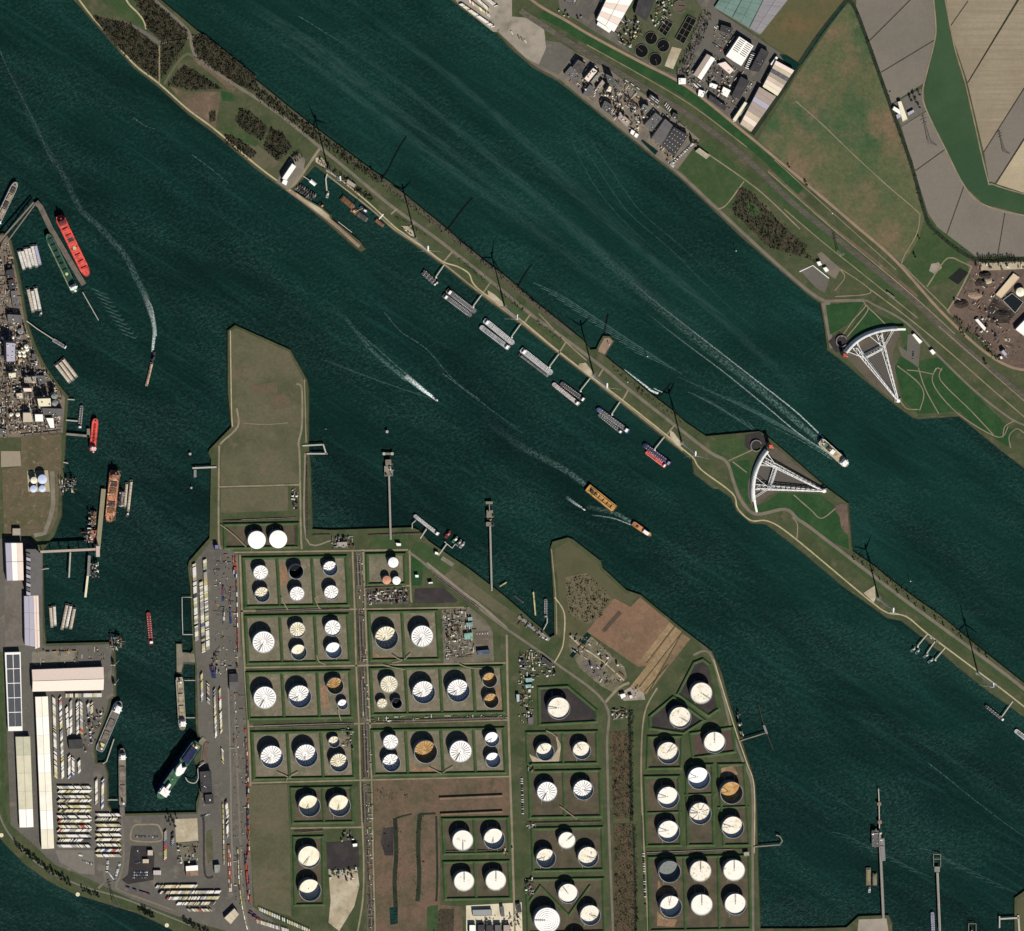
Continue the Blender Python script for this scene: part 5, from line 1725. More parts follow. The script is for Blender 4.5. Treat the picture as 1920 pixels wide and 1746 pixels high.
def gate(label, wall, tail, pivot, armA, armB, tip, dz=1):
    c = W(*pivot, Z0)
    t = thing('barrier_gate', label, 'flood barrier', (*c, Z0),0, 'storm surge barrier gates')

    def P(px, py, z):
        x, y = W(px, py, Z0 + z)
        return Vector((x - c[0], y - c[1], z))
    # the curved retaining wall, its outer face rounded like a hull
    pv = P(*pivot, 11)
    pts = [P(x, y, 11) for x, y in smooth_line(wall, 4)]
    N = len(pts)
    b = MB()
    prof = [(-6.5,0),(-6.5,4.5),(-5,8),(-2,10.4),(1.5,11),(4.2,11),(4.6,9.6),(4.6,0)]
    for i, p in enumerate(pts):
        inw = (pv - p)
        inw.z = 0
        inw.normalize()
        for o, z in prof:
            q = p + inw * o
            b.v.append((q.x, q.y, z))
    k = len(prof)
    for i in range(N - 1):
        for j in range(k - 1):
            b.f.append((i * k + j, i * k + j + 1, i * k + k + j + 1, i * k + k + j))
    b.f += [tuple(range(k)), tuple(range((N - 1) * k, N * k))]
    link('retaining_wall', b, GW, t, smooth=False)
    for i in range(2, N - 2,3):
        inw = (pv - pts[i])
        inw.z = 0
        inw.normalize()
        a = pts[i] + inw * 4.8
        link('wall_rib', MB().tube((a.x, a.y, 0),(a.x, a.y, 10.5), .8,6), GD, t)
    tl = [P(x, y, 9) for x, y in tail]
    b = MB()
    for i, p in enumerate(tl):
        d = tl[min(i + 1, len(tl) - 1)] - tl[max(i - 1,0)]
        d.z = 0
        d.normalize()
        nn = Vector((-d.y, d.x, 0)) * 3.2
        for q in ((p + nn),(p - nn)):
            b.v += [(q.x, q.y, 6.5),(q.x, q.y, 9)]
    for i in range(len(tl) - 1):
        o, e = i * 4, i * 4 + 4
        b.f += [(o, e, e + 1, o + 1),(o + 2, o + 3, e + 3, e + 2),(o + 1, e + 1, e + 3, o + 3),(o, o + 2, e + 2, e)]
    b.f += [(0,1,3,2),(len(tl) * 4 - 4, len(tl) * 4 - 3, len(tl) * 4 - 1, len(tl) * 4 - 2)]
    link('access_bridge', b, GW, t)

    def truss(p, q, w0, w1, h0, h1, z0, z1, n):
        d = q - p
        d.z = 0
        d.normalize()
        s = Vector((-d.y, d.x, 0))
        ch = []
        for o, hh in ((-1,0),(1,0),(0,1)):
            a = p + s * (o * w0 / 2)
            e = q + s * (o * w1 / 2)
            a.z, e.z = z0 + hh * h0, z1 + hh * h1
            ch.append((a, e))
            link('chord', MB().tube(a, e, 1.25,8, .95), GW, t)
        for i in range(n):
            f, g = i / n, (i + 1) / n
            for k1, k2 in ((0,1),(1,2),(2,0)):
                a = ch[k1][0].lerp(ch[k1][1], f)
                e = ch[k2][0].lerp(ch[k2][1], g)
                link('brace', MB().tube(a, e, .55,5), GW, t)
            a, e = ch[0][0].lerp(ch[0][1], g), ch[1][0].lerp(ch[1][1], g)
            link('strut', MB().tube(a, e, .5,5), GW, t)
        return ch
    A, Bq = P(*armA, 8), P(*armB, 8)
    pvt = P(*pivot, 8)
    truss(A, pvt, 17,4,12,3,3,6,14)
    truss(Bq, pvt, 17,4,12,3,3,6,14)
    # the ties that spread the arms' thrust along the wall
    a3, b3 = A.lerp(pvt, .20), Bq.lerp(pvt, .20)
    d = (b3 - a3)
    truss(a3, b3,12,12,4,4,4,4,7)
    wp = pts
    for f0, e in ((.06, a3),(.32, a3),(.50, b3),(.94, b3)):
        w = wp[int(f0 * (N - 1))]
        for dz_ in (3,11):
            link('tie', MB().tube((w.x, w.y, dz_ - 1),(e.x, e.y, dz_), .85,6), GW, t)
    # ball joint
    bj = link('ball_joint', MB().cyl(pvt.x, pvt.y, 0,9,7,5.5,16), GW, t)
    link('anchor_block', MB().box(pvt.x - 11, pvt.x + 11, pvt.y - 7, pvt.y + 7,-.1,3), CONC, t)
    tp = P(*tip, 14)
    lt = link('guide_tower', MB().box(tp.x - 5, tp.x + 5, tp.y - 5, tp.y + 5,0,20), GD, t)
    link('tower_cap', MB().box(tp.x - 5.6, tp.x + 5.6, tp.y - 5.6, tp.y + 5.6,20,22), cm((226,92,76)), lt)
    link('tower_arm', MB().tube((tp.x, tp.y, 18),(tp.x + 10, tp.y - 6,18), .9,6), CREAM, lt)
    return t


gate('white curved barrier gate with truss arms on the northern river bank', [(1587,661.6),(1596,651),(1607,641),(1621,632),(1636,625.7),(1652.5,621),(1669,618.6),(1682,618)],
     [(1680,618.2),(1690,618),(1697.6,618)],(1684,752),(1604,651),(1649.5,627),(1582,665))
gate('white curved barrier gate with truss arms on the dike island', [(1439.5,846),(1430,859),(1421,877),(1415.6,893.6),(1413,912),(1413,926.6),(1414.7,941)],
     [(1414.6,939),(1416.5,950),(1419,960.5)],(1545,921),(1433,863),(1417,914),(1443,836))
for px, py, r0, lab in ((1578,640,11, 'round dark gate pit rim on the northern bank'),(1418,836,11, 'round dark gate pit rim on the island')):
    t = thing('ring_wall', lab, 'ring wall', (*W(px, py, Z0 + 3), Z0))
    b = MB()
    n = 36
    for r, z in ((r0 * S, 0.3),(r0 * S, 3.5),(r0 * S - 2.5,3.5),(r0 * S - 2.5,0.3)):
        for i in range(n + 1):
            a = rad(20) + rad(300) * i / n
            b.v.append((r * math.cos(a), r * math.sin(a), z))
    for q in range(3):
        for i in range(n):
            b.f.append((q * (n + 1) + i, q * (n + 1) + i + 1,(q + 1) * (n + 1) + i + 1,(q + 1) * (n + 1) + i))
    link('wall', b, STEEL, t)
    link('pit_floor', MB().cyl(0,0, .30, .42, r0 * S - 2, None, 28), DARKLOT, t)

# ------------------------------------------------------------------ jetties, gangways, dolphins
PILE = mat('pile', (70,66,58), var=.2)
DECK = mat('jetty_deck', (138,132,116), c2=(120,114,100), scale2=.06, var=.14)
DECKW = mat('gangway_deck', (176,172,160), var=.1)


def jetty(label, pts, wid, m=None, z=5.0, name='jetty', cat='jetty', pile=9.0, pipes=0, group='jetties and gangways', thick=.9, curve=False):
    if curve:
        pts = smooth_line(pts)
    c = W(*pts[0], z)
    t = thing(name, label, cat, (*c, 0),0, group)
    l, r = ribbon(pts, wid)
    b = MB()
    for p, q in zip(l, r):
        for (x, y) in (W(*p, z), W(*q, z)):
            b.v += [(x - c[0], y - c[1], z - thick),(x - c[0], y - c[1], z)]
    n = len(pts)
    for i in range(n - 1):
        o, e = i * 4, i * 4 + 4
        b.f += [(o, o + 1, e + 1, e),(o + 2, e + 2, e + 3, o + 3),(o + 1, o + 3, e + 3, e + 1),(o, e, e + 2, o + 2)]
    b.f += [(0,2,3,1),(n * 4 - 4, n * 4 - 3, n * 4 - 1, n * 4 - 2)]
    link('deck', b, m or DECK, t)
    pm = shared(('pile', round(z - thick, 1), wid > 4), lambda: MB().cyl(0,0,-2, z - thick, .9 if wid > 4 else .5, None, 8), PILE)
    acc = 0.0
    for i in range(n - 1):
        a, e = pts[i], pts[i + 1]
        d = math.hypot(e[0] - a[0], e[1] - a[1])
        q = pile * .5 - acc
        while q < d:
            x, y = a[0] + (e[0] - a[0]) * q / d, a[1] + (e[1] - a[1]) * q / d
            nx, ny = -(e[1] - a[1]) / d, (e[0] - a[0]) / d
            for s_ in ((-1,1) if wid > 2.5 else (0,)):
                X, Y = W(x + nx * s_ * wid * .38, y + ny * s_ * wid * .38, z)
                link('pile', pm, None, t, (X - c[0], Y - c[1],0))
            q += pile
        acc = (d - (q - pile)) if q > pile * .5 - acc else acc
        acc = max(0.0, acc - pile * .5)
    if pipes:
        for k in range(pipes):
            off = (k - (pipes - 1) / 2) * wid * .6 / max(pipes, 1)
            b = MB()
            pl, _ = ribbon(pts, [off * 2] * n) if off >= 0 else (ribbon(pts, [-off * 2] * n)[1], None)
            for i in range(n - 1):
                p1, p2 = W(*pl[i], z), W(*pl[i + 1], z)
                b.tube((p1[0] - c[0], p1[1] - c[1], z + .6),(p2[0] - c[0], p2[1] - c[1], z + .6), .38,5)
            link('pipe', b, STEEL if k % 2 else WHITE, t)
    return t


def dolphin(label, px, py, r=2.2, z=5, m=None, group='mooring dolphins'):
    t = thing('mooring_dolphin', label, 'dolphin', (*W(px, py, z),0),0, group)
    link('cap', MB().cyl(0,0, z - 1, z, r * S, r * S * .96,14), m or DECKW, t)
    for k in range(3):
        a = k * 2.1
        link('pile', MB().tube((math.cos(a) * r, math.sin(a) * r, z - 1),(math.cos(a) * r * 1.6, math.sin(a) * r * 1.6,-2), .5,6), PILE, t)
    link('bollard', MB().cyl(0,0, z, z + 1.1, .5, .6,8), STEELD, t)
    return t


GANG = [((833,497),(817,520)),((904,552),(887,575)),((977,607),(959,632)),((1048,664),(1030,688)),((1107,709),(1088,733)),((1163,753),(1147,777)),((1246,819),(1227,843)),
        ((1739,1189),(1720,1212)),((1753,1203),(1737,1226)),((1772,1215),(1753,1237)),((1899,1315),(1877,1346))]
for i, (a, c) in enumerate(GANG):
    nm = f'pale gangway, {ORD[i]} from the west along the tanker berths' if i < 7 else (f'pale gangway, {ORD[i - 7]} of three at the patrol boats' if i < 10 else 'pale gangway nearest the lower right edge of the island')
    t = jetty(nm, [a, c],2.0, DECKW, 5, 'gangway', 'gangway', 8)
    dolphin(f'mooring dolphin at the foot of the {ORD[i] if i < 7 else ORD[i - 7]} {"berth" if i < 7 else "eastern"} gangway', c[0] + 1, c[1] + 1,1.5,5, WHITE)
J = jetty
J('long straight oil jetty, western of the two at the tank terminal', [(732.7,1012),(729.4,890)],3.6, None, 7, pipes=3)
J('square head platform of the western oil jetty', [(729,893),(728.5,874)],16, None, 7)
J('small loading platform before the western oil jetty head', [(728.5,873),(728,862)],11, CONC, 7)
J('dumbbell breasting platform off the western oil jetty', [(719,851),(736,851)],4, CONC, 6)
dolphin('round end cap at the western end of the dumbbell platform', 720,851,3,6.4)
dolphin('round end cap at the eastern end of the dumbbell platform', 735.5,851,3,6.4)
J('long straight oil jetty, eastern of the two at the tank terminal', [(922,1108),(919,986)],3.4, None, 7, pipes=3)
J('inner head platform of the eastern oil jetty', [(911.5,983),(925.5,983)],8, CONC, 7)
J('outer head platform of the eastern oil jetty', [(918.5,971),(918.3,957)],12, CONC, 7)
J('narrow catwalk beyond the eastern oil jetty', [(918,957),(917.6,946)],1.6, None, 7)
J('end beam of the eastern oil jetty', [(911,943),(924,943)],5, CONC, 6)
J('long jetty rising from the lower edge, river side', [(1656.5,1722),(1651,1600),(1649,1560)],5, None, 7, pipes=4)
J('thin outer catwalk of the long river jetty', [(1649,1560),(1648,1500),(1647,1479)],1.8, DECKW, 6)
J('grey loading platform of the long river jetty', [(1642,1557),(1642,1588)],15, mat('platform_grey', (104,102,98), c2=(80,80,78), scale2=.2, var=.25, scale=.5),7)
J('second loading platform of the long river jetty', [(1654,1572),(1656,1614)],8, STEEL, 8)
dolphin('round pinkish dolphin, outer of two on the long river jetty', 1648.5,1507.5,4,7, PINKT)
dolphin('round pinkish dolphin, inner of two on the long river jetty', 1649.6,1541.5,4,7, PINKT)
J('middle jetty in the lower right corner', [(1762,1745),(1757.5,1636)],4.4, None, 7, pipes=3)
J('head platform of the middle corner jetty', [(1752,1630),(1762,1630)],10, STEEL, 7)
for a, c, nm in (((1750,1602),(1763.5,1602), 'outermost cross'),((1750,1602),(1750.5,1626), 'western'),((1763.5,1602),(1763.5,1626), 'eastern'),((1750,1611),(1763.5,1611), 'inner cross')):
    J(f'thin {nm} beam of the frame beyond the middle corner jetty', [a, c],1.1, None, 6, 'catwalk', 'catwalk', group='frame walkways of the corner jetties')
J('short jetty at the lower edge between the corner jetties', [(1822,1760),(1822,1744)],3, None, 6)
for a, c, nm in (((1816,1732),(1830,1732), 'cross'),((1816,1732),(1816,1752), 'western'),((1830,1732),(1830,1752), 'eastern')):
    J(f'thin {nm} beam of the frame at the lower edge of the basin', [a, c],1.1, None, 6, 'catwalk', 'catwalk', group='frame walkways of the corner jetties')
J('white cross walkway off the corner land', [(1875,1723),(1910,1721)],3, DECKW, 6)
J('upright pipe walkway on the corner land', [(1909,1716),(1912,1760)],3.4, DECKW, 6)
J('thin head of the corner land walkway', [(1874,1718),(1874,1740)],2.4, DECKW, 6)
J('slanting walkway to the breasting line east of the tanks', [(1386,1390),(1434,1375)],1.9, None, 6)
J('thin breasting line east of the tanks', [(1422,1321),(1430,1352),(1438,1376),(1444,1392),(1450,1406)],1.1, PILE, 6)
J('grey head of the breasting line east of the tanks', [(1432,1360),(1438,1376)],4, STEEL, 6.5)
J('cranked walkway at the lower tank rows', [(1413,1588),(1462,1584),(1467,1577),(1462,1568),(1455,1566)],2.2, None, 6)
for i, (a, c) in enumerate((((567,836),(606,834)),((575,851),(614,851)),((606,833),(612,852)))):
    J(('upper beam of the square work jetty off the dry field', 'lower beam of the square work jetty off the dry field', 'end beam of the square work jetty off the dry field')[i],[a, c],2.6, DECKW, 6)
J('short jetty on the west side of the dry field', [(361,878),(406,876)],3, DECKW, 6)
J('small head platform below the western field jetty', [(366,881),(366,895)],5, STEEL, 6)
dolphin('lone dolphin below the western field jetty', 359,915,2,5)
dolphin('lone dolphin above the western field jetty', 356.7,851.5,2.6,5)
dolphin('lone round dolphin in mid-basin north of the oil jetty', 726,809.6,2.8,6)
dolphin('small marker pile off the dry field', 611,805, .9,4)
J('thin angled walkway along the trailer quay', [(360,1120),(341.5,1120),(342,1160),(343,1190)],1.3, DECKW, 5, 'gangway', 'gangway')
J('thin link walkway at the south of the trailer quay', [(343,1190),(362,1190)],1.3, DECKW, 5, 'gangway', 'gangway')
for i, y in enumerate((1276,1346)):
    J(f'thin cross walkway to the beige-decked ship, {("upper", "lower")[i]}', [(346, y),(366, y)],1.3, DECKW, 5, 'gangway', 'gangway')
# ore terminal
J('broad grey ore jetty between the red and green ships', [(68,379),(76,388),(96,430),(151,523),(158,534)],10, mat('ore_deck', (112,102,92), c2=(90,84,78), scale2=.05, var=.18),6)
J('upper conveyor bridge leading to the ore jetty', [(-30,490),(14,437),(64,380)],3, mat('conveyor_roof', (124,114,104), var=.1),14, 'conveyor_bridge', 'conveyor', 14)
J('lower conveyor bridge leading to the ore jetty', [(-30,512),(4,468),(66,384)],2.2, mat('conveyor_roof', (124,114,104), var=.1),14, 'conveyor_bridge', 'conveyor', 14)
J('thin catwalk trailing off the ore jetty', [(155,548),(185,601)],1.4, DECKW, 4, 'gangway', 'gangway')
J('long thin gangway to the bunkering boat', [(50,602),(70,617),(101,637)],1.6, DECKW, 4.5, 'gangway', 'gangway')
J('works jetty leading to the red chemical tanker', [(124,814),(168,818)],4, DECK, 5.5)
J('head of the works jetty', [(166,804),(166,820)],6, CONC, 5.5)
J('short gangway above the slim grey tanker', [(127,749),(140,750)],1.8, DECKW, 4.5, 'gangway', 'gangway')
J('gangway to the slim grey tanker', [(124,788),(146,790)],2.2, DECKW, 4.5, 'gangway', 'gangway')
J('short stub walkway below the chemical works', [(119,867),(128,869)],1.8, DECKW, 4.5, 'gangway', 'gangway')
J('beige grain jetty beside the rust-orange ship', [(194.5,917),(184,1028)],8.5, mat('grain_deck', (142,134,108), var=.1),6)
J('covered pinkish conveyor bridge from the grey shed to the grain jetty', [(72,1035),(126,1032.5),(181,1030)],4.4, mat('conveyor_pink', (178,160,146), var=.08),20, 'conveyor_bridge', 'conveyor', 18, thick=3)
J('transfer tower platform at the grain jetty end', [(184.5,1024),(184.5,1044)],7, cm((196,178,164)),22, 'transfer_tower', 'tower', 8, thick=20)
J('thin upright conveyor below the pinkish bridge', [(132.5,1036),(130,1083)],2.6, DECKW, 11, 'conveyor_bridge', 'conveyor', 12)
J('grey upright conveyor below the grain tower', [(168,1042),(166,1080)],5, STEEL, 11, 'conveyor_bridge', 'conveyor', 12)
J('beige lower conveyor below the grain tower', [(165,1080),(160.5,1120)],4, CREAM, 9, 'conveyor_bridge', 'conveyor', 12)
J('small stub jetty beside the grey shed', [(78,1068),(92,1066)],1.4, DECKW, 5, 'gangway', 'gangway')
J('grey quay pier in the little inlet', [(972,1156),(985,1166),(1008,1184),(1030,1200)],7, STEEL, 5.5)
J('thin walkway to the upright grey barge in the inlet', [(1019,1181),(1026,1168),(1026,1158)],1.6, DECKW, 5, 'gangway', 'gangway')
J('yellow mooring frame standing in the inlet', [(1000,1110),(1002,1130),(1004,1154)],2.6, cm((196,184,130)),5)
J('yellowish T-shaped float by the eastern oil jetty', [(937,1100),(950,1092)],2, cm((196,184,130)),4, 'gangway', 'gangway')
J('gangway to the terminal tanker', [(788,1010),(800,992)],2.2, DECKW, 5, 'gangway', 'gangway')
J('upright stub walkway by the terminal tanker', [(773,992),(773,982),(780,976)],1.4, DECKW, 5, 'gangway', 'gangway')
J('gangway from the boathouse pad to the tugs', [(822,1042),(838,1020),(834,1016)],2.2, DECKW, 5, 'gangway', 'gangway')
J('cross float at the tugs', [(838,1020),(848,1028),(854,1020)],1.6, DECKW, 4, 'gangway', 'gangway')
J('concrete slip pad by the tugs', [(828,1046),(850,1060)],8, CONC, 4.6, 'slipway', 'slipway')
J('angled harbour gangway with white float', [(614,326),(611,336),(613,358)],2.4, DECKW, 4.6, 'gangway', 'gangway')
J('thin gangway to the white boathouse', [(568,330),(581,339)],1.4, DECKW, 4.6, 'gangway', 'gangway')
J('short gangway at the harbour mouth', [(719,402),(711,411)],2, WHITE, 4.6, 'gangway', 'gangway')
J('thin floating log boom inside the breakwater', [(634,416),(660,436)],1.2, DECKW, 1, 'log_boom', 'boom', thick=.8)
J('grey ferry linkspan at the stern of the big ferry', [(384,1384),(372,1398),(364,1406)],9, CONC, 5.5, 'linkspan', 'ramp')
J('brown loading ramp beside the ferry linkspan', [(388,1392),(384,1416),(386,1430)],9, SITEB, 5.2, 'linkspan', 'ramp')
J('curved passenger walkway to the ferry', [(348,1458),(354,1466),(366,1468),(372,1458),(372,1440),(384,1430)],1.6, DECKW, 9, 'gangway', 'gangway', curve=True)
J('trailer ramp below the long ro-ro ship', [(229,1513),(230,1530)],9, mat('ramp', (112,102,98), var=.12),5, 'linkspan', 'ramp')
J('narrow side gangway by the long ro-ro ship', [(202,1500),(221,1500)],1.6, DECKW, 5, 'gangway', 'gangway')
J('bent white gangway beside the grey cargo ship', [(214,1386),(200,1428),(193,1432)],1.6, DECKW, 5, 'gangway', 'gangway')
for px, py, nm in ((3,1566, 'western'),(146,1677, 'middle'),(313,1735, 'eastern')):
    dolphin(f'round pale bank light base on the south canal, {nm} one', px, py, 4,5, CREAM)
for px, py, nm in ((1378,469, 'off the tree-lined north bank'),(1212,667, 'off the sand spit'),(1705,1088, 'off the eastern island'),(1140,645, 'on the sand spit'),(1175,715, 'by the surf on the island shore')):
    t = thing('beacon', f'small white beacon {nm}', 'beacon', (*W(px, py, 3),0))
    link('pole', MB().cyl(0,0,-1,10,1.0, .6,8), STEELD, t)
    link('lamp_house', MB().cyl(0,0,10,12.5,1.8,1.2,10), WHITE, t)
# submerged groynes: dark stone just under the surface
GROY = mat('drowned_stone', (4,12,12), var=.3, scale=.2)
for i, pts in enumerate(([(700,322),(717,330),(728,316),(738,296),(752,270),(762,256)],[(838,430),(852,412),(870,388),(886,370)],[(952,520),(968,536),(978,524),(990,504),(998,496)],[(1132,628),(1136,606),(1140,588)],[(1222,738),(1236,742),(1248,730),(1258,718)])):
    p2 = smooth_line(pts, 4)
    l, r = ribbon(p2,[7 if q < 8 else 6 for q in range(len(p2))])
    c = W(*p2[0],0)
    t = thing('groyne', f'dark drowned stone groyne, {ORD[i]} from the west off the island', 'groyne', (*c, 0),0, 'groynes on the river side of the island')
    b = MB()
    for p, m_, q in zip(l, p2, r):
        for (x, y), z in ((W(*p),-.3),(W(*m_), .35),(W(*q),-.3)):
            b.v.append((x - c[0], y - c[1], z))
    for k in range(len(p2) - 1):
        b.f += [(k * 3, k * 3 + 3, k * 3 + 4, k * 3 + 1),(k * 3 + 1, k * 3 + 4, k * 3 + 5, k * 3 + 2)]
    link('crest', b, GROY, t)

# ------------------------------------------------------------------ pylons
def pylon(label, px, py, h, m, group='power pylons'):
    t = thing('power_pylon', label, 'pylon', (*W(px, py, Z0), Z0), rad(20), group)
    b = h * .09
    tops = []
    for sx in (-1,1):
        for sy in (-1,1):
            link('leg', MB().tube((sx * b, sy * b, 0),(sx * .8, sy * .8, h), .55,5, .3), m, t)
    for i in range(6):
        f, g = i / 6,(i + 1) / 6
        wa, wb = b + (.8 - b) * f, b + (.8 - b) * g
        for s_ in (-1,1):
            link('brace', MB().tube((-wa, s_ * wa, h * f),(wb, s_ * wb, h * g), .3,4), m, t)
            link('brace', MB().tube((s_ * wa, -wa, h * f),(s_ * wb, wb, h * g), .3,4), m, t)
    for z, w in ((.68, .16),(.82, .2),(.94, .13)):
        link('cross_arm', MB().tube((-h * w, 0, h * z),(0,0, h * z + 1.5), .45,4).tube((0,0, h * z + 1.5),(h * w, 0, h * z), .45,4), m, t)
    for k, y_ in enumerate((0,)):
        pass
    return t


pylon('tall lattice pylon beside the white farm', 1741,263,55, STEEL)
pylon('lattice pylon on the dark ploughed field at the eastern edge', 1881,281,42, STEEL)
pylon('lattice pylon on the river-side verge above the visitor lot', 1570,471,40, DECKW)
pylon('lattice pylon on the south canal bank', 212,1688,46, STEEL)

# ------------------------------------------------------------------ buildings
WALLG = mat('wall_grey', (120,120,120), var=.08)
WALLD = mat('wall_dark', (70,68,68), var=.1)
WALLW = mat('wall_white', (196,194,188), var=.06)
WALLB = mat('wall_brick', (132,96,80), var=.14)
ROOFDK = mat('roof_dark', (62,60,62), rough=.8, var=.08, c2=(72,70,70), scale2=.04)
ROOFGR = mat('roof_grey_felt', (104,102,100), rough=.8, var=.08, c2=(94,92,92), scale2=.03)
ROOFWH = mat('roof_white_metal', (240,236,228), rough=.5, var=.03)
ROOFBG = mat('roof_beige', (206,190,166), rough=.6, var=.06, c2=(192,178,158), scale2=.03)
ROOFPK = mat('roof_pinkish', (224,206,192), rough=.6, var=.04)
ROOFCR = mat('roof_cream_metal', (220,212,182), rough=.6, var=.05)
ROOFLI = mat('roof_lilac', (176,172,186), rough=.6, var=.05)
ROOFTA = mat('roof_taupe', (166,152,140), rough=.7, var=.07)
SOLAR = mat('solar_panel', (70,72,78), rough=.35, var=.08, spec=.5)


def building(label, corners, h, roof, wall=None, name='warehouse', cat='warehouse', gable=0.0, panels=1, panel_mats=None, axis='u', sky_=(), skym=None, units=0, group=None, z=Z0, lip=.6):
    """corners: the roof outline as seen in the photo (c0 c1 c2 c3 in order); panels run along u (c0->c1) or v (c0->c3)."""
    P3 = [Vector((*W(x, y, z + h),0)) for x, y in corners]
    c = sum(P3, Vector()) / len(P3)
    t = thing(name, label, cat, (c.x, c.y, z),0, group)
    q = [p - c for p in P3]
    wall = wall or WALLG
    link('wall', MB().prism([(p.x, p.y) for p in q],-.1, h - .05), wall, t)
    if len(q) != 4:
        big = [(p.x * 1.01, p.y * 1.01) for p in q]
        link('roof', MB().prism(big, h - .05, h + .5), roof, t)
        return t

    def pt(u, v, dz=0.0):
        p = (q[0] * (1 - u) + q[1] * u) * (1 - v) + (q[3] * (1 - u) + q[2] * u) * v
        return Vector((p.x, p.y, h + dz))
    # u runs along the panels
    if axis == 'v':
        f = lambda a, s, dz=0.: pt(s, a, dz)
    else:
        f = lambda a, s, dz=0.: pt(a, s, dz)
    L1 = (f(1, .5) - f(0, .5)).length
    gap = .5 / max(L1,1)
    for i in range(panels):
        a0, a1 = i / panels + (gap if i else -.004),(i + 1) / panels - (0 if i < panels - 1 else -.004)
        b = MB()
        prof = [(-.012,-.05),(-.012, .35),(.5, .35 + gable),(1.012, .35),(1.012,-.05)]
        for a in (a0, a1):
            for s_, dz in prof:
                b.v.append(tuple(f(a, s_, dz)))
        b.f = [(k, k + 1,6 + k, 5 + k) for k in range(4)] + [(0,1,2,3,4),(9,8,7,6,5)]
        m = (panel_mats[i % len(panel_mats)] if panel_mats else roof)
        link('roof_panel' if panels > 1 else 'roof', b, m, t)
    if gable > .5:
        link('ridge_cap', MB().tube(f(0, .5, .45 + gable), f(1, .5, .45 + gable), .45,5), wall, t)
    elif lip and panels == 1:
        cs = [f(0,0, .3), f(1,0, .3), f(1,1, .3), f(0,1, .3)]
        for k in range(4):
            link('parapet', MB().tube(cs[k], cs[(k + 1) % 4], lip, 4), wall, t)
    for (u0, u1, v0, v1) in sky_:
        zz = [.38 + gable * (1 - abs(vv - .5) * 2) for vv in (v0, v1)]
        b = MB()
        cs = [f(u0, v0, zz[0]), f(u1, v0, zz[0]), f(u1, v1, zz[1]), f(u0, v1, zz[1])]
        b.v = [tuple(p) for p in cs] + [(p.x, p.y, p.z + .5) for p in cs]
        b.f = [(4,5,6,7),(0,1,5,4),(1,2,6,5),(2,3,7,6),(3,0,4,7)]
        link('skylight', b, skym or WHITE, t)
    rr = random.Random(int(corners[0][0] * 7 + corners[0][1]))
    for k in range(units):
        p = f(rr.uniform(.1, .9), rr.uniform(.12, .88), .3)
        s_ = rr.uniform(.8,2.0)
        link('roof_unit', MB().box(p.x - s_, p.x + s_, p.y - s_ * .7, p.y + s_ * .7, p.z - .2, p.z + 1.6),(WHITE, STEEL, STEELD)[k % 3], t)
    return t


def rect(x0, y0, x1, y1, sk=0.0):
    return [(x0, y0),(x1, y0),(x1 + sk, y1),(x0 + sk, y1)]


BD = building
# western sheds
t = BD('long shed roofed with solar panels beside the western road', [(10,1224),(38.7,1223),(42.4,1369.4),(16.3,1370)],9, WHITE, WALLW, panels=5, axis='v', gable=.3)
SOLM = shared(('solar_panel',), lambda: MB().box(-.5, .5,-.5, .5,0, .35), SOLAR)
q0 = [Vector((*W(x, y, Z0 + 9),0)) for x, y in [(10,1224),(38.7,1223),(42.4,1369.4),(16.3,1370)]]
cc = sum(q0, Vector()) / 4
for i in range(5):
    for j in range(2):
        u0, v0 = .08 + .45 * j, .03 + .186 * i
        u, v = u0 + .205, v0 + .085
        p = (q0[0] * (1 - u) + q0[1] * u) * (1 - v) + (q0[3] * (1 - u) + q0[2] * u) * v - cc
        o = link('solar_array', SOLM, None, t, (p.x, p.y, 9.75))
        o.scale = (19.5,43,1)
        o.rotation_euler = (0,0, rad(1.8))
BD('big pink and white gabled warehouse by the western quay', [(61,1256),(194,1251),(194,1293),(62,1296)],11, ROOFPK, WALLG, gable=4.5)
BD('long white shed with eight roof sections beside the trailer rows', [(67,1307.5),(90,1306.7),(101.7,1589),(79,1590)],11, ROOFWH, WALLG, panels=8, axis='v', gable=1.2, panel_mats=[cm((236,230,212)), ROOFWH, cm((238,232,216)), ROOFWH, cm((234,228,208)), cm((238,232,216)), ROOFWH, cm((228,220,196))])
BD('long greenish-cream shed with a white end west of the long white one', [(30,1382),(56.7,1381.4),(63,1549.6),(37.7,1550.5)],9, ROOFCR, WALLG, panels=5, axis='v', gable=1.2, panel_mats=[cm((196,194,168)), cm((204,198,172)), cm((208,202,176)), cm((204,198,172)), ROOFWH])
BD('dark grey workshop among the trailer rows', [(129,1387),(155,1386),(156,1403),(130,1404)],9, ROOFDK, WALLD, 'workshop', 'building', panels=4)
BD('lilac and white grain shed at the western edge', [(11,1019),(43,1019),(45,1087),(14,1088)],16, ROOFLI, WALLG, panels=3, panel_mats=[ROOFLI, ROOFWH, ROOFPK], gable=.6)
BD('tall dark grey bulk shed with sawtooth side beside the grain shed', [(50,1030),(68,1030),(79,1040),(79,1116),(52,1116)],22, ROOFGR, WALLD)
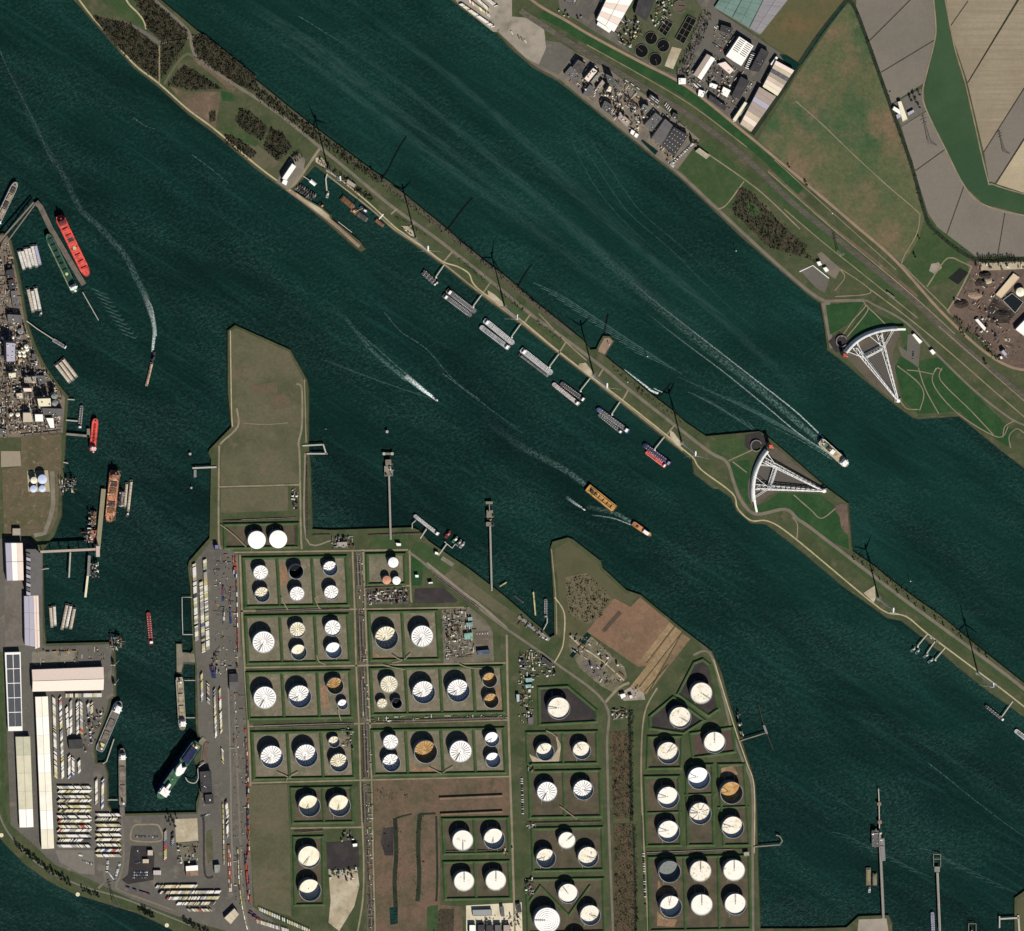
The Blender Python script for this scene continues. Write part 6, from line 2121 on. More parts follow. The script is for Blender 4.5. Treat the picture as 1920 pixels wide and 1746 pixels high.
for i in range(10):
    y = 1036 + i * 8
    b = MB()
    p = [W(50.5, y, Z0 + 23), W(58, y + 3, Z0 + 23), W(58, y + 8, Z0 + 23), W(50.5, y + 6, Z0 + 23)]
    cx, cy = p[0]
    t = thing('roof_monitor', f'sawtooth roof monitor, {["first", "second", "third", "fourth", "fifth", "sixth", "seventh", "eighth", "ninth", "tenth"][i]} from the north on the dark bulk shed', 'roof monitor', (cx, cy, Z0 + 22.4),0, 'sawtooth monitors on the bulk shed')
    link('hood', MB().prism([(x - cx, yy - cy) for x, yy in p],0,3.0), ROOFLI if i % 2 else ROOFGR, t)
BD('long lilac shed by the barge berths', [(46,1118),(63,1117),(65.5,1212),(47.5,1209)],12, ROOFLI, WALLG, panels=3, axis='v', gable=.8)
BD('long pale shed nearest the barge berths', [(63.5,1117),(72.5,1117),(75.5,1213),(66.5,1216)],13, ROOFPK, WALLG, panels=3, axis='v', gable=.8)
BD('small cream kiosk above the grain sheds', rect(24,991,39,1004),6, ROOFTA, WALLG, 'shed', 'building')
# chemical works
WR = [('beige boiler house', [(71,748),(96,747),(97,762),(74,763)],26, ROOFCR, 0),('tall grey process hall', [(13,643),(30,644),(30,678),(14,679)],30, ROOFLI, 6),('white-roofed packing hall', [(44,774),(59,774),(63,792),(44,792)],14, ROOFBG, 0),
      ('cream store', [(66,777),(81,777),(82,791),(67,791)],14, ROOFWH, 0),('grey lab block', [(80,766),(118,767),(119,780),(82,778)],9, ROOFGR, 4),('tall white annex', [(87,784),(101,784),(103,803),(95,803)],14, ROOFWH, 0),
      ('low pinkish hall', [(44,728),(60,728),(61,735),(46,735)],18, ROOFPK, 0),('beige pump house', [(17,700),(31,699),(31,708),(18,710)],20, ROOFCR, 2),('mauve reactor hall', [(46,708),(68,706),(69,719),(47,718)],16, ROOFTA, 6),
      ('grey switch house', [(71,705),(85,705),(86,719),(72,720)],10, ROOFGR, 3),('brown stone office', [(15,590),(42,592),(42,606),(16,604)],12, ROOFGR, 5),('small grey filter house', [(61,664),(67,664),(67,674),(62,674)],10, ROOFGR, 0),
      ('grey barge store', [(12,508),(26,504),(28,520),(14,522)],10, ROOFDK, 2),('lower grey store', [(16,526),(27,524),(30,541),(19,543)],10, ROOFDK, 2),('grey pitched store', [(21,546),(31,546),(33,562),(23,562)],10, ROOFGR, 1),
      ('dark compressor house', [(23,563),(34,562),(37,575),(26,577)],10, ROOFGR, 3),('white mixing house', [(31,738),(43,737),(44,748),(33,748)],14, ROOFBG, 2),('grey cooling block', [(0,804),(14,806),(14,814),(0,814)],8, ROOFGR, 4)]
for nm, cs, h, rf, un in WR:
    BD(f'{nm} in the western chemical works', cs, h, rf, WALLG if rf is not ROOFDK else WALLD, 'works_building', 'building', units=un, group='buildings of the chemical works')
# ferry terminal and yard
BD('dark ferry terminal block with flat roof', [(375,1447),(396,1445),(398,1484),(378,1486)],12, ROOFDK, WALLD, 'terminal_building', 'terminal', units=8)
BD('square dark ferry hall with a rooftop skylight', [(385,1490),(400,1489),(401,1506),(386,1507)],10, ROOFDK, WALLD, 'terminal_building', 'terminal', sky_=((.5, .62, .5, .7),))
BD('dark square store in the container yard', [(430,1264),(446,1263),(447,1293),(431,1293)],8, ROOFGR, WALLD, panels=2, axis='v', panel_mats=[ROOFDK, ROOFGR])
BD('white and brown roofed office in the lower yard', [(349,1624),(371,1622),(372,1641),(350,1642)],9, ROOFWH, WALLB, 'office', 'building', panels=2, axis='v', panel_mats=[ROOFWH, cm((150,122,100))])
BD('grey-green square shed in the lower yard', [(402,1622),(413,1621),(413,1636),(403,1637)],8, cm((150,152,142)), WALLG)
BD('tilted cream shed at the lower yard gate', [(421,1721),(440,1703),(448,1714),(433,1732)],9, ROOFBG, WALLG, panels=3)
BD('cream hut in the car pound', rect(277,1594,287,1604),5, ROOFBG, WALLG, 'hut', 'building')
BD('small cream hut in the middle of the car pound', rect(268,1611,279,1618),5, ROOFBG, WALLG, 'hut', 'building', panels=2)
BD('pale pink garage at the edge of the car pound', rect(288,1632,302,1640),5, cm((198,186,182)), WALLG, 'garage', 'building', panels=4)
BD('blue container office at the corner of the terminal', rect(403,1022,410,1030),9, cm((120,124,158)), NAVY, 'site_office', 'building')
# island
BD('white-roofed harbour building on the island', [(548,307),(556,313),(538,339),(529,335)],12, ROOFWH, WALLG, 'harbour_building', 'building')
BD('white annex of the harbour building', [(533,334),(540,340),(537,349),(528,344)],6, ROOFWH, WALLG, 'harbour_annex', 'building')
BD('dark scrub-ringed hut beside the island harbour road', [(652,336),(668,347),(664,353),(649,344)],4, ROOFTA, WALLD, 'hut', 'building')
# tank farm buildings
for i, (cs, rf) in enumerate((([(877,1158),(885,1157),(886,1163),(878,1164)], cm((150,186,176))),([(874,1168),(886,1167),(887,1174),(875,1175)], cm((134,168,166))),([(870,1188),(886,1186),(887,1198),(871,1199)], cm((140,176,160))))):
    BD(f'greenish glazed shed, {ORD[i]} from the north in the terminal compound', cs, 6, rf, WALLG, 'shed', 'shed', panels=3, group='sheds of the terminal compound')
BD('blue-roofed office at the terminal compound', [(895,1220),(918,1218),(919,1226),(896,1228)],7, cm((96,110,128)), WALLD, 'office', 'building', panels=2, axis='v')
for i, y in enumerate((1184,1192,1202,1212)):
    sheet('parking_bay', [(893, y),(915, y - 1),(917, y + 5),(893, y + 6)], mat('brown_tarmac', (104,90,80), var=.1),5)
for i, (cs, rf, nm) in enumerate((([(985,1272),(998,1271),(998,1278),(986,1279)], cm((140,176,168)), 'greenish shed, upper of two by the road triangle'),([(985,1284),(998,1283),(998,1289),(986,1290)], cm((150,186,176)), 'greenish shed, lower of two by the road triangle'),
                                  ([(976,1238),(983,1238),(984,1246),(977,1246)], ROOFDK, 'dark hut by the terminal east gate'),([(990,1346),(999,1345),(999,1358),(991,1358)], ROOFGR, 'grey hut above the sand-floored tank'),
                                  ([(968,1302),(974,1302),(974,1316),(969,1316)], cm((170,190,190)), 'narrow pale shed by the terminal lane'),([(1162,1302),(1171,1300),(1174,1306),(1165,1311)], ROOFWH, 'white site cabin at the earthworks gate'),
                                  ([(1179,1304),(1185,1303),(1187,1309),(1181,1311)], ROOFPK, 'pale site cabin beside the earthworks gate'),([(1016,1240),(1018,1232),(1036,1246),(1032,1252)], ROOFDK, 'dark low building in the wedge by the main road'),
                                  ([(661,1582),(670,1581),(670,1587),(662,1588)], ROOFWH, 'white hut at the corner of the small black lot'),([(742,1018),(752,1019),(752,1024),(744,1024)], ROOFWH, 'white hut at the western jetty root'),
                                  ([(778,1078),(785,1078),(785,1083),(779,1083)], ROOFWH, 'white hut on the lawn by the jetty road'),([(803,1092),(811,1091),(812,1094),(804,1095)], ROOFWH, 'long white hut below the jetty road'),
                                  ([(632,1017),(651,1016),(651,1024),(633,1025)], ROOFTA, 'brown pump house by the north tank road'),([(816,1034),(823,1037),(821,1041),(815,1039)], ROOFWH, 'white hut at the tug gangway'),
                                  ([(886,1706),(922,1705),(922,1716),(887,1717)], mat('grey_metal_roof', (150,152,150), var=.06), 'long grey hall on the pale construction pad'),([(938,1700),(944,1699),(946,1718),(940,1718)], ROOFGR, 'narrow grey building on the pale construction pad'),
                                  ([(968,1696),(976,1694),(978,1710),(970,1711)], ROOFDK, 'dark hall at the edge of the construction pad'),([(1394,1598),(1404,1597),(1405,1604),(1395,1605)], ROOFTA, 'pinkish pump house by the lower tank pits'))):
    BD(nm, cs, 6, rf, WALLG, 'terminal_hut', 'building', panels=2 if i < 3 else 1)
for i in range(5):
    BD(f'dark roofed unit, {ORD[i]} of five along the bottom of the construction pad', rect(880 + i * 16,1734,892 + i * 16,1752),8,(ROOFWH, ROOFDK, ROOFDK, ROOFGR, ROOFTA)[i], WALLD, 'process_unit', 'building', group='units on the construction pad')
# north bank
BD('big white hall at the top of the north bank works', [(1143,-12),(1193,-12),(1151,60),(1119,38)],12, ROOFPK, WALLG, panels=6, axis='v', panel_mats=[ROOFPK, ROOFWH], gable=.6)
BD('low white lean-to at the foot of the big white hall', [(1121,41),(1146,57),(1142,62),(1119,47)],7, ROOFWH, WALLG, 'lean_to', 'building', panels=4)
BD('dark hall beside the round settling tank', [(1200,-10),(1232,-10),(1212,40),(1190,25)],10, ROOFDK, WALLD, panels=2)
BD('grey office at the top of the north works', [(1058,-8),(1084,-8),(1078,10),(1060,4)],8, ROOFGR, WALLD, units=5)
BD('white hall with rows of dark skylights', [(1385.7,69),(1413,87),(1389.5,125),(1360.5,106)],11, ROOFWH, WALLG, gable=.4, axis='v',
   sky_=[(.06 + .085 * k, .085 + .085 * k, a, c) for k in range(7) for a, c in ((.1, .44),(.56, .92))], skym=WALLD)
BD('grey and white hall beside the skylight hall', [(1325,102),(1340,111),(1315,150),(1300,140)],9, ROOFTA, WALLG, panels=2, axis='u', panel_mats=[ROOFTA, ROOFWH])
BD('long charcoal hall east of the skylight hall', [(1427,91),(1441,99),(1422,135),(1406,132)],10, ROOFDK, WALLD, units=5)
BD('long charcoal hall in the middle of the works', [(1389,144.5),(1405,153),(1386,186),(1371,181)],10, ROOFDK, WALLD)
ST = [ROOFBG, ROOFPK, ROOFBG, WALLG, ROOFBG, ROOFPK]
BD('long striped beige hall, upper block by the ditch', [(1455,114.7),(1488,132.6),(1457,180),(1430,163)],10, ROOFBG, WALLG, panels=7, axis='v', panel_mats=[ROOFPK, ROOFBG, DECKG, ROOFTA, ROOFBG, ROOFPK, ROOFCR])
BD('long striped beige hall, lower block by the ditch', [(1424,164),(1454,182),(1408,247),(1388,233)],10, ROOFBG, WALLG, panels=8, axis='v', panel_mats=[ROOFTA, ROOFTA, ROOFLI, ROOFTA, ROOFTA, ROOFBG, ROOFPK, ROOFBG])
BD('cream strip of roof beside the loading docks', [(1396,191),(1401,194),(1379,229),(1373,225)],9, ROOFCR, WALLG, 'lean_to', 'building')
NB = [('white office hut by the rail curve', rect(1272,147,1286,159),6, ROOFWH),('white workshop by the rail curve', [(1310,168),(1322,172),(1318,184),(1308,180)],7, ROOFWH),('dark long hall with white ridge', [(1331,178),(1362,200),(1358,208),(1328,187)],8, ROOFDK),
      ('white twin unit in the works yard', [(1331,155),(1346,160),(1342,168),(1329,163)],6, ROOFWH),('white square unit in the works yard', [(1356,163),(1370,170),(1363,184),(1351,176)],7, ROOFWH),('white block below the skylight hall', [(1345,120),(1360,116),(1376,132),(1368,140)],6, ROOFPK),
      ('dark square block at the top of the works yard', [(1352,47),(1374,54),(1368,64),(1350,58)],9, ROOFDK),('long white-lit gallery by the loading docks', [(1455,106),(1459,109),(1447,124),(1444,121)],6, ROOFWH)]
for nm, cs, h, rf in NB:
    BD(nm, cs, h, rf, WALLG if rf is not ROOFDK else WALLD, 'works_building', 'building', units=2, group='small buildings of the north works')
# factory by the river
FB = [('brown flat-roofed factory hall at the west end', [(1084,113),(1098,122),(1089,139),(1074,127)],12, cm((92,84,78)),0),('beige crowded factory roof', [(1112,128),(1120,134),(1103,155),(1095,148)],12, ROOFPK, 9),
      ('grey-olive annex beside the beige roof', [(1122,136),(1127,140),(1112,159),(1107,155)],10, cm((140,138,118)),2),('grey low hall above the shore road', [(1106,159),(1114,166),(1104,182),(1093,177)],9, ROOFGR, 0),
      ('pale grey yard roof at the west end', [(1070,125),(1090,142),(1080,156),(1058,139)],6, ROOFGR, 7),('pinkish plant hall', [(1129,150),(1134,156),(1122,172),(1118,166)],10, ROOFTA, 3),
      ('white-topped silo house', [(1142,162),(1147,165),(1145,174),(1136,172)],18, ROOFCR, 2),('dark tower block of the factory', [(1136,140),(1150,147),(1158,166),(1140,156)],18, cm((96,98,92)),2),
      ('green-grey control block', [(1206,196),(1219,202),(1213,212),(1202,205)],12, cm((116,122,114)),4),('striped rooftop hall', [(1220,178),(1238,191),(1233,200),(1216,186)],10, ROOFDK, 0),
      ('grey machine hall', [(1229,212),(1241,222),(1222,247),(1208,235)],10, ROOFGR, 12),('dark corner building by the railway', [(1263,212),(1273,218),(1270,226),(1260,220)],8, ROOFDK, 1),('pair of white tents, western', [(1184,243),(1191,247),(1187,255),(1181,250)],5, ROOFWH, 0),
      ('pair of white tents, eastern', [(1192,249),(1198,253),(1194,260),(1188,256)],5, ROOFWH, 0),('dark shed row on the shore', [(1162,210),(1182,228),(1176,240),(1158,222)],8, ROOFTA, 5),('dark process block by the shore', [(1134,190),(1150,200),(1140,214),(1128,204)],12, cm((96,94,92)),6)]
for nm, cs, h, rf, un in FB:
    sk = [(.12, .2, .1, .45),(.12, .2, .55, .9),(.5, .58, .1, .45),(.5, .58, .55, .9)] if 'striped' in nm else ()
    BD(nm + ' in the riverside factory', cs, h, rf, WALLG, 'factory_building', 'building', units=un, group='buildings of the riverside factory', sky_=[(c, d, a, b_) for a, b_, c, d in sk] if sk else ())
BD('large grey hall with dotted skylights, grey western part', [(1247,224),(1261,236),(1240,273),(1222,259)],11, ROOFGR, WALLG)
BD('large charcoal hall dotted with white skylights', [(1263,239),(1290,254),(1264,293),(1240,272)],11, ROOFDK, WALLD,
   sky_=[(.1 + .2 * i, .125 + .2 * i, .08 + .19 * j, .115 + .19 * j) for i in range(5) for j in range(5)])
t = thing('water_basin', 'narrow dark green water basin by the factory shore', 'basin', (*W(1216,277, Z0), Z0))
cX = W(1216,277, Z0)
pb = [W(x, y, Z0 + 1) for x, y in ((1203,265),(1205,263),(1233,284),(1228,290))]
link('rim', MB().prism([(x - cX[0], y - cX[1]) for x, y in offset_poly(pb, 1.5)],-.1,1.0), STEELD, t)
link('basin_water', MB().prism([(x - cX[0], y - cX[1]) for x, y in pb], .9,1.15), mat('basin_water', (10,40,34), rough=.3, var=.1), t)
# sewage works
DKW = mat('settling_water', (18,20,22), rough=.3, var=.1)
BRW = mat('sludge_water', (92,82,70), rough=.6, var=.1)
for i, (px, py, rp, mm) in enumerate(((1220.7,72,12, DKW),(1203,96,12.5, DKW),(1243.4,86,12, DKW),(1229,112,12.5, DKW),(1274,12.6,11.5, BRW))):
    t = thing('settling_tank', f'round {"brown sludge" if i == 4 else "dark"} settling tank, {("north-west", "west", "east", "south", "single")[i]} one of the sewage works', 'settling tank', (*W(px, py, Z0 + 2), Z0),0, 'settling tanks of the sewage works')
    b = MB()
    n = 40
    r = rp * S
    for rr, z in ((r, -.1),(r, 2.2),(r - 1.2,2.2),(r - 1.2,1.0)):
        for k in range(n):
            a = 2 * math.pi * k / n
            b.v.append((rr * math.cos(a), rr * math.sin(a), z))
    for q in range(3):
        for k in range(n):
            j = (k + 1) % n
            b.f.append((q * n + k, q * n + j, q * n + n + j, q * n + n + k))
    link('rim', b, CONC, t)
    link('water_surface', MB().cyl(0,0, .9,1.1, r - 1, None, 40), mm, t)
    a = 1.1 + i * 1.3
    link('scraper_bridge', MB().tube((0,0,2.6),((r - .4) * math.cos(a),(r - .4) * math.sin(a),2.6), .6,4), RUSTY, t)
    link('centre_post', MB().cyl(0,0, .5,3.4,1.1, None, 10), STEEL, t)
for nm, cs, nl in (('short dark aeration basin with cross walls', [(1248,36.5),(1262,45),(1248,69),(1234.5,58)],3),('long dark aeration basin with cross walls', [(1290,30),(1306,38),(1282,83),(1266,73)],4)):
    P3 = [Vector((*W(x, y, Z0 + 3),0)) for x, y in cs]
    c = sum(P3, Vector()) / 4
    t = thing('aeration_basin', nm, 'basin', (c.x, c.y, Z0),0, 'aeration basins of the sewage works')
    q = [p - c for p in P3]
    link('basin_wall', MB().prism([(p.x, p.y) for p in q],-.1,2.4, cap=False), CONC, t)
    link('basin_water', MB().prism([(p.x * .97, p.y * .97) for p in q],1.4,1.9), DKW, t)
    for k in range(4):
        link('rim', MB().tube((q[k].x, q[k].y, 2.5),(q[(k + 1) % 4].x, q[(k + 1) % 4].y, 2.5), .9,4), CONC, t)
    for k in range(1, nl):
        f = k / nl
        a, e = q[0].lerp(q[3], f), q[1].lerp(q[2], f)
        link('cross_wall', MB().tube((a.x, a.y, 2.5),(e.x, e.y, 2.5), .6,4), CONC, t)
    a, e = (q[0] + q[1]) / 2,(q[2] + q[3]) / 2
    link('long_wall', MB().tube((a.x, a.y, 2.5),(e.x, e.y, 2.5), .5,4), CONC, t)
# greenhouses
GLG = mat('glass_green', (112,138,128), rough=.3, var=.05, c2=(100,126,116), scale2=.02, spec=.5)
GLL = mat('glass_grey', (146,142,144), rough=.3, var=.05, spec=.5, stripe=(rad(-56),5,(126,122,126), .6))
for i, (cs, m, nm, pn) in enumerate((([(1362,-20),(1400,-20),(1372,32),(1340,14)], GLG, 'green glasshouse block nearest the works', 5),([(1402,-20),(1440,-20),(1404,51),(1374,33)], GLG, 'green glasshouse block in the middle', 5),
                                     ([(1442,-20),(1492,-20),(1426,64),(1406,52)], GLL, 'grey glasshouse block by the pasture', 5))):
    BD(nm, cs, 4, m, m, 'greenhouse', 'greenhouse', panels=pn, axis='v', gable=.6, group='glasshouses at the top')
# farm
BD('long cream farm building', [(1683,192),(1689,190),(1701,224),(1692,228)],7, ROOFCR, WALLW, 'farmhouse', 'farm building')
BD('cream cross wing of the farm', [(1676,200),(1698,214),(1694,220),(1673,206)],6, ROOFWH, WALLW, 'farm_wing', 'farm building')
BD('blue-grey shed behind the farm', [(1680,216),(1688,213),(1690,219),(1682,223)],5, ROOFLI, WALLG, 'farm_shed', 'farm building', panels=3)
BD('small grey shed beside the farm track', [(1701,212),(1712,206),(1714,210),(1703,217)],5, ROOFLI, WALLD, 'farm_shed', 'farm building', panels=3)
# compost works
BD('beige-topped clinker bunker with white rim', [(1900,513),(1911,521),(1877,559),(1867,552)],4, cm((214,192,156)), WALLW, 'bunker', 'bunker')
BD('dark covered slurry basin beside the bunker', [(1897,550),(1918,567),(1903,587),(1880,563)],3, mat('slurry', (26,32,36), rough=.4, var=.1), WALLW, 'slurry_basin', 'basin')
BD('white hall at the right-hand edge of the compost works', [(1926,594),(1960,620),(1940,646),(1903,618)],10, ROOFWH, WALLG)
BD('long thin white shed in the compost yard', [(1828,600),(1833,598),(1849,616),(1845,620)],5, ROOFWH, WALLG, 'shed', 'shed', panels=3)
BD('white-roofed hut with deep shadow in the compost yard', [(1876,660),(1881,656),(1888,665),(1884,669)],9, ROOFLI, WALLG, 'hut', 'building')
BD('small white hut by the compost yard exit', [(1874,669),(1878,668),(1880,673),(1876,674)],4, ROOFWH, WALLG, 'hut', 'building')
tank(1913,548,8.2,9,0, 'c', 0, 'cream digester dome with dark dots at the compost works', True)
for nm, px, py, r, h, m in (('dark round compost heap by the yard corner', 1846,515,12,6, MUD),('pale brown spoil heap in the compost yard', 1852,526,9,4, SAND),('dark compost heap at the yard edge', 1802,570,14,5, MUD),('long dark compost windrow', 1838,530,12,4, MUD),('pinkish wood-chip heap in the middle of the compost yard', 1828,552,14,4, PINKT),('small pale heap near the yard exit', 1888,636,6,3, SAND),('dark heap in front of the white hall', 1880,590,14,5, MUD)):
    t = thing('spoil_heap', nm, 'heap', (*W(px, py, Z0), Z0 + .3))
    b = MB()
    rr = random.Random(int(px))
    n = 14
    for k, (f, z) in enumerate(((1,0),(.8, .45),(.45, .85),(.15,1))):
        for i in range(n):
            a = 2 * math.pi * i / n
            q = r * S * f * rr.uniform(.82,1.12)
            b.v.append((q * math.cos(a), q * math.sin(a) * .7, h * z * (rr.uniform(.8,1.1) if k else 1)))
    for k in range(3):
        for i in range(n):
            j = (i + 1) % n
            b.f.append((k * n + i, k * n + j, k * n + n + j, k * n + n + i))
    b.f.append(tuple(3 * n + i for i in range(n)))
    link('mound', b, m, t)
# visitor area and other small ones
for nm, cs, rf in (('white visitor pavilion by the river, western', [(1531,492),(1537,490),(1541,497),(1535,499)], ROOFWH),('white visitor pavilion by the river, eastern', [(1543,503),(1549,501),(1554,508),(1548,511)], ROOFWH),('long white visitor centre by the upper gate', [(1710,628),(1714,626),(1729,641),(1724,645)], ROOFWH),
                   ('small white kiosk by the upper gate', [(1743,658),(1748,655),(1754,662),(1749,666)], ROOFWH),('pale gravelled pavilion in the field by the factory', [(1304,284),(1311,278),(1330,292),(1324,298)], SAND)):
    BD(nm, cs, 5, rf, WALLW, 'pavilion', 'building')
strip('kerb_line', [(1499,510),(1524,498),(1554,522)],1.4, WHITE, 6, curve=False)
# ------------------------------------------------------------------ pipe racks of the tank farm
PIPEC = [mat('pipe_grey', (126,120,112), var=.15), mat('pipe_pale', (176,170,158), var=.1), mat('pipe_brown', (104,84,72), var=.2), mat('pipe_dark', (62,58,54), var=.15)]


def rack(label, a, c, wid, n, group='pipe racks of the tank terminal', z=1.4, frames=True, r=.42):
    A, Cc = Vector((*W(*a, Z0 + z),0)), Vector((*W(*c, Z0 + z),0))
    d = Cc - A
    L = d.length
    t = thing('pipe_rack', label, 'pipe rack', (A.x, A.y, Z0), math.atan2(d.y, d.x), group)
    w = wid * S
    for k in range(n):
        y = (k - (n - 1) / 2) * w / max(n, 1)
        x0 = random.choice((0,0,0, L * .1, L * .25))
        x1 = random.choice((L, L, L, L * .9, L * .7))
        link('pipe', MB().tube((x0, y, z),(x1, y, z), r * U(.8,1.5),5), PIPEC[(k * 3 + k // 3) % 4], t)
    if frames:
        fm = shared(('sleeper', round(w, 1), z), lambda: MB().box(-.6, .6,-w / 2, w / 2,0, z - .3), CONC)
        for k in range(int(L / 26) + 1):
            link('sleeper', fm, None, t, (13 + k * 26 if 13 + k * 26 < L else L - 1,0,0))
    return t


strip('pipe_corridor', [(671,1034),(675,1140),(679,1250),(684,1360),(687,1470),(691,1620),(694,1760)],12, mat('corridor_gravel', (96,88,74), c2=(82,82,62), scale2=.03, var=.2),3)
for i, (a, c) in enumerate((((671,1036),(674,1098)),((674.6,1142),(678,1240)),((679,1252),(683,1346)),((684,1360),(687,1458)))):
    rack(f'dense pipe rack in the central corridor, {ORD[i]} stretch from the north', a, c, 12,13)
rack('dense pipe rack in the central corridor, stretch beside the brown field', (682,1470),(685,1543),10,9)
rack('thin pipe rack in the central corridor below the brown field', (689,1568),(692,1660),7,6)
rack('thin pipe rack at the lower end of the central corridor', (693,1664),(694,1750),6,5)
RK = [((480,1146),(656,1141),4,5, 'between the first and second tank rows'),((476,1363),(664,1357),5,6, 'between the third and fourth tank rows, west'),((696,1355),(944,1347),7,7, 'between the third and fourth tank rows, east'),
      ((575,858),(576,1010),4,4, 'along the east edge of the dry field'),((418,977),(556,972),3.4,5, 'above the twin white tanks'),((1000,1543),(1128,1540),3,3, 'above the upper triangle of three tanks'),((1212,1600),(1392,1593),4,5, 'between the lower tank pits by the river'),
      ((1204,1530),(1205,1586),2,3, 'beside the plantation ditch'),((836,1596),(945,1594),2,3, 'inside the pit of four tanks'),((690,1004),(790,1000),3,4, 'along the northern shore of the terminal'),((584,1004),(620,1003),3,4, 'at the corner south of the dry field'),
      ((553,980),(554,1026),3,3, 'east of the twin white tanks'),((684,1102),(762,1099),2.4,4, 'below the small pit by the jetty road'),((806,1070),(900,1142),5,6, 'beside the jetty road'),((552,1560),(606,1556),5,4, 'above the tank by the small black lot')]
for a, c, w, n, nm in RK:
    rack(f'pipe rack {nm}', a, c, w, n)
rack('elevated pipe gallery along the western works street', (12.5,700),(13.5,820),2.6,4, 'pipe racks of the chemical works', 5)
rack('pipe gallery across the western works', (40,818),(116,812),3,4, 'pipe racks of the chemical works', 5)
rack('pale pipe gallery through the riverside factory', (1169,178),(1198,204),3,4, 'pipe racks of the factory', 7)

_O1 = 'first second third fourth fifth sixth seventh eighth ninth tenth eleventh twelfth thirteenth fourteenth fifteenth sixteenth seventeenth eighteenth nineteenth'.split()
_O2 = 'twent thirt fort fift sixt sevent eight ninet'.split()


def onum(i):
    """0 -> first."""
    i += 1
    if i < 20:
        return _O1[i - 1]
    if i >= 100:
        return 'hundred-and-' + onum(i - 101) if i > 100 else 'hundredth'
    d, u = divmod(i, 10)
    return _O2[d - 2] + ('ieth' if u == 0 else 'y-' + _O1[u - 1])


# ------------------------------------------------------------------ process plant: vessels, drums, columns, skids
PR = random.Random(11)
PV = [STEEL, WHITE, CREAM, GREYD, RUSTY, cm((150,150,156)), cm((176,160,150))]


def vessel_mesh(i):
    r, h = PR.uniform(1.6,3.6), PR.uniform(4,12)
    n = 14
    b = MB()
    for rr, z in ((r, 0),(r, h),(r * .8, h + r * .35),(r * .3, h + r * .5)):
        for k in range(n):
            a = 2 * math.pi * k / n
            b.v.append((rr * math.cos(a), rr * math.sin(a), z))
    for q in range(3):
        for k in range(n):
            j = (k + 1) % n
            b.f.append((q * n + k, q * n + j, q * n + n + j, q * n + n + k))
    b.f.append(tuple(3 * n + k for k in range(n)))
    b.tube((r + .5,0,0),(r + .5,0, h), .25,4)
    return b


def drum_mesh(i):
    L, r = PR.uniform(6,12), PR.uniform(1.2,2.2)
    b = MB().tube((-L / 2,0, r + 1),(L / 2,0, r + 1), r, 12)
    for s_ in (-.3, .3):
        b.box(L * s_ - .4, L * s_ + .4,-r * .8, r * .8,0,1.2)
    return b


def skid_mesh(i):
    w, d, h = PR.uniform(3,8), PR.uniform(3,7), PR.uniform(2,7)
    b = MB()
    for sx in (-1,1):
        for sy in (-1,1):
            b.tube((sx * w / 2, sy * d / 2,0),(sx * w / 2, sy * d / 2, h), .25,4)
    b.box(-w / 2, w / 2,-d / 2, d / 2, h - .3, h)
    b.box(-w * .3, w * .2,-d * .3, d * .3, h, h + 1.6)
    b.tube((-w / 2, d * .3, h * .5),(w * .8, d * .3, h * .5), .35,5)
    b.box(-w * .35, w * .35,-d * .35, d * .1,0, h * .5)
    return b


def col_mesh(i):
    h = PR.uniform(14,30)
    r = PR.uniform(.9,1.8)
    b = MB().cyl(0,0,0, h, r, r * .8,10)
    for z in (.4, .7, .95):
        b.cyl(0,0, h * z, h * z + .4, r + 1.1, None, 10)
    return b


def pipes_mesh(i):
    L = PR.uniform(8,20)
    b = MB()
    for k in range(4):
        y = k * .9 - 1.4
        b.tube((-L / 2, y, 2.4),(L / 2 * PR.uniform(.6,1), y, 2.4), .32,5)
    for s_ in (-.4,0, .4):
        b.box(L * s_ - .2, L * s_ + .2,-2,2,0,2.2)
    return b


KINDS = [('process_vessel', vessel_mesh, 'upright vessel', 'vessel'),('horizontal_drum', drum_mesh, 'lying drum', 'drum'),('equipment_skid', skid_mesh, 'steel frame', 'equipment'),('distillation_column', col_mesh, 'slim column', 'column'),('pipe_bundle', pipes_mesh, 'pipe bundle', 'pipes')]
PMESH = {}
for ki, (nm, fn, _, _) in enumerate(KINDS):
    for v in range(6):
        me = fn(v).mesh(nm)
        me.materials.append(PV[(v * 2 + ki) % len(PV)])
        PMESH[ki, v] = me
COLN = ['grey', 'white', 'cream', 'dark', 'rusty', 'pale grey', 'pinkish']


def plant(poly, n, where, wts, rot=0.0, seed=1, mind=4.0):
    rng = random.Random(seed)
    xs, ys = [p[0] for p in poly],[p[1] for p in poly]
    got = []
    tries = 0
    while len(got) < n and tries < n * 40:
        tries += 1
        x, y = rng.uniform(min(xs), max(xs)), rng.uniform(min(ys), max(ys))
        if not inside(x, y, poly) or any((x - a) ** 2 + (y - b_) ** 2 < mind ** 2 for a, b_ in got):
            continue
        got.append((x, y))
    for gi, (x, y) in enumerate(sorted(got)):
        ki = rng.choices(range(5), wts)[0]
        v = rng.randrange(6)
        nm, _, desc, cat = KINDS[ki]
        o = link(nm, PMESH[ki, v], None, None, (*W(x, y, Z0), Z0 + .25), rot + rng.choice((0, math.pi / 2)))
        tag(o, f'{COLN[(v * 2 + ki) % 7]} {desc}, {onum(gi)} from the west {where}', cat, f'equipment {where}')


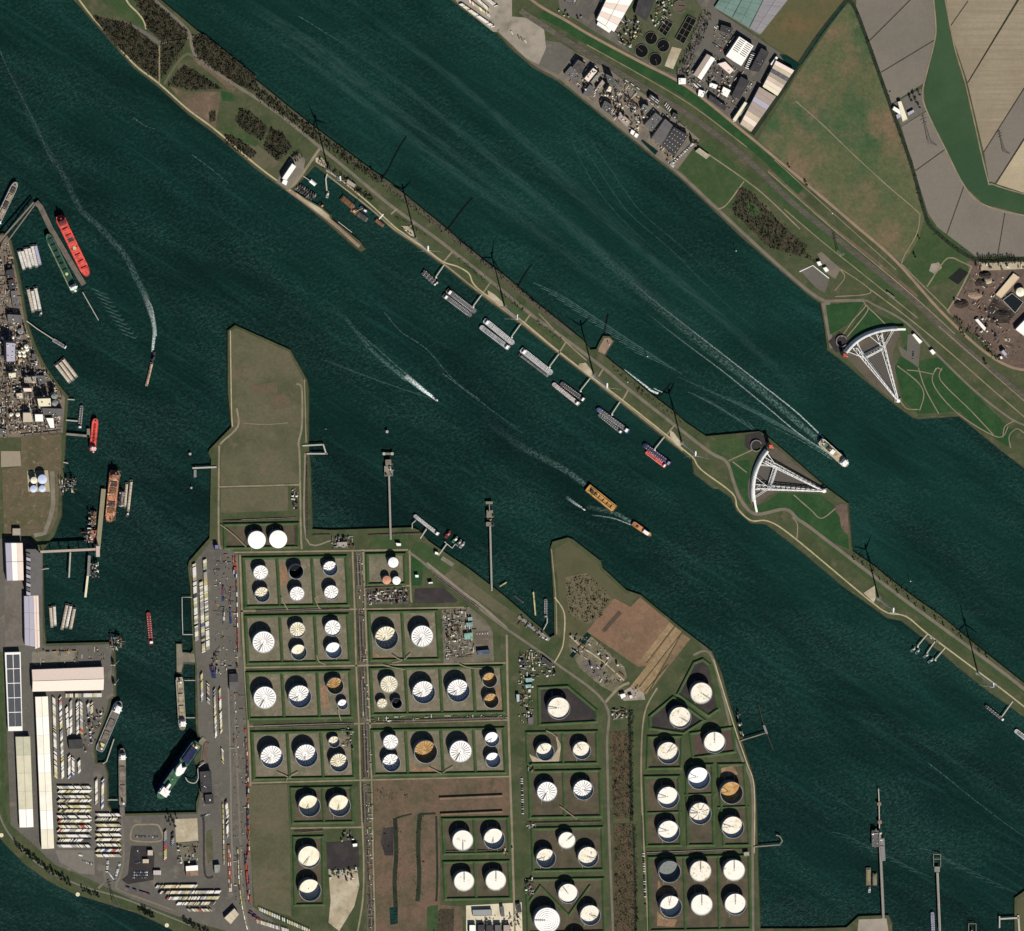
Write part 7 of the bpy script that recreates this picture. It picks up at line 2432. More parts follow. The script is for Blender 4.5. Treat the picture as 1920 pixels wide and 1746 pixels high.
plant([(16,608),(44,608),(60,655),(74,690),(30,696),(14,690)],34, 'in the northern western works', (5,3,5,2,4),0,1,3.6)
plant([(16,690),(82,690),(110,730),(110,745),(60,765),(16,770)],46, 'in the middle western works', (4,2,6,4,4),0,2,4)
plant([(-8,600),(10,600),(10,820),(-8,820)],26, 'at the western picture edge', (3,3,6,1,4),0,3,5)
plant([(16,775),(40,780),(40,812),(16,812)],10, 'in the southern western works', (4,3,5,1,4),0,4)
plant([(4,480),(26,480),(36,570),(10,590)],14, 'behind the raft of six barges', (2,3,6,0,5),0,5)
plant([(108,895),(140,895),(142,926),(112,926)],8, 'on the dark loading stage', (1,2,6,2,4),0,6,4)
plant([(1128,168),(1150,160),(1208,210),(1208,238),(1196,244),(1140,204)],58, 'of the riverside factory', (4,3,6,3,5), rad(-38),7,3.4)
plant([(1060,128),(1080,110),(1094,122),(1130,150),(1100,190)],16, 'at the factory west end', (3,3,6,0,4), rad(-38),8)
plant([(1150,44),(1196,34),(1206,56),(1180,90),(1160,80)],24, 'of the sewage works', (3,3,6,0,5), rad(-38),9,4)
plant([(1228,0),(1262,-8),(1258,34),(1228,50),(1216,40)],14, 'behind the brown settling tank', (3,2,6,0,5), rad(-38),10)
plant([(688,1108),(764,1105),(764,1130),(690,1132)],34, 'on the pump pad by the black lot', (2,3,6,0,6),0,11,3.6)
plant([(836,1150),(870,1146),(868,1200),(838,1204)],26, 'of the terminal compound', (3,4,6,0,5),0,12,4)
plant([(622,1006),(664,1004),(664,1028),(624,1028)],14, 'by the north tank road', (2,3,6,0,5),0,13)
plant([(972,1226),(1000,1218),(1000,1240),(996,1350),(972,1350)],28, 'along the terminal lane', (3,3,6,0,5),0,14,5)
plant([(1000,1226),(1012,1228),(1044,1256),(1044,1268),(1004,1270)],14, 'in the wedge by the main road', (2,3,6,0,5),0,15)
plant([(548,918),(558,918),(558,956),(548,956)],10, 'above the twin white tanks', (1,3,6,0,5),0,16,3.4)
plant([(640,1368),(662,1366),(664,1402),(644,1404)],9, 'beside the fourth tank row', (2,3,6,0,5),0,17)
plant([(640,1556),(664,1554),(664,1574),(640,1576)],10, 'above the small black lot', (1,3,6,0,6),0,18,3.4)
plant([(984,1646),(1002,1646),(1000,1676),(984,1676)],14, 'at the lower triangle pit', (1,2,6,0,6),0,19,3)
plant([(986,1432),(1000,1432),(1000,1446),(986,1446)],5, 'at the ribbed pair lane corner', (1,2,6,0,6),0,20,3)
plant([(988,1543),(1002,1543),(1002,1556),(988,1556)],5, 'at the upper triangle pit', (1,2,6,0,6),0,21,3)
plant([(1146,1330),(1174,1328),(1176,1346),(1148,1348)],16, 'in the switch yard', (0,2,6,0,6),0,22,3.2)
plant([(976,1154),(1028,1194),(1022,1200),(972,1166)],14, 'on the inlet pier', (1,3,6,0,5), rad(-38),23,3.4)
plant([(940,1590),(960,1588),(960,1600),(940,1602)],6, 'beside the four brown-field tanks', (1,2,6,0,6),0,24,3)
plant([(1378,1330),(1384,1328),(1404,1420),(1398,1424)],8, 'beside the river road', (1,2,6,0,6), rad(-70),25,3.4)
plant([(616,1628),(668,1626),(668,1650),(618,1650)],12, 'in the sandy builders yard', (1,4,6,0,5),0,26)
plant([(880,1718),(972,1712),(974,1740),(880,1742)],12, 'on the pale construction pad', (1,3,6,0,5),0,27,5)
plant([(1290,126),(1318,140),(1300,160),(1284,150)],8, 'in the small works yard', (1,3,6,0,3), rad(-38),28)
plant([(1340,128),(1372,140),(1380,170),(1350,180),(1324,160)],14, 'in the north works yard', (1,4,6,0,3), rad(-38),29,5)
plant([(1830,520),(1880,520),(1890,640),(1830,640)],20, 'in the compost yard', (1,4,6,0,3), rad(-38),30,7)
plant([(1066,1180),(1160,1240),(1170,1276),(1130,1280),(1076,1226)],22, 'on the earthworks yard', (1,4,6,0,3), rad(-38),31,6)
plant([(1720,872),(1720,1),(1721,1)],0, 'none', (1,1,1,1,1))
plant([(1634,1556),(1652,1556),(1654,1590),(1636,1590)],10, 'on the long river jetty', (2,3,6,1,5),0,32,3.6)
plant([(722,862),(736,862),(736,890),(722,890)],8, 'on the western oil jetty', (2,2,6,1,4),0,33,3.6)
plant([(912,956),(925,956),(925,986),(912,986)],6, 'on the eastern oil jetty', (2,2,6,1,4),0,34,3.6)
plant([(160,1340),(196,1330),(176,1390),(150,1420),(160,1380)],26, 'on the western quay', (1,4,6,0,3), rad(-60),35,4.5)
plant([(140,985),(182,1000),(178,1020),(160,1016)],8, 'on the grain unloader stage', (2,2,6,2,4),0,36,4)
plant([(168,1056),(184,1056),(184,1080),(170,1080)],7, 'beside the grey conveyor', (2,2,6,1,4),0,37,4)
plant([(206,1186),(230,1196),(228,1220),(208,1216)],8, 'at the warehouse pier tip', (2,2,6,1,4),0,38,4)
plant([(396,1240),(446,1240),(446,1260),(400,1262)],10, 'at the container yard gate', (0,3,6,0,4),0,39,5)
plant([(1826,496),(1926,494),(1926,502),(1830,506)],16, 'along the compost works edge', (0,4,6,0,4),0,40,4)
plant([(332,1582),(372,1580),(372,1618),(334,1620)],16, 'in the building-site compound', (0,5,6,0,3),0,41,5)
plant([(1046,20),(1084,14),(1096,36),(1070,44)],6, 'in the yard below the grey office', (1,4,6,0,3), rad(-38),42,6)



def clutter(polys, per, seed, rot=0.0, hmax=5):
    """Pipework, ducts, valves and small plant too small to tell apart: one joined mass per works."""
    rng = random.Random(seed)
    b, fm = MB(),[]
    for poly in polys:
        xs, ys = [p[0] for p in poly],[p[1] for p in poly]
        n = int(abs(poly_area(poly)) * per)
        for _ in range(n):
            x, y = rng.uniform(min(xs), max(xs)), rng.uniform(min(ys), max(ys))
            if not inside(x, y, poly):
                continue
            X, Y = W(x, y, Z0)
            a = rot + rng.choice((0, math.pi / 2))
            ca, sa = math.cos(a), math.sin(a)
            q = MB()
            if rng.random() < .5:
                l, z = rng.uniform(3,16), rng.uniform(.6, hmax)
                for k in range(rng.choice((1,2,3))):
                    q.tube((-l / 2, k * .9, z),(l / 2, k * .9, z), rng.uniform(.2, .45),4)
            else:
                w_, d_, h_ = rng.uniform(.8,4), rng.uniform(.8,3), rng.uniform(.8, hmax)
                q.box(-w_ / 2, w_ / 2,-d_ / 2, d_ / 2,0, h_)
            b.add([(X + vx * ca - vy * sa, Y + vx * sa + vy * ca, Z0 + .3 + vz) for vx, vy, vz in q.v], q.f)
            fm += [rng.choices(range(6),(5,3,3,4,2,1))[0]] * len(q.f)
    me = b.mesh('pipework')
    for m in (STEEL, WHITE, CREAM, STEELD, RUSTY, cm((190,120,80))):
        me.materials.append(m)
    me.polygons.foreach_set('material_index', fm)
    return kind(link('pipework', me, None), 'stuff')


clutter([[(-10,600),(44,605),(62,655),(84,690),(116,740),(114,806),(-10,816)]], .085,1,0,7)
clutter([[(-10,455),(16,455),(38,570),(40,600),(-10,600)]], .05,2)
clutter([[(1054,138),(1080,106),(1150,140),(1240,202),(1290,240),(1262,300),(1210,262),(1150,222),(1100,180)]], .07,3, rad(-38),6)
clutter([[(1150,40),(1196,30),(1208,56),(1180,92),(1156,78)],[(1228,0),(1262,-8),(1262,34),(1228,50)],[(1290,120),(1330,100),(1420,150),(1370,215),(1290,160)],[(1340,46),(1380,60),(1360,100),(1336,90)]], .045,4, rad(-38),4)
clutter([[(686,1108),(764,1104),(766,1132),(688,1134)],[(830,1146),(880,1142),(890,1180),(888,1232),(834,1238)],[(620,1006),(664,1004),(664,1028),(622,1030)],[(972,1220),(1002,1216),(1042,1250),(1040,1266),(1000,1270),(998,1356),(972,1356)]], .07,5,0,3)
clutter([[(640,1366),(662,1364),(664,1402),(644,1404)],[(984,1646),(1004,1646),(1002,1678),(984,1678)],[(988,1542),(1004,1542),(1004,1556),(988,1556)],[(546,916),(560,916),(560,956),(548,956)],[(1146,1328),(1176,1326),(1178,1348),(1148,1350)],[(696,1344),(948,1336),(950,1346),(696,1356)],
         [(670,1036),(681,1036),(698,1466),(684,1466)],[(684,1470),(696,1470),(702,1740),(690,1740)]], .05,6,0,2.4)
clutter([[(1790,560),(1830,510),(1890,520),(1925,640),(1890,680),(1840,640)],[(616,1628),(670,1626),(668,1652),(618,1652)],[(878,1716),(976,1712),(976,1750),(878,1750)],[(1068,1184),(1110,1192),(1172,1252),(1170,1280),(1130,1284),(1070,1216)],[(1160,1300),(1206,1284),(1210,1310),(1168,1314)]], .02,7, rad(-38),2.6)
clutter([[(376,1446),(400,1444),(404,1510),(380,1512)],[(330,1580),(374,1578),(374,1620),(332,1622)],[(150,1340),(200,1330),(176,1404),(150,1424)],[(390,1235),(448,1235),(448,1262),(396,1264)],[(60,1216),(214,1212),(212,1248),(60,1246)],[(400,1040),(440,1040),(446,1240),(404,1240)],[(432,1300),(458,1300),(470,1700),(440,1700)]], .012,8,0,2.6)
clutter([[(206,882),(226,882),(216,976),(196,976)],[(164,958),(180,958),(178,1018),(160,1018)],[(222,918),(234,918),(230,952),(220,952)],[(168,1054),(186,1054),(184,1082),(168,1082)],[(206,1188),(232,1196),(228,1222),(208,1218)],[(108,896),(142,896),(142,926),(112,926)]], .10,9,0,9)

# ------------------------------------------------------------------ trailers, containers, wagons, cars
TC = [mat('trailer_white', (228,224,214), rough=.5, var=.05), mat('trailer_cream', (212,202,166), rough=.5, var=.05), mat('trailer_yellow', (204,194,132), rough=.5, var=.06), mat('trailer_grey', (168,166,160), rough=.5, var=.06),
      mat('trailer_tan', (190,174,146), rough=.5, var=.06), mat('trailer_blue', (88,104,150), rough=.5, var=.06), mat('trailer_red', (184,84,76), rough=.5, var=.06), mat('trailer_dark', (78,76,78), rough=.5, var=.06)]
TCN = ['white', 'cream', 'yellow', 'grey', 'tan', 'blue', 'red', 'dark']


def trailer_geo():
    b = MB().box(-5.9,5.9,-1.2,1.2,1.25,4.2)
    b.box(-6,5,-.5, .5, .8,1.25)
    for x in (-5.4,-4.1,-2.8):
        for s_ in (-1,1):
            b.box(x - .5, x + .5, s_ * 1.2 - .18, s_ * 1.2 + .18,0,1.0)
    b.box(4.4,4.7,-.9, .9,0,1.25)
    return b


TM = []
for m in TC:
    me = trailer_geo().mesh('box_trailer')
    me.materials.append(m)
    TM.append(me)
PAL = {'w': (7,1, .6,3,1, .4, .2, .6), 'y': (5,2,1.6,3,1.4, .2, .2, .6), 'm': (5,1, .6,3,1,1, .8,1.5), 'p': (9,2, .4,2,1,0,0, .3)}
ROWS = [  # start, end, heading in the picture (deg), spacing px, palette, where
    ((101,1309),(105,1457),40,2.21, 'p', 'in the row along the white shed'),
    ((113,1309),(118,1457),-50,2.21, 'w', 'in the second row from the white shed'),
    ((125,1325),(128,1377),-50,2.32, 'y', 'in the first short row by the workshop'),((133,1315),(133,1374),-50,2.32, 'w', 'in the second short row by the workshop'),
    ((145,1317),(146,1374),-50,2.32, 'w', 'in the third short row by the workshop'),((152,1317),(153,1374),45,2.32, 'y', 'in the fourth short row by the workshop'),
    ((165,1318),(167,1336),-50,2.43, 'm', 'in the western quay cluster'),((172,1319),(172,1336),-45,2.43, 'y', 'in the eastern quay cluster'),
    ((124,1304),(190,1303),90,1.98, 'w', 'in the upright row under the pink warehouse'),
    ((364,1058),(369,1200),-25,2.09, 'p', 'in the long row along the trailer quay'),((384,1050),(390,1217),-25,2.09, 'y', 'in the inner long row of the trailer quay'),((377,1092),(382,1224),-25,2.09, 'y', 'in the middle long row of the trailer quay')]
ROWS2 = [((130,1418),(130,1457),-50,2.21, 'w', ''),((137,1422),(137,1456),45,2.21, 'w', ''),((148,1425),(149,1447),-50,2.43, 'w', ''),
         ((180.5,1463),(181,1506),-50,2.32, 'w', ''),((193,1463),(192,1515),-50,2.21, 'w', ''),
         ((378,1264),(379,1313),-55,2.87, 'w', ''),((390,1283),(391,1318),48,2.43, 'm', ''),((402,1294),(405,1380),-60,2.87, 'm', ''),((412,1293),(415,1372),-60,2.87, 'm', ''),((417,1406),(418,1429),60,2.87, 'y', ''),
         ((310,1559),(310,1612),-45,2.87, 'm', ''),((324,1564),(324,1584),-45,2.87, 'm', ''),((294,1662),(370,1661),-50,2.09, 'y', ''),((300,1673),(412,1672),-50,2.09, 'y', ''),((314,1684),(409,1683),-55,2.09, 'y', ''),((333,1694),(402,1693),-50,2.09, 'y', ''),((353,1706),(395,1706),45,2.43, 'y', ''),
         ((424,1503),(427,1531),-50,2.32, 'y', ''),((426,1541),(427,1568),-60,2.43, 'w', ''),
         ((486,1704),(580,1745),80,3.31, 'p', ''),((482,1727),(540,1745),80,2.87, 'p', ''),
         ((864,8),(924,50),-12,2.21, 'p', ''),((880,2),(920,32),76,2.21, 'y', ''),((892,-4),(918,20),76,2.21, 'w', ''),((908,-6),(932,13),-20,2.65, 'p', ''),
         ((1303,160),(1317,172),60,2.87, 'w', ''),((1377,226),(1407,196),-40,2.65, 'p', ''),((1432,166),(1444,150),-40,2.65, 'p', ''),((1400,128),(1412,100),20,3.75, 'm', '')]
for k, y in enumerate((1476,1483.5,1493.5,1501,1512,1520,1531,1539,1549.5,1556.5,1567,1575,1586)):
    ROWS2.append(((110 + (k % 3), y),(169, y),45 if k % 2 == 0 else -42,2.21, 'y' if k % 3 else 'w', ''))
for k, y in enumerate((1527.6,1535.5,1547,1555,1565,1574,1584,1594,1604)):
    ROWS2.append(((182, y),(225, y),45 if k % 2 == 0 else -42,2.21, 'y' if k % 3 else 'w', ''))
rt = random.Random(21)
count = 0
rest = []
for rows, single in ((ROWS, True),(ROWS2, False)):
    for (a, c, ang, sp, pal, where) in rows:
        d = math.hypot(c[0] - a[0], c[1] - a[1])
        n = int(d / sp) + 1
        k_in = 0
        for i in range(n):
            if rt.random() < .08:
                continue
            f = i / max(n - 1,1)
            x, y = a[0] + (c[0] - a[0]) * f, a[1] + (c[1] - a[1]) * f
            ci = rt.choices(range(8), PAL[pal])[0]
            # keep runs of one colour together, as fleets park
            if i and rt.random() < .45:
                ci = prev
            prev = ci
            X, Y = W(x, y, Z0 + 3)
            rz = -rad(ang) + rt.uniform(-.03, .03)
            if single and count < 300:
                o = link('box_trailer', TM[ci], None, None, (X, Y, Z0 + .45), rz)
                tag(o, f'{TCN[ci]} trailer, {onum(k_in)} from {"the west" if abs(c[0] - a[0]) > abs(c[1] - a[1]) else "the north"} {where}', 'trailer', f'trailers {where}')
                k_in += 1
                count += 1
            else:
                rest.append((X, Y, rz, ci))
b = MB()
fm = []
base = trailer_geo()
for X, Y, rz, ci in rest:
    ca, sa = math.cos(rz), math.sin(rz)
    v = [(X + x * ca - y * sa, Y + x * sa + y * ca, Z0 + .45 + z) for x, y, z in base.v]
    b.add(v, base.f)
    fm += [ci] * len(base.f)
me = b.mesh('trailer_park_fleet')
for m in TC:
    me.materials.append(m)
me.polygons.foreach_set('material_index', fm)
kind(link('trailer_park_fleet', me, None), 'stuff')

# containers
CC = [cm((176,84,72)), cm((60,74,120)), cm((206,200,190)), cm((150,108,84)), cm((96,96,98)), cm((190,130,70)), cm((70,110,96))]
CCN = ['red', 'blue', 'white', 'brown', 'grey', 'orange', 'green']


def cont_geo(st):
    b = MB()
    for k in range(st):
        z = k * 2.65
        b.box(-6.1,6.1,-1.22,1.22, z, z + 2.6)
        for i in range(8):
            x = -5.4 + i * 1.54
            b.box(x - .12, x + .12,-1.27,1.27, z + .2, z + 2.64)
    return b


CMS = {}
for st in (1,2):
    for ci, m in enumerate(CC):
        me = cont_geo(st).mesh('shipping_container')
        me.materials.append(m)
        CMS[st, ci] = me


def containers(a, c, n, ang, where, wts, lanes=1, st=1, gapw=2.0):
    rr = random.Random(int(a[0] * 3 + a[1]))
    q = 0
    for i in range(n):
        for l in range(lanes):
            if rr.random() < .12:
                continue
            f = i / max(n - 1,1)
            x, y = a[0] + (c[0] - a[0]) * f, a[1] + (c[1] - a[1]) * f
            nx = math.sin(rad(ang)) * gapw * (l - (lanes - 1) / 2)
            ny = -math.cos(rad(ang)) * gapw * (l - (lanes - 1) / 2)
            ci = rr.choices(range(7), wts)[0]
            s_ = rr.choice((1, st))
            o = link('shipping_container', CMS[s_, ci], None, None, (*W(x + nx, y + ny, Z0 + 2), Z0 + .42),-rad(ang))
            tag(o, f'{CCN[ci]} container, {onum(q)} along, {where}', 'container', f'containers {where}')
            q += 1


containers((439,1048),(441,1066),3,90, 'in the red stack at the north end of the yard', (6,0,0,1,0,0,0),3,2)
containers((440,1072),(441,1079),2,90, 'in the blue and white stack at the north end', (0,3,3,0,0,0,0),3,2)
containers((418.5,1102),(418.5,1124),4,90, 'in the blue-red line by the trailer rows', (3,4,0,0,0,2,0),2,1)
containers((431.5,1106),(431.5,1130),4,90, 'in the rusty line by the rail track', (4,2,0,3,0,0,0),2,1)
containers((419.5,1143),(420,1168),4,90, 'in the grey line by the trailer rows', (1,1,3,0,3,0,0),2,1)
containers((432,1144),(433,1166),4,90, 'in the dark blue line by the rail track', (0,5,0,0,2,0,0),2,1)
containers((397,1252),(401,1268),4,80, 'in the square blue and red block', (1,6,0,0,0,0,0),4,2)
containers((429,1588),(432,1668),11,88, 'in the pinkish block beside the rail yard', (2,0,4,4,1,1,0),3,1)
containers((464,1442),(466,1600),17,90, 'in the broken line along the dry field', (4,1,2,2,3,1,0),2,2,2.2)
containers((461,1606),(468,1690),12,90, 'in the denser line below the dry field corner', (6,2,2,2,2,0,0),3,2,2.0)
containers((470,1712),(484,1724),3,28, 'in the tilted blue block by the lower gate', (2,5,1,0,1,0,0),3,2)
containers((460,1370),(464,1430),8,90, 'in the red line by the rail yard', (6,0,1,1,3,0,0),2,1)
containers((240,1664),(278,1676),7,18, 'along the southern fence of the car pound', (1,2,4,0,2,1,0),1,1)
containers((90,1222),(140,1221),5,0, 'on the warehouse pier apron', (0,0,0,0,2,4,0),1,1)
containers((1128,1),(1142,-4),3,-60, 'behind the big white hall', (1,1,4,1,1,0,0),1,1)
containers((1340,84),(1352,92),4,35, 'beside the skylight hall', (1,1,4,1,1,0,0),1,1)
containers((1175,152),(1196,166),3,38, 'standing white by the factory rails', (0,0,6,0,0,0,0),1,1)
containers((1183,176),(1196,186),3,38, 'standing yellow by the factory rails', (0,0,1,0,0,6,0),1,1)
containers((1248,196),(1256,206),4,125, 'blue and white by the machine hall', (0,3,4,0,0,0,0),1,1)
containers((960,62),(985,78),5,62, 'on the pale building ground', (0,0,6,0,1,0,0),1,1)
containers((624,1636),(646,1634),3,90, 'in the sandy builders yard, green and blue', (0,3,0,0,0,0,4),2,1)

# rail wagons
WG = {}
for ci, m in enumerate((TC[2], TC[0], TC[4], CC[0], CC[4])):
    b = MB().box(-7.5,7.5,-1.4,1.4,1.0,1.5).box(-6.6,6.6,-1.25,1.25,1.5,4.0)
    for x in (-5.5,5.5):
        b.box(x - 1.4, x + 1.4,-1.0,1.0, .1,1.0)
    b.box(7.5,8.2,-.2, .2, .9,1.2)
    me = b.mesh('rail_wagon')
    me.materials.append(m)
    WG[ci] = me
WGN = ['yellow', 'white', 'tan', 'red', 'grey']


def train(pts, wts, where):
    p = smooth_line(pts, 12)
    acc = 0
    rr = random.Random(len(where))
    nxt = 5
    q = 0
    for i in range(len(p) - 1):
        d = math.hypot(p[i + 1][0] - p[i][0], p[i + 1][1] - p[i][1])
        while acc + d >= nxt:
            f = (nxt - acc) / d
            x, y = p[i][0] + (p[i + 1][0] - p[i][0]) * f, p[i][1] + (p[i + 1][1] - p[i][1]) * f
            ci = rr.choices(range(5), wts)[0]
            o = link('rail_wagon', WG[ci], None, None, (*W(x, y, Z0 + 2), Z0 + .4), math.atan2(-(p[i + 1][1] - p[i][1]), p[i + 1][0] - p[i][0]))
            tag(o, f'{WGN[ci]} wagon, {onum(q)} from the north in the train {where}', 'rail wagon', f'wagons {where}')
            q += 1
            nxt += 9.6
        acc += d


train([(417.5,1506),(419,1570),(420,1626)],(5,3,1,0,0), 'beside the lower yard trailers')
train([(445.5,1591),(448,1650),(454,1700),(464,1744)],(5,2,2,0,1), 'curving to the lower gate')
train([(443.5,1090),(445,1160),(446.5,1222)],(0,2,1,4,2), 'along the tank farm road')

# cars
cg = MB().box(-2.2,2.2,-.9, .9, .35, .95)
cg.add([(-1.4,-.8, .95),(1.0,-.8, .95),(1.0, .8, .95),(-1.4, .8, .95),(-1.0,-.68,1.5),(.4,-.68,1.5),(.4, .68,1.5),(-1.0, .68,1.5)],[(4,5,6,7),(0,1,5,4),(1,2,6,5),(2,3,7,6),(3,0,4,7)])
for x in (-1.4,1.4):
    for s_ in (-1,1):
        cg.box(x - .35, x + .35, s_ * .85 - .12, s_ * .85 + .12,0, .7)
CARM = []
for c, nm in (((214,214,212), 'white'),((120,124,128), 'grey'),((44,46,50), 'black'),((70,86,128), 'blue'),((150,60,54), 'red'),((190,190,188), 'silver')):
    me = cg.mesh('parked_car')
    me.materials.append(mat('car_' + nm, c, rough=.3, var=.03, spec=.5))
    CARM.append((me, nm))


def cars(a, c, n, ang, where, wts=(4,3,3,2,1,3), sc=1.25):
    rr = random.Random(int(a[0] * 5 + a[1] * 3))
    q = 0
    for i in range(n):
        if rr.random() < .15 and n > 1:
            continue
        q += 1
        f = i / max(n - 1,1)
        x, y = a[0] + (c[0] - a[0]) * f, a[1] + (c[1] - a[1]) * f
        me, nm = CARM[rr.choices(range(6), wts)[0]]
        o = link('parked_car', me, None, None, (*W(x, y, Z0), Z0 + .45),-rad(ang))
        o.scale = (sc, sc, sc)
        tag(o, f'{nm} car, {onum(q - 1)} along the line {where}' if n > 1 else f'{nm} car {where}', 'car', f'cars {where}')


cars((1261,306),(1300,268),26,30, 'in the row beside the charcoal factory hall', (6,3,4,1,1,3),1.5)
cars((1250,300),(1262,312),8,-60, 'by the factory shore gate, yellow end', (4,2,1,0,1,2),1.6)
for k, y in enumerate((1635,1640,1645)):
    cars((249, y),(276, y),12,90, f'in the car pound, {ORD[k]} line', (1,3,5,4,0,2))
cars((252,1618),(264,1616),6,90, 'in the car pound, upper line', (1,3,5,4,0,2))
cars((252,1590),(262,1598),6,90, 'in the car pound corner', (1,3,5,4,0,2))
cars((254,1568),(276,1569),9,90, 'inside the looped road', (1,3,5,2,0,2))
cars((280,1569),(296,1569),6,90, 'beside the looped road exit', (1,3,5,2,0,2))
cars((202,1614),(200,1634),9,0, 'as vans along the yard exit road', (8,1,1,0,0,2),1.7)
cars((204,1636),(214,1650),7,40, 'as vans at the yard exit bend', (8,1,1,0,0,2),1.7)
cars((224,1620),(216,1646),11,5, 'as vans beside the pound fence', (8,1,1,0,0,2),1.7)
cars((144,1602),(156,1604),7,80, 'below the trailer rows, first line', (6,1,1,0,0,3),1.5)
cars((152,1614),(174,1620),8,70, 'below the trailer rows, second line', (2,3,3,1,0,3),1.5)
cars((834,1230),(866,1228),12,90, 'at the terminal compound gate, front line', (3,2,4,1,0,3))
cars((834,1222),(862,1218),8,0, 'at the terminal compound gate, back line', (3,2,4,1,0,3))
cars((894,1188),(914,1187),5,90, 'in the brown bays of the compound', (3,2,2,1,0,3))
cars((978,1460),(980,1525),16,4, 'along the terminal lane by the ribbed pair', (5,2,3,1,0,3),1.5)
cars((1206,1600),(1210,1700),22,6, 'along the lane by the plantation ditch', (3,3,5,1,0,3),1.5)
cars((1712,660),(1711,674),5,0, 'on the visitor lot by the upper gate', (2,2,5,1,0,2))
cars((1000,1240),(1040,1262),9,30, 'in the wedge by the main road', (3,3,4,1,0,3))
cars((1446,126),(1436,146),7,30, 'beside the eastern charcoal hall', (5,2,3,1,0,3),1.5)
cars((1560,400),(1562,402),1,38, 'on the upper road', (1,0,0,0,0,0))
cars((1742,1194),(1758,1204),9,50, 'on the island path by the patrol boats', (3,2,3,1,0,3))
cars((755,428),(775,441),5,40, 'on the sandy pad by the second turbine', (1,2,5,1,0,1),1.5)
cars((1668,172),(1667,170),1,0, 'by the farm hedge', (0,0,1,0,0,0))
cars((380,1530),(392,1526),5,120, 'at the ferry hall', (3,3,4,1,0,3))
cars((440,1300),(446,1400),7,90, 'in the rail yard lane', (3,2,2,1,2,2),1.6)
t = thing('passenger_train', 'grey two-car train on the river railway', 'train', (*W(1670,553, Z0 + 3), Z0 + .5), math.atan2(-.78,1))
for k in (-1,1):
    link('car_body', MB().box(k * 8 - 7.5, k * 8 + 7.5,-1.5,1.5, .8,4.2), STEEL, t)
    link('bogie', MB().box(k * 8 - 5.5, k * 8 - 3,-1.1,1.1,0, .8), STEELD, t)
    link('bogie', MB().box(k * 8 + 3, k * 8 + 5.5,-1.1,1.1,0, .8), STEELD, t)

# ------------------------------------------------------------------ woodland and trees
THICKET = [[(174,30),(240,44),(297,88),(297,150),(262,126),(209,76)],[(244,-20),(276,-10),(352,58),(350,73),(305,80),(277,53)],[(360,68),(383,65),(480,144),(480,172),(443,158),(368,108)],
                         [(345,121),(416,166),(358,169),(315,159)],[(302,83),(350,76),(335,104),(302,148)],[(450,205),(470,210),(502,240),(490,264),(455,242),(440,226)],
                         [(506,240),(530,250),(548,276),(520,302),(495,278)],[(420,250),(450,262),(482,286),(470,298),(425,270)],[(392,210),(404,208),(404,226),(394,230)],[(545,292),(560,280),(566,296),(552,304)]]
for pl in THICKET:
    sheet('thicket_floor', offset_poly(pl, .5), mat('thicket_floor', (66,62,48), c2=(54,58,40), scale2=.03, c3=(84,74,58), scale3=.05, var=.25),2)
scrub('winter_thicket', THICKET, SCRUBM, 1.9,(1.5,5),(1.6,3.2),5, keep=.9)
scrub('dike_hedge', [[(478,158),(600,250),(722,338),(712,346),(590,264),(478,182)],[(600,294),(640,324),(700,372),(696,378),(632,334),(596,304)]], SCRUBM, 2.0,(2,6),(1.6,3.4),6, keep=.78)
scrub('dike_hedge', [[(722,342),(852,440),(848,446),(716,352)],[(856,444),(1042,596),(1038,600),(850,450)]], TREEM, 2.2,(1,4),(1.2,2.6),7, keep=.62)
scrub('dike_hedge', [[(862,482),(910,522),(908,527),(858,488)],[(930,536),(985,580),(982,585),(926,542)],[(1008,598),(1056,636),(1052,640),(1006,604)],[(744,402),(800,440),(798,445),(742,408)]], SCRUBM, 1.9,(1,3),(1.2,2),8, keep=.75)
scrub('dike_hedge', [[(1150,684),(1212,734),(1280,788),(1274,792),(1200,738),(1146,692)],[(1600,1030),(1720,1118),(1860,1226),(1852,1230),(1716,1128),(1600,1044)]], SCRUBB, 2.6,(1,4),(1.4,2.6),9, keep=.5)
for pl, mm in (([(1385,348),(1402,356),(1470,425),(1512,462),(1500,482),(1440,462),(1372,396)], mat('thicket_floor', (66,62,48))),([(1398,374),(1420,386),(1428,406),(1404,404)], GREEN),([(1440,424),(1462,432),(1470,452),(1448,448)], EARTH)):
    sheet('thicket_floor', pl, mm, 3)
scrub('bank_thicket', [[(1385,348),(1402,356),(1470,425),(1512,462),(1500,482),(1440,462),(1372,396)],[(1318,16),(1336,28),(1284,150),(1264,142)],[(1540,500),(1520,490),(1500,470),(1520,476)]], SCRUBM, 2.2,(2,6),(1.6,3.2),10, keep=.52)
scrub('peninsula_scrub', [[(1062,1084),(1100,1076),(1136,1110),(1148,1124),(1124,1160),(1100,1168),(1068,1150)]], SCRUBB, 2.6,(1,4),(1.4,4.2),11, keep=.55)
scrub('plantation_rows', [[(1146,1374),(1178,1372),(1182,1532),(1150,1534)],[(1152,1548),(1184,1546),(1192,1756),(1154,1756)]], SCRUBB, 2.2,(1,3.5),(1.2,2.6),12, keep=.6)
scrub('ditch_reeds', [[(1178,1326),(1186,1326),(1188,1540),(1182,1540)],[(1188,1548),(1192,1548),(1196,1756),(1190,1756)]], SCRUBM, 1.8,(2,5),(1.4,2.6),13, keep=.7)
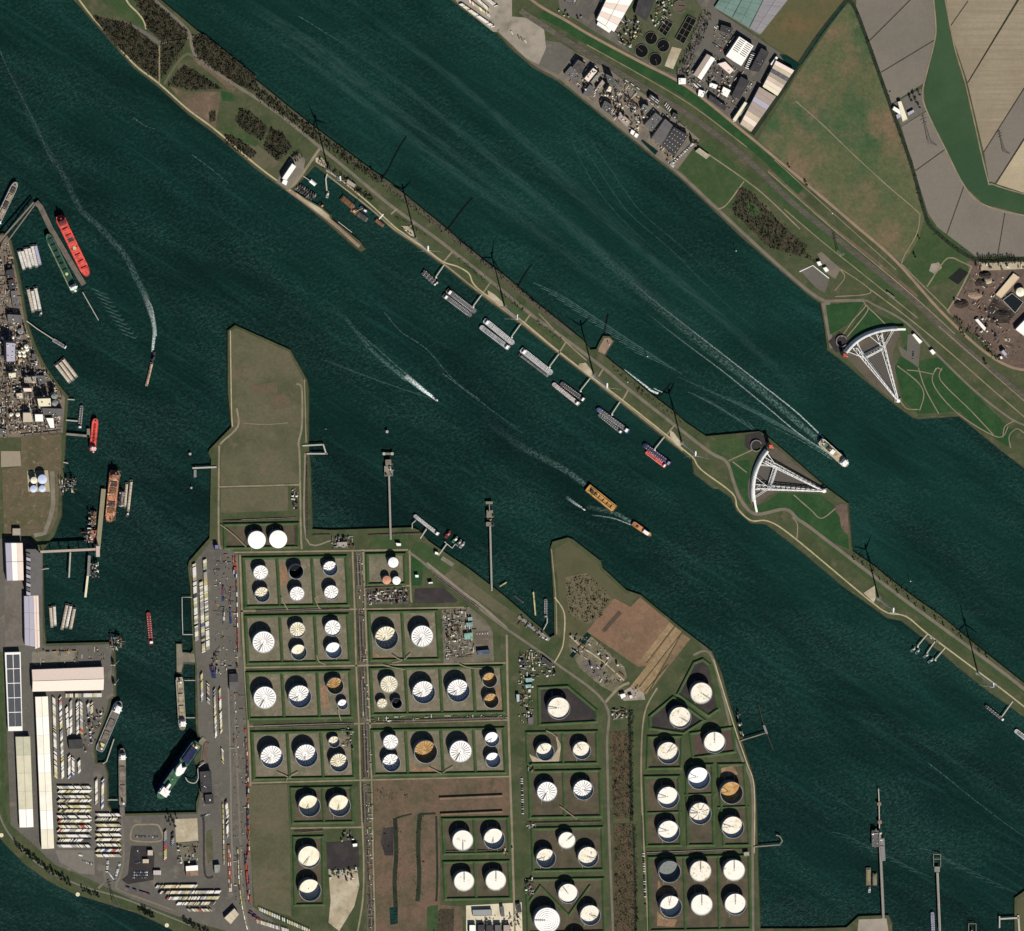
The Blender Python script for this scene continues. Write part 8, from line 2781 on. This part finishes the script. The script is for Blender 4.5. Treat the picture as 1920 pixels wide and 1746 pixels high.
scrub('meadow_hedge', [[(1596,6),(1604,14),(1632,86),(1674,202),(1710,306),(1736,400),(1754,432),(1828,484),(1824,488),(1748,436),(1730,402),(1704,306),(1668,202),(1626,86)]], DITCH, 2.2,(1,3),(1.3,2.6),14, keep=.55)
scrub('compost_hedge', [[(1784,590),(1800,596),(1850,640),(1880,676),(1872,680),(1840,646),(1790,606)],[(1822,486),(1920,486),(1920,494),(1824,496)]], SCRUBM, 2.2,(2,5),(1.5,3),15, keep=.6)

scrub('ditch_scrub', [[(733,1534),(750,1532),(752,1700),(732,1702)],[(778,1526),(796,1526),(794,1692),(776,1694)],[(714,1550),(736,1548),(736,1606),(718,1606)],[(814,1700),(852,1702),(850,1756),(812,1756)],[(700,1480),(760,1476),(770,1500),(704,1510)]], SCRUBM, 2.8,(.6,2.2),(1,2.4),16, keep=.34)
scrub('rough_tussocks', [[(440,640),(540,672),(562,720),(556,900),(420,900),(440,800)],[(1500,150),(1600,40),(1660,210),(1700,320),(1660,400),(1540,330),(1450,262)]], mat('tussock', (82,82,58), var=.3),9,(.2, .7),(.8,2.2),17, keep=.4)
# single trees
def tree_proto(seed, h, r):
    rng = random.Random(seed)
    tr = MB().tube((0,0,0),(.2, .1, h * .45), .45,7, .3)
    for k in range(5):
        a = k * 1.26 + rng.random()
        tr.tube((.1, .05, h * (.25 + .05 * k)),(math.cos(a) * r * .6, math.sin(a) * r * .6, h * (.6 + .06 * k)), .2,5, .08)
    cr = MB()
    for k in range(90):
        a, z = rng.uniform(0,6.28), rng.uniform(.3,1)
        rr = r * math.sqrt(rng.random()) * (1.15 - abs(z - .6))
        x, y = math.cos(a) * rr, math.sin(a) * rr
        s_ = rng.uniform(.5,1.1)
        o = len(cr.v)
        for q in range(4):
            t_ = q * 1.57 + rng.random()
            cr.v.append((x + s_ * math.cos(t_), y + s_ * math.sin(t_), h * z + rng.uniform(-.5, .5)))
        cr.v.append((x, y, h * z + s_))
        cr.f += [(o, o + 1, o + 4),(o + 1, o + 2, o + 4),(o + 2, o + 3, o + 4),(o + 3, o, o + 4),(o + 3, o + 2, o + 1, o)]
    a = tr.mesh('trunk')
    a.materials.append(BARK)
    c = cr.mesh('crown')
    c.materials.append(TREEM)
    return a, c


TP = [tree_proto(s, h, r) for s, h, r in ((1,10,3.4),(2,12,3.8),(3,8,3.0),(4,14,3.6))]
tr_rng = random.Random(9)


TN = {}


def tree(px, py, label, group, k=None, sc=1.0):
    TN[group] = TN.get(group, -1) + 1
    label = label.replace('tree', f'tree, {onum(TN[group])} from the west,', 1)
    a, c = TP[tr_rng.randrange(4) if k is None else k]
    t = thing('roadside_tree', label, 'tree', (*W(px, py, Z0), Z0), tr_rng.uniform(0,6), group)
    s_ = sc * tr_rng.uniform(.8,1.2)
    t.scale = (s_, s_, s_)
    link('trunk', a, None, t)
    link('crown', c, None, t)


for i in range(34):
    f = i / 33
    tree(28 + 104 * f + U(-2,2),1582 + 74 * f - 14 * math.sin(f * 3.1) * -.3 + U(-2.5,2.5), 'bare tree on the western south canal bank', 'trees on the south canal bank, western stretch')
for i in range(8):
    tree(155 + i * 4 + U(-1,1),1668 + i * 1.6 + U(-1.5,1.5), 'bare tree on the middle south canal bank', 'trees on the south canal bank, middle stretch', sc=.9)
for i in range(12):
    tree(260 + i * 2.4 + U(-1,1),1704 + i * 1.3 + U(-1.5,1.5), 'bare tree on the eastern south canal bank', 'trees on the south canal bank, eastern stretch', sc=.95)
for i in range(16):
    tree(345 + i * 3.2 + U(-1,1),1726 + i * 1.7 + U(-1.5,1.5), 'dark bare tree in the row below the lower trailer yard', 'trees below the lower trailer yard', sc=.95)
for i in range(17):
    tree(1835 + i * 4.2,487 + U(-.6, .6), 'slim tree in the row above the compost works', 'trees between the field and the compost works', 3, .9)
for i in range(26):
    f = i / 25
    tree(1290 + 40 * f + U(-6,6) + (f > .5) * 0,262 + 10 * f + U(-6,6), 'small tree in the belt behind the factory car row', 'trees behind the factory car row', 2, .8) if i < 10 else tree(1600 + 250 * (i - 10) / 15 + U(-3,3),1046 + 186 * (i - 10) / 15 + U(-3,3), 'small bare tree on the eastern island bank', 'trees on the eastern island bank', 2, .8)
for (px, py) in ((1714,480),(1722,446),(1800,622),(1806,628),(1846,680),(1790,566),(1510,345),(1478,312)):
    tree(px, py, 'lone dark bush-like tree on the verge north of the railway', 'lone trees north of the railway', 0)
for (px, py) in ((316,1530),(322,1536),(318,1544),(326,1546),(330,1532),(312,1538)):
    tree(px, py, 'dark tree in the clump beside the sandy building site', 'trees beside the building site', 1)
for (px, py) in ((1706,186),(1712,180),(1716,190),(1722,176),(1722,200)):
    tree(px, py, 'dark garden tree beside the cream farm building', 'farm garden trees', 1)

# a few scattered barge- and quay-side cranes
for i, (px, py, rz) in enumerate(((212,1244,60),(213,1280,70),(404,1236,10))):
    t = thing('quay_crane', f'slim quay crane, {("northern", "southern", "inland")[i]} one', 'crane', (*W(px, py, Z0), Z0), rad(rz), 'quay cranes')
    link('portal', MB().box(-4,-3,-3,3,0,9).box(3,4,-3,3,0,9).box(-4,4,-3,3,9,10.5), STEEL, t)
    link('cab', MB().box(-2,2,-2,2,10.5,14), cm((206,190,150)), t)
    link('jib', MB().tube((0,0,14),(24,0,26), .7,4, .4), STEEL, t)
for lab, gs in SEEN.items():
    if not 4 <= len(lab.split()) <= 16:
        print('LABEL LENGTH', len(lab.split()), lab)
    if len(gs) > 1 and any(g is None for g in gs):
        print('DUP LABEL', lab, len(gs))
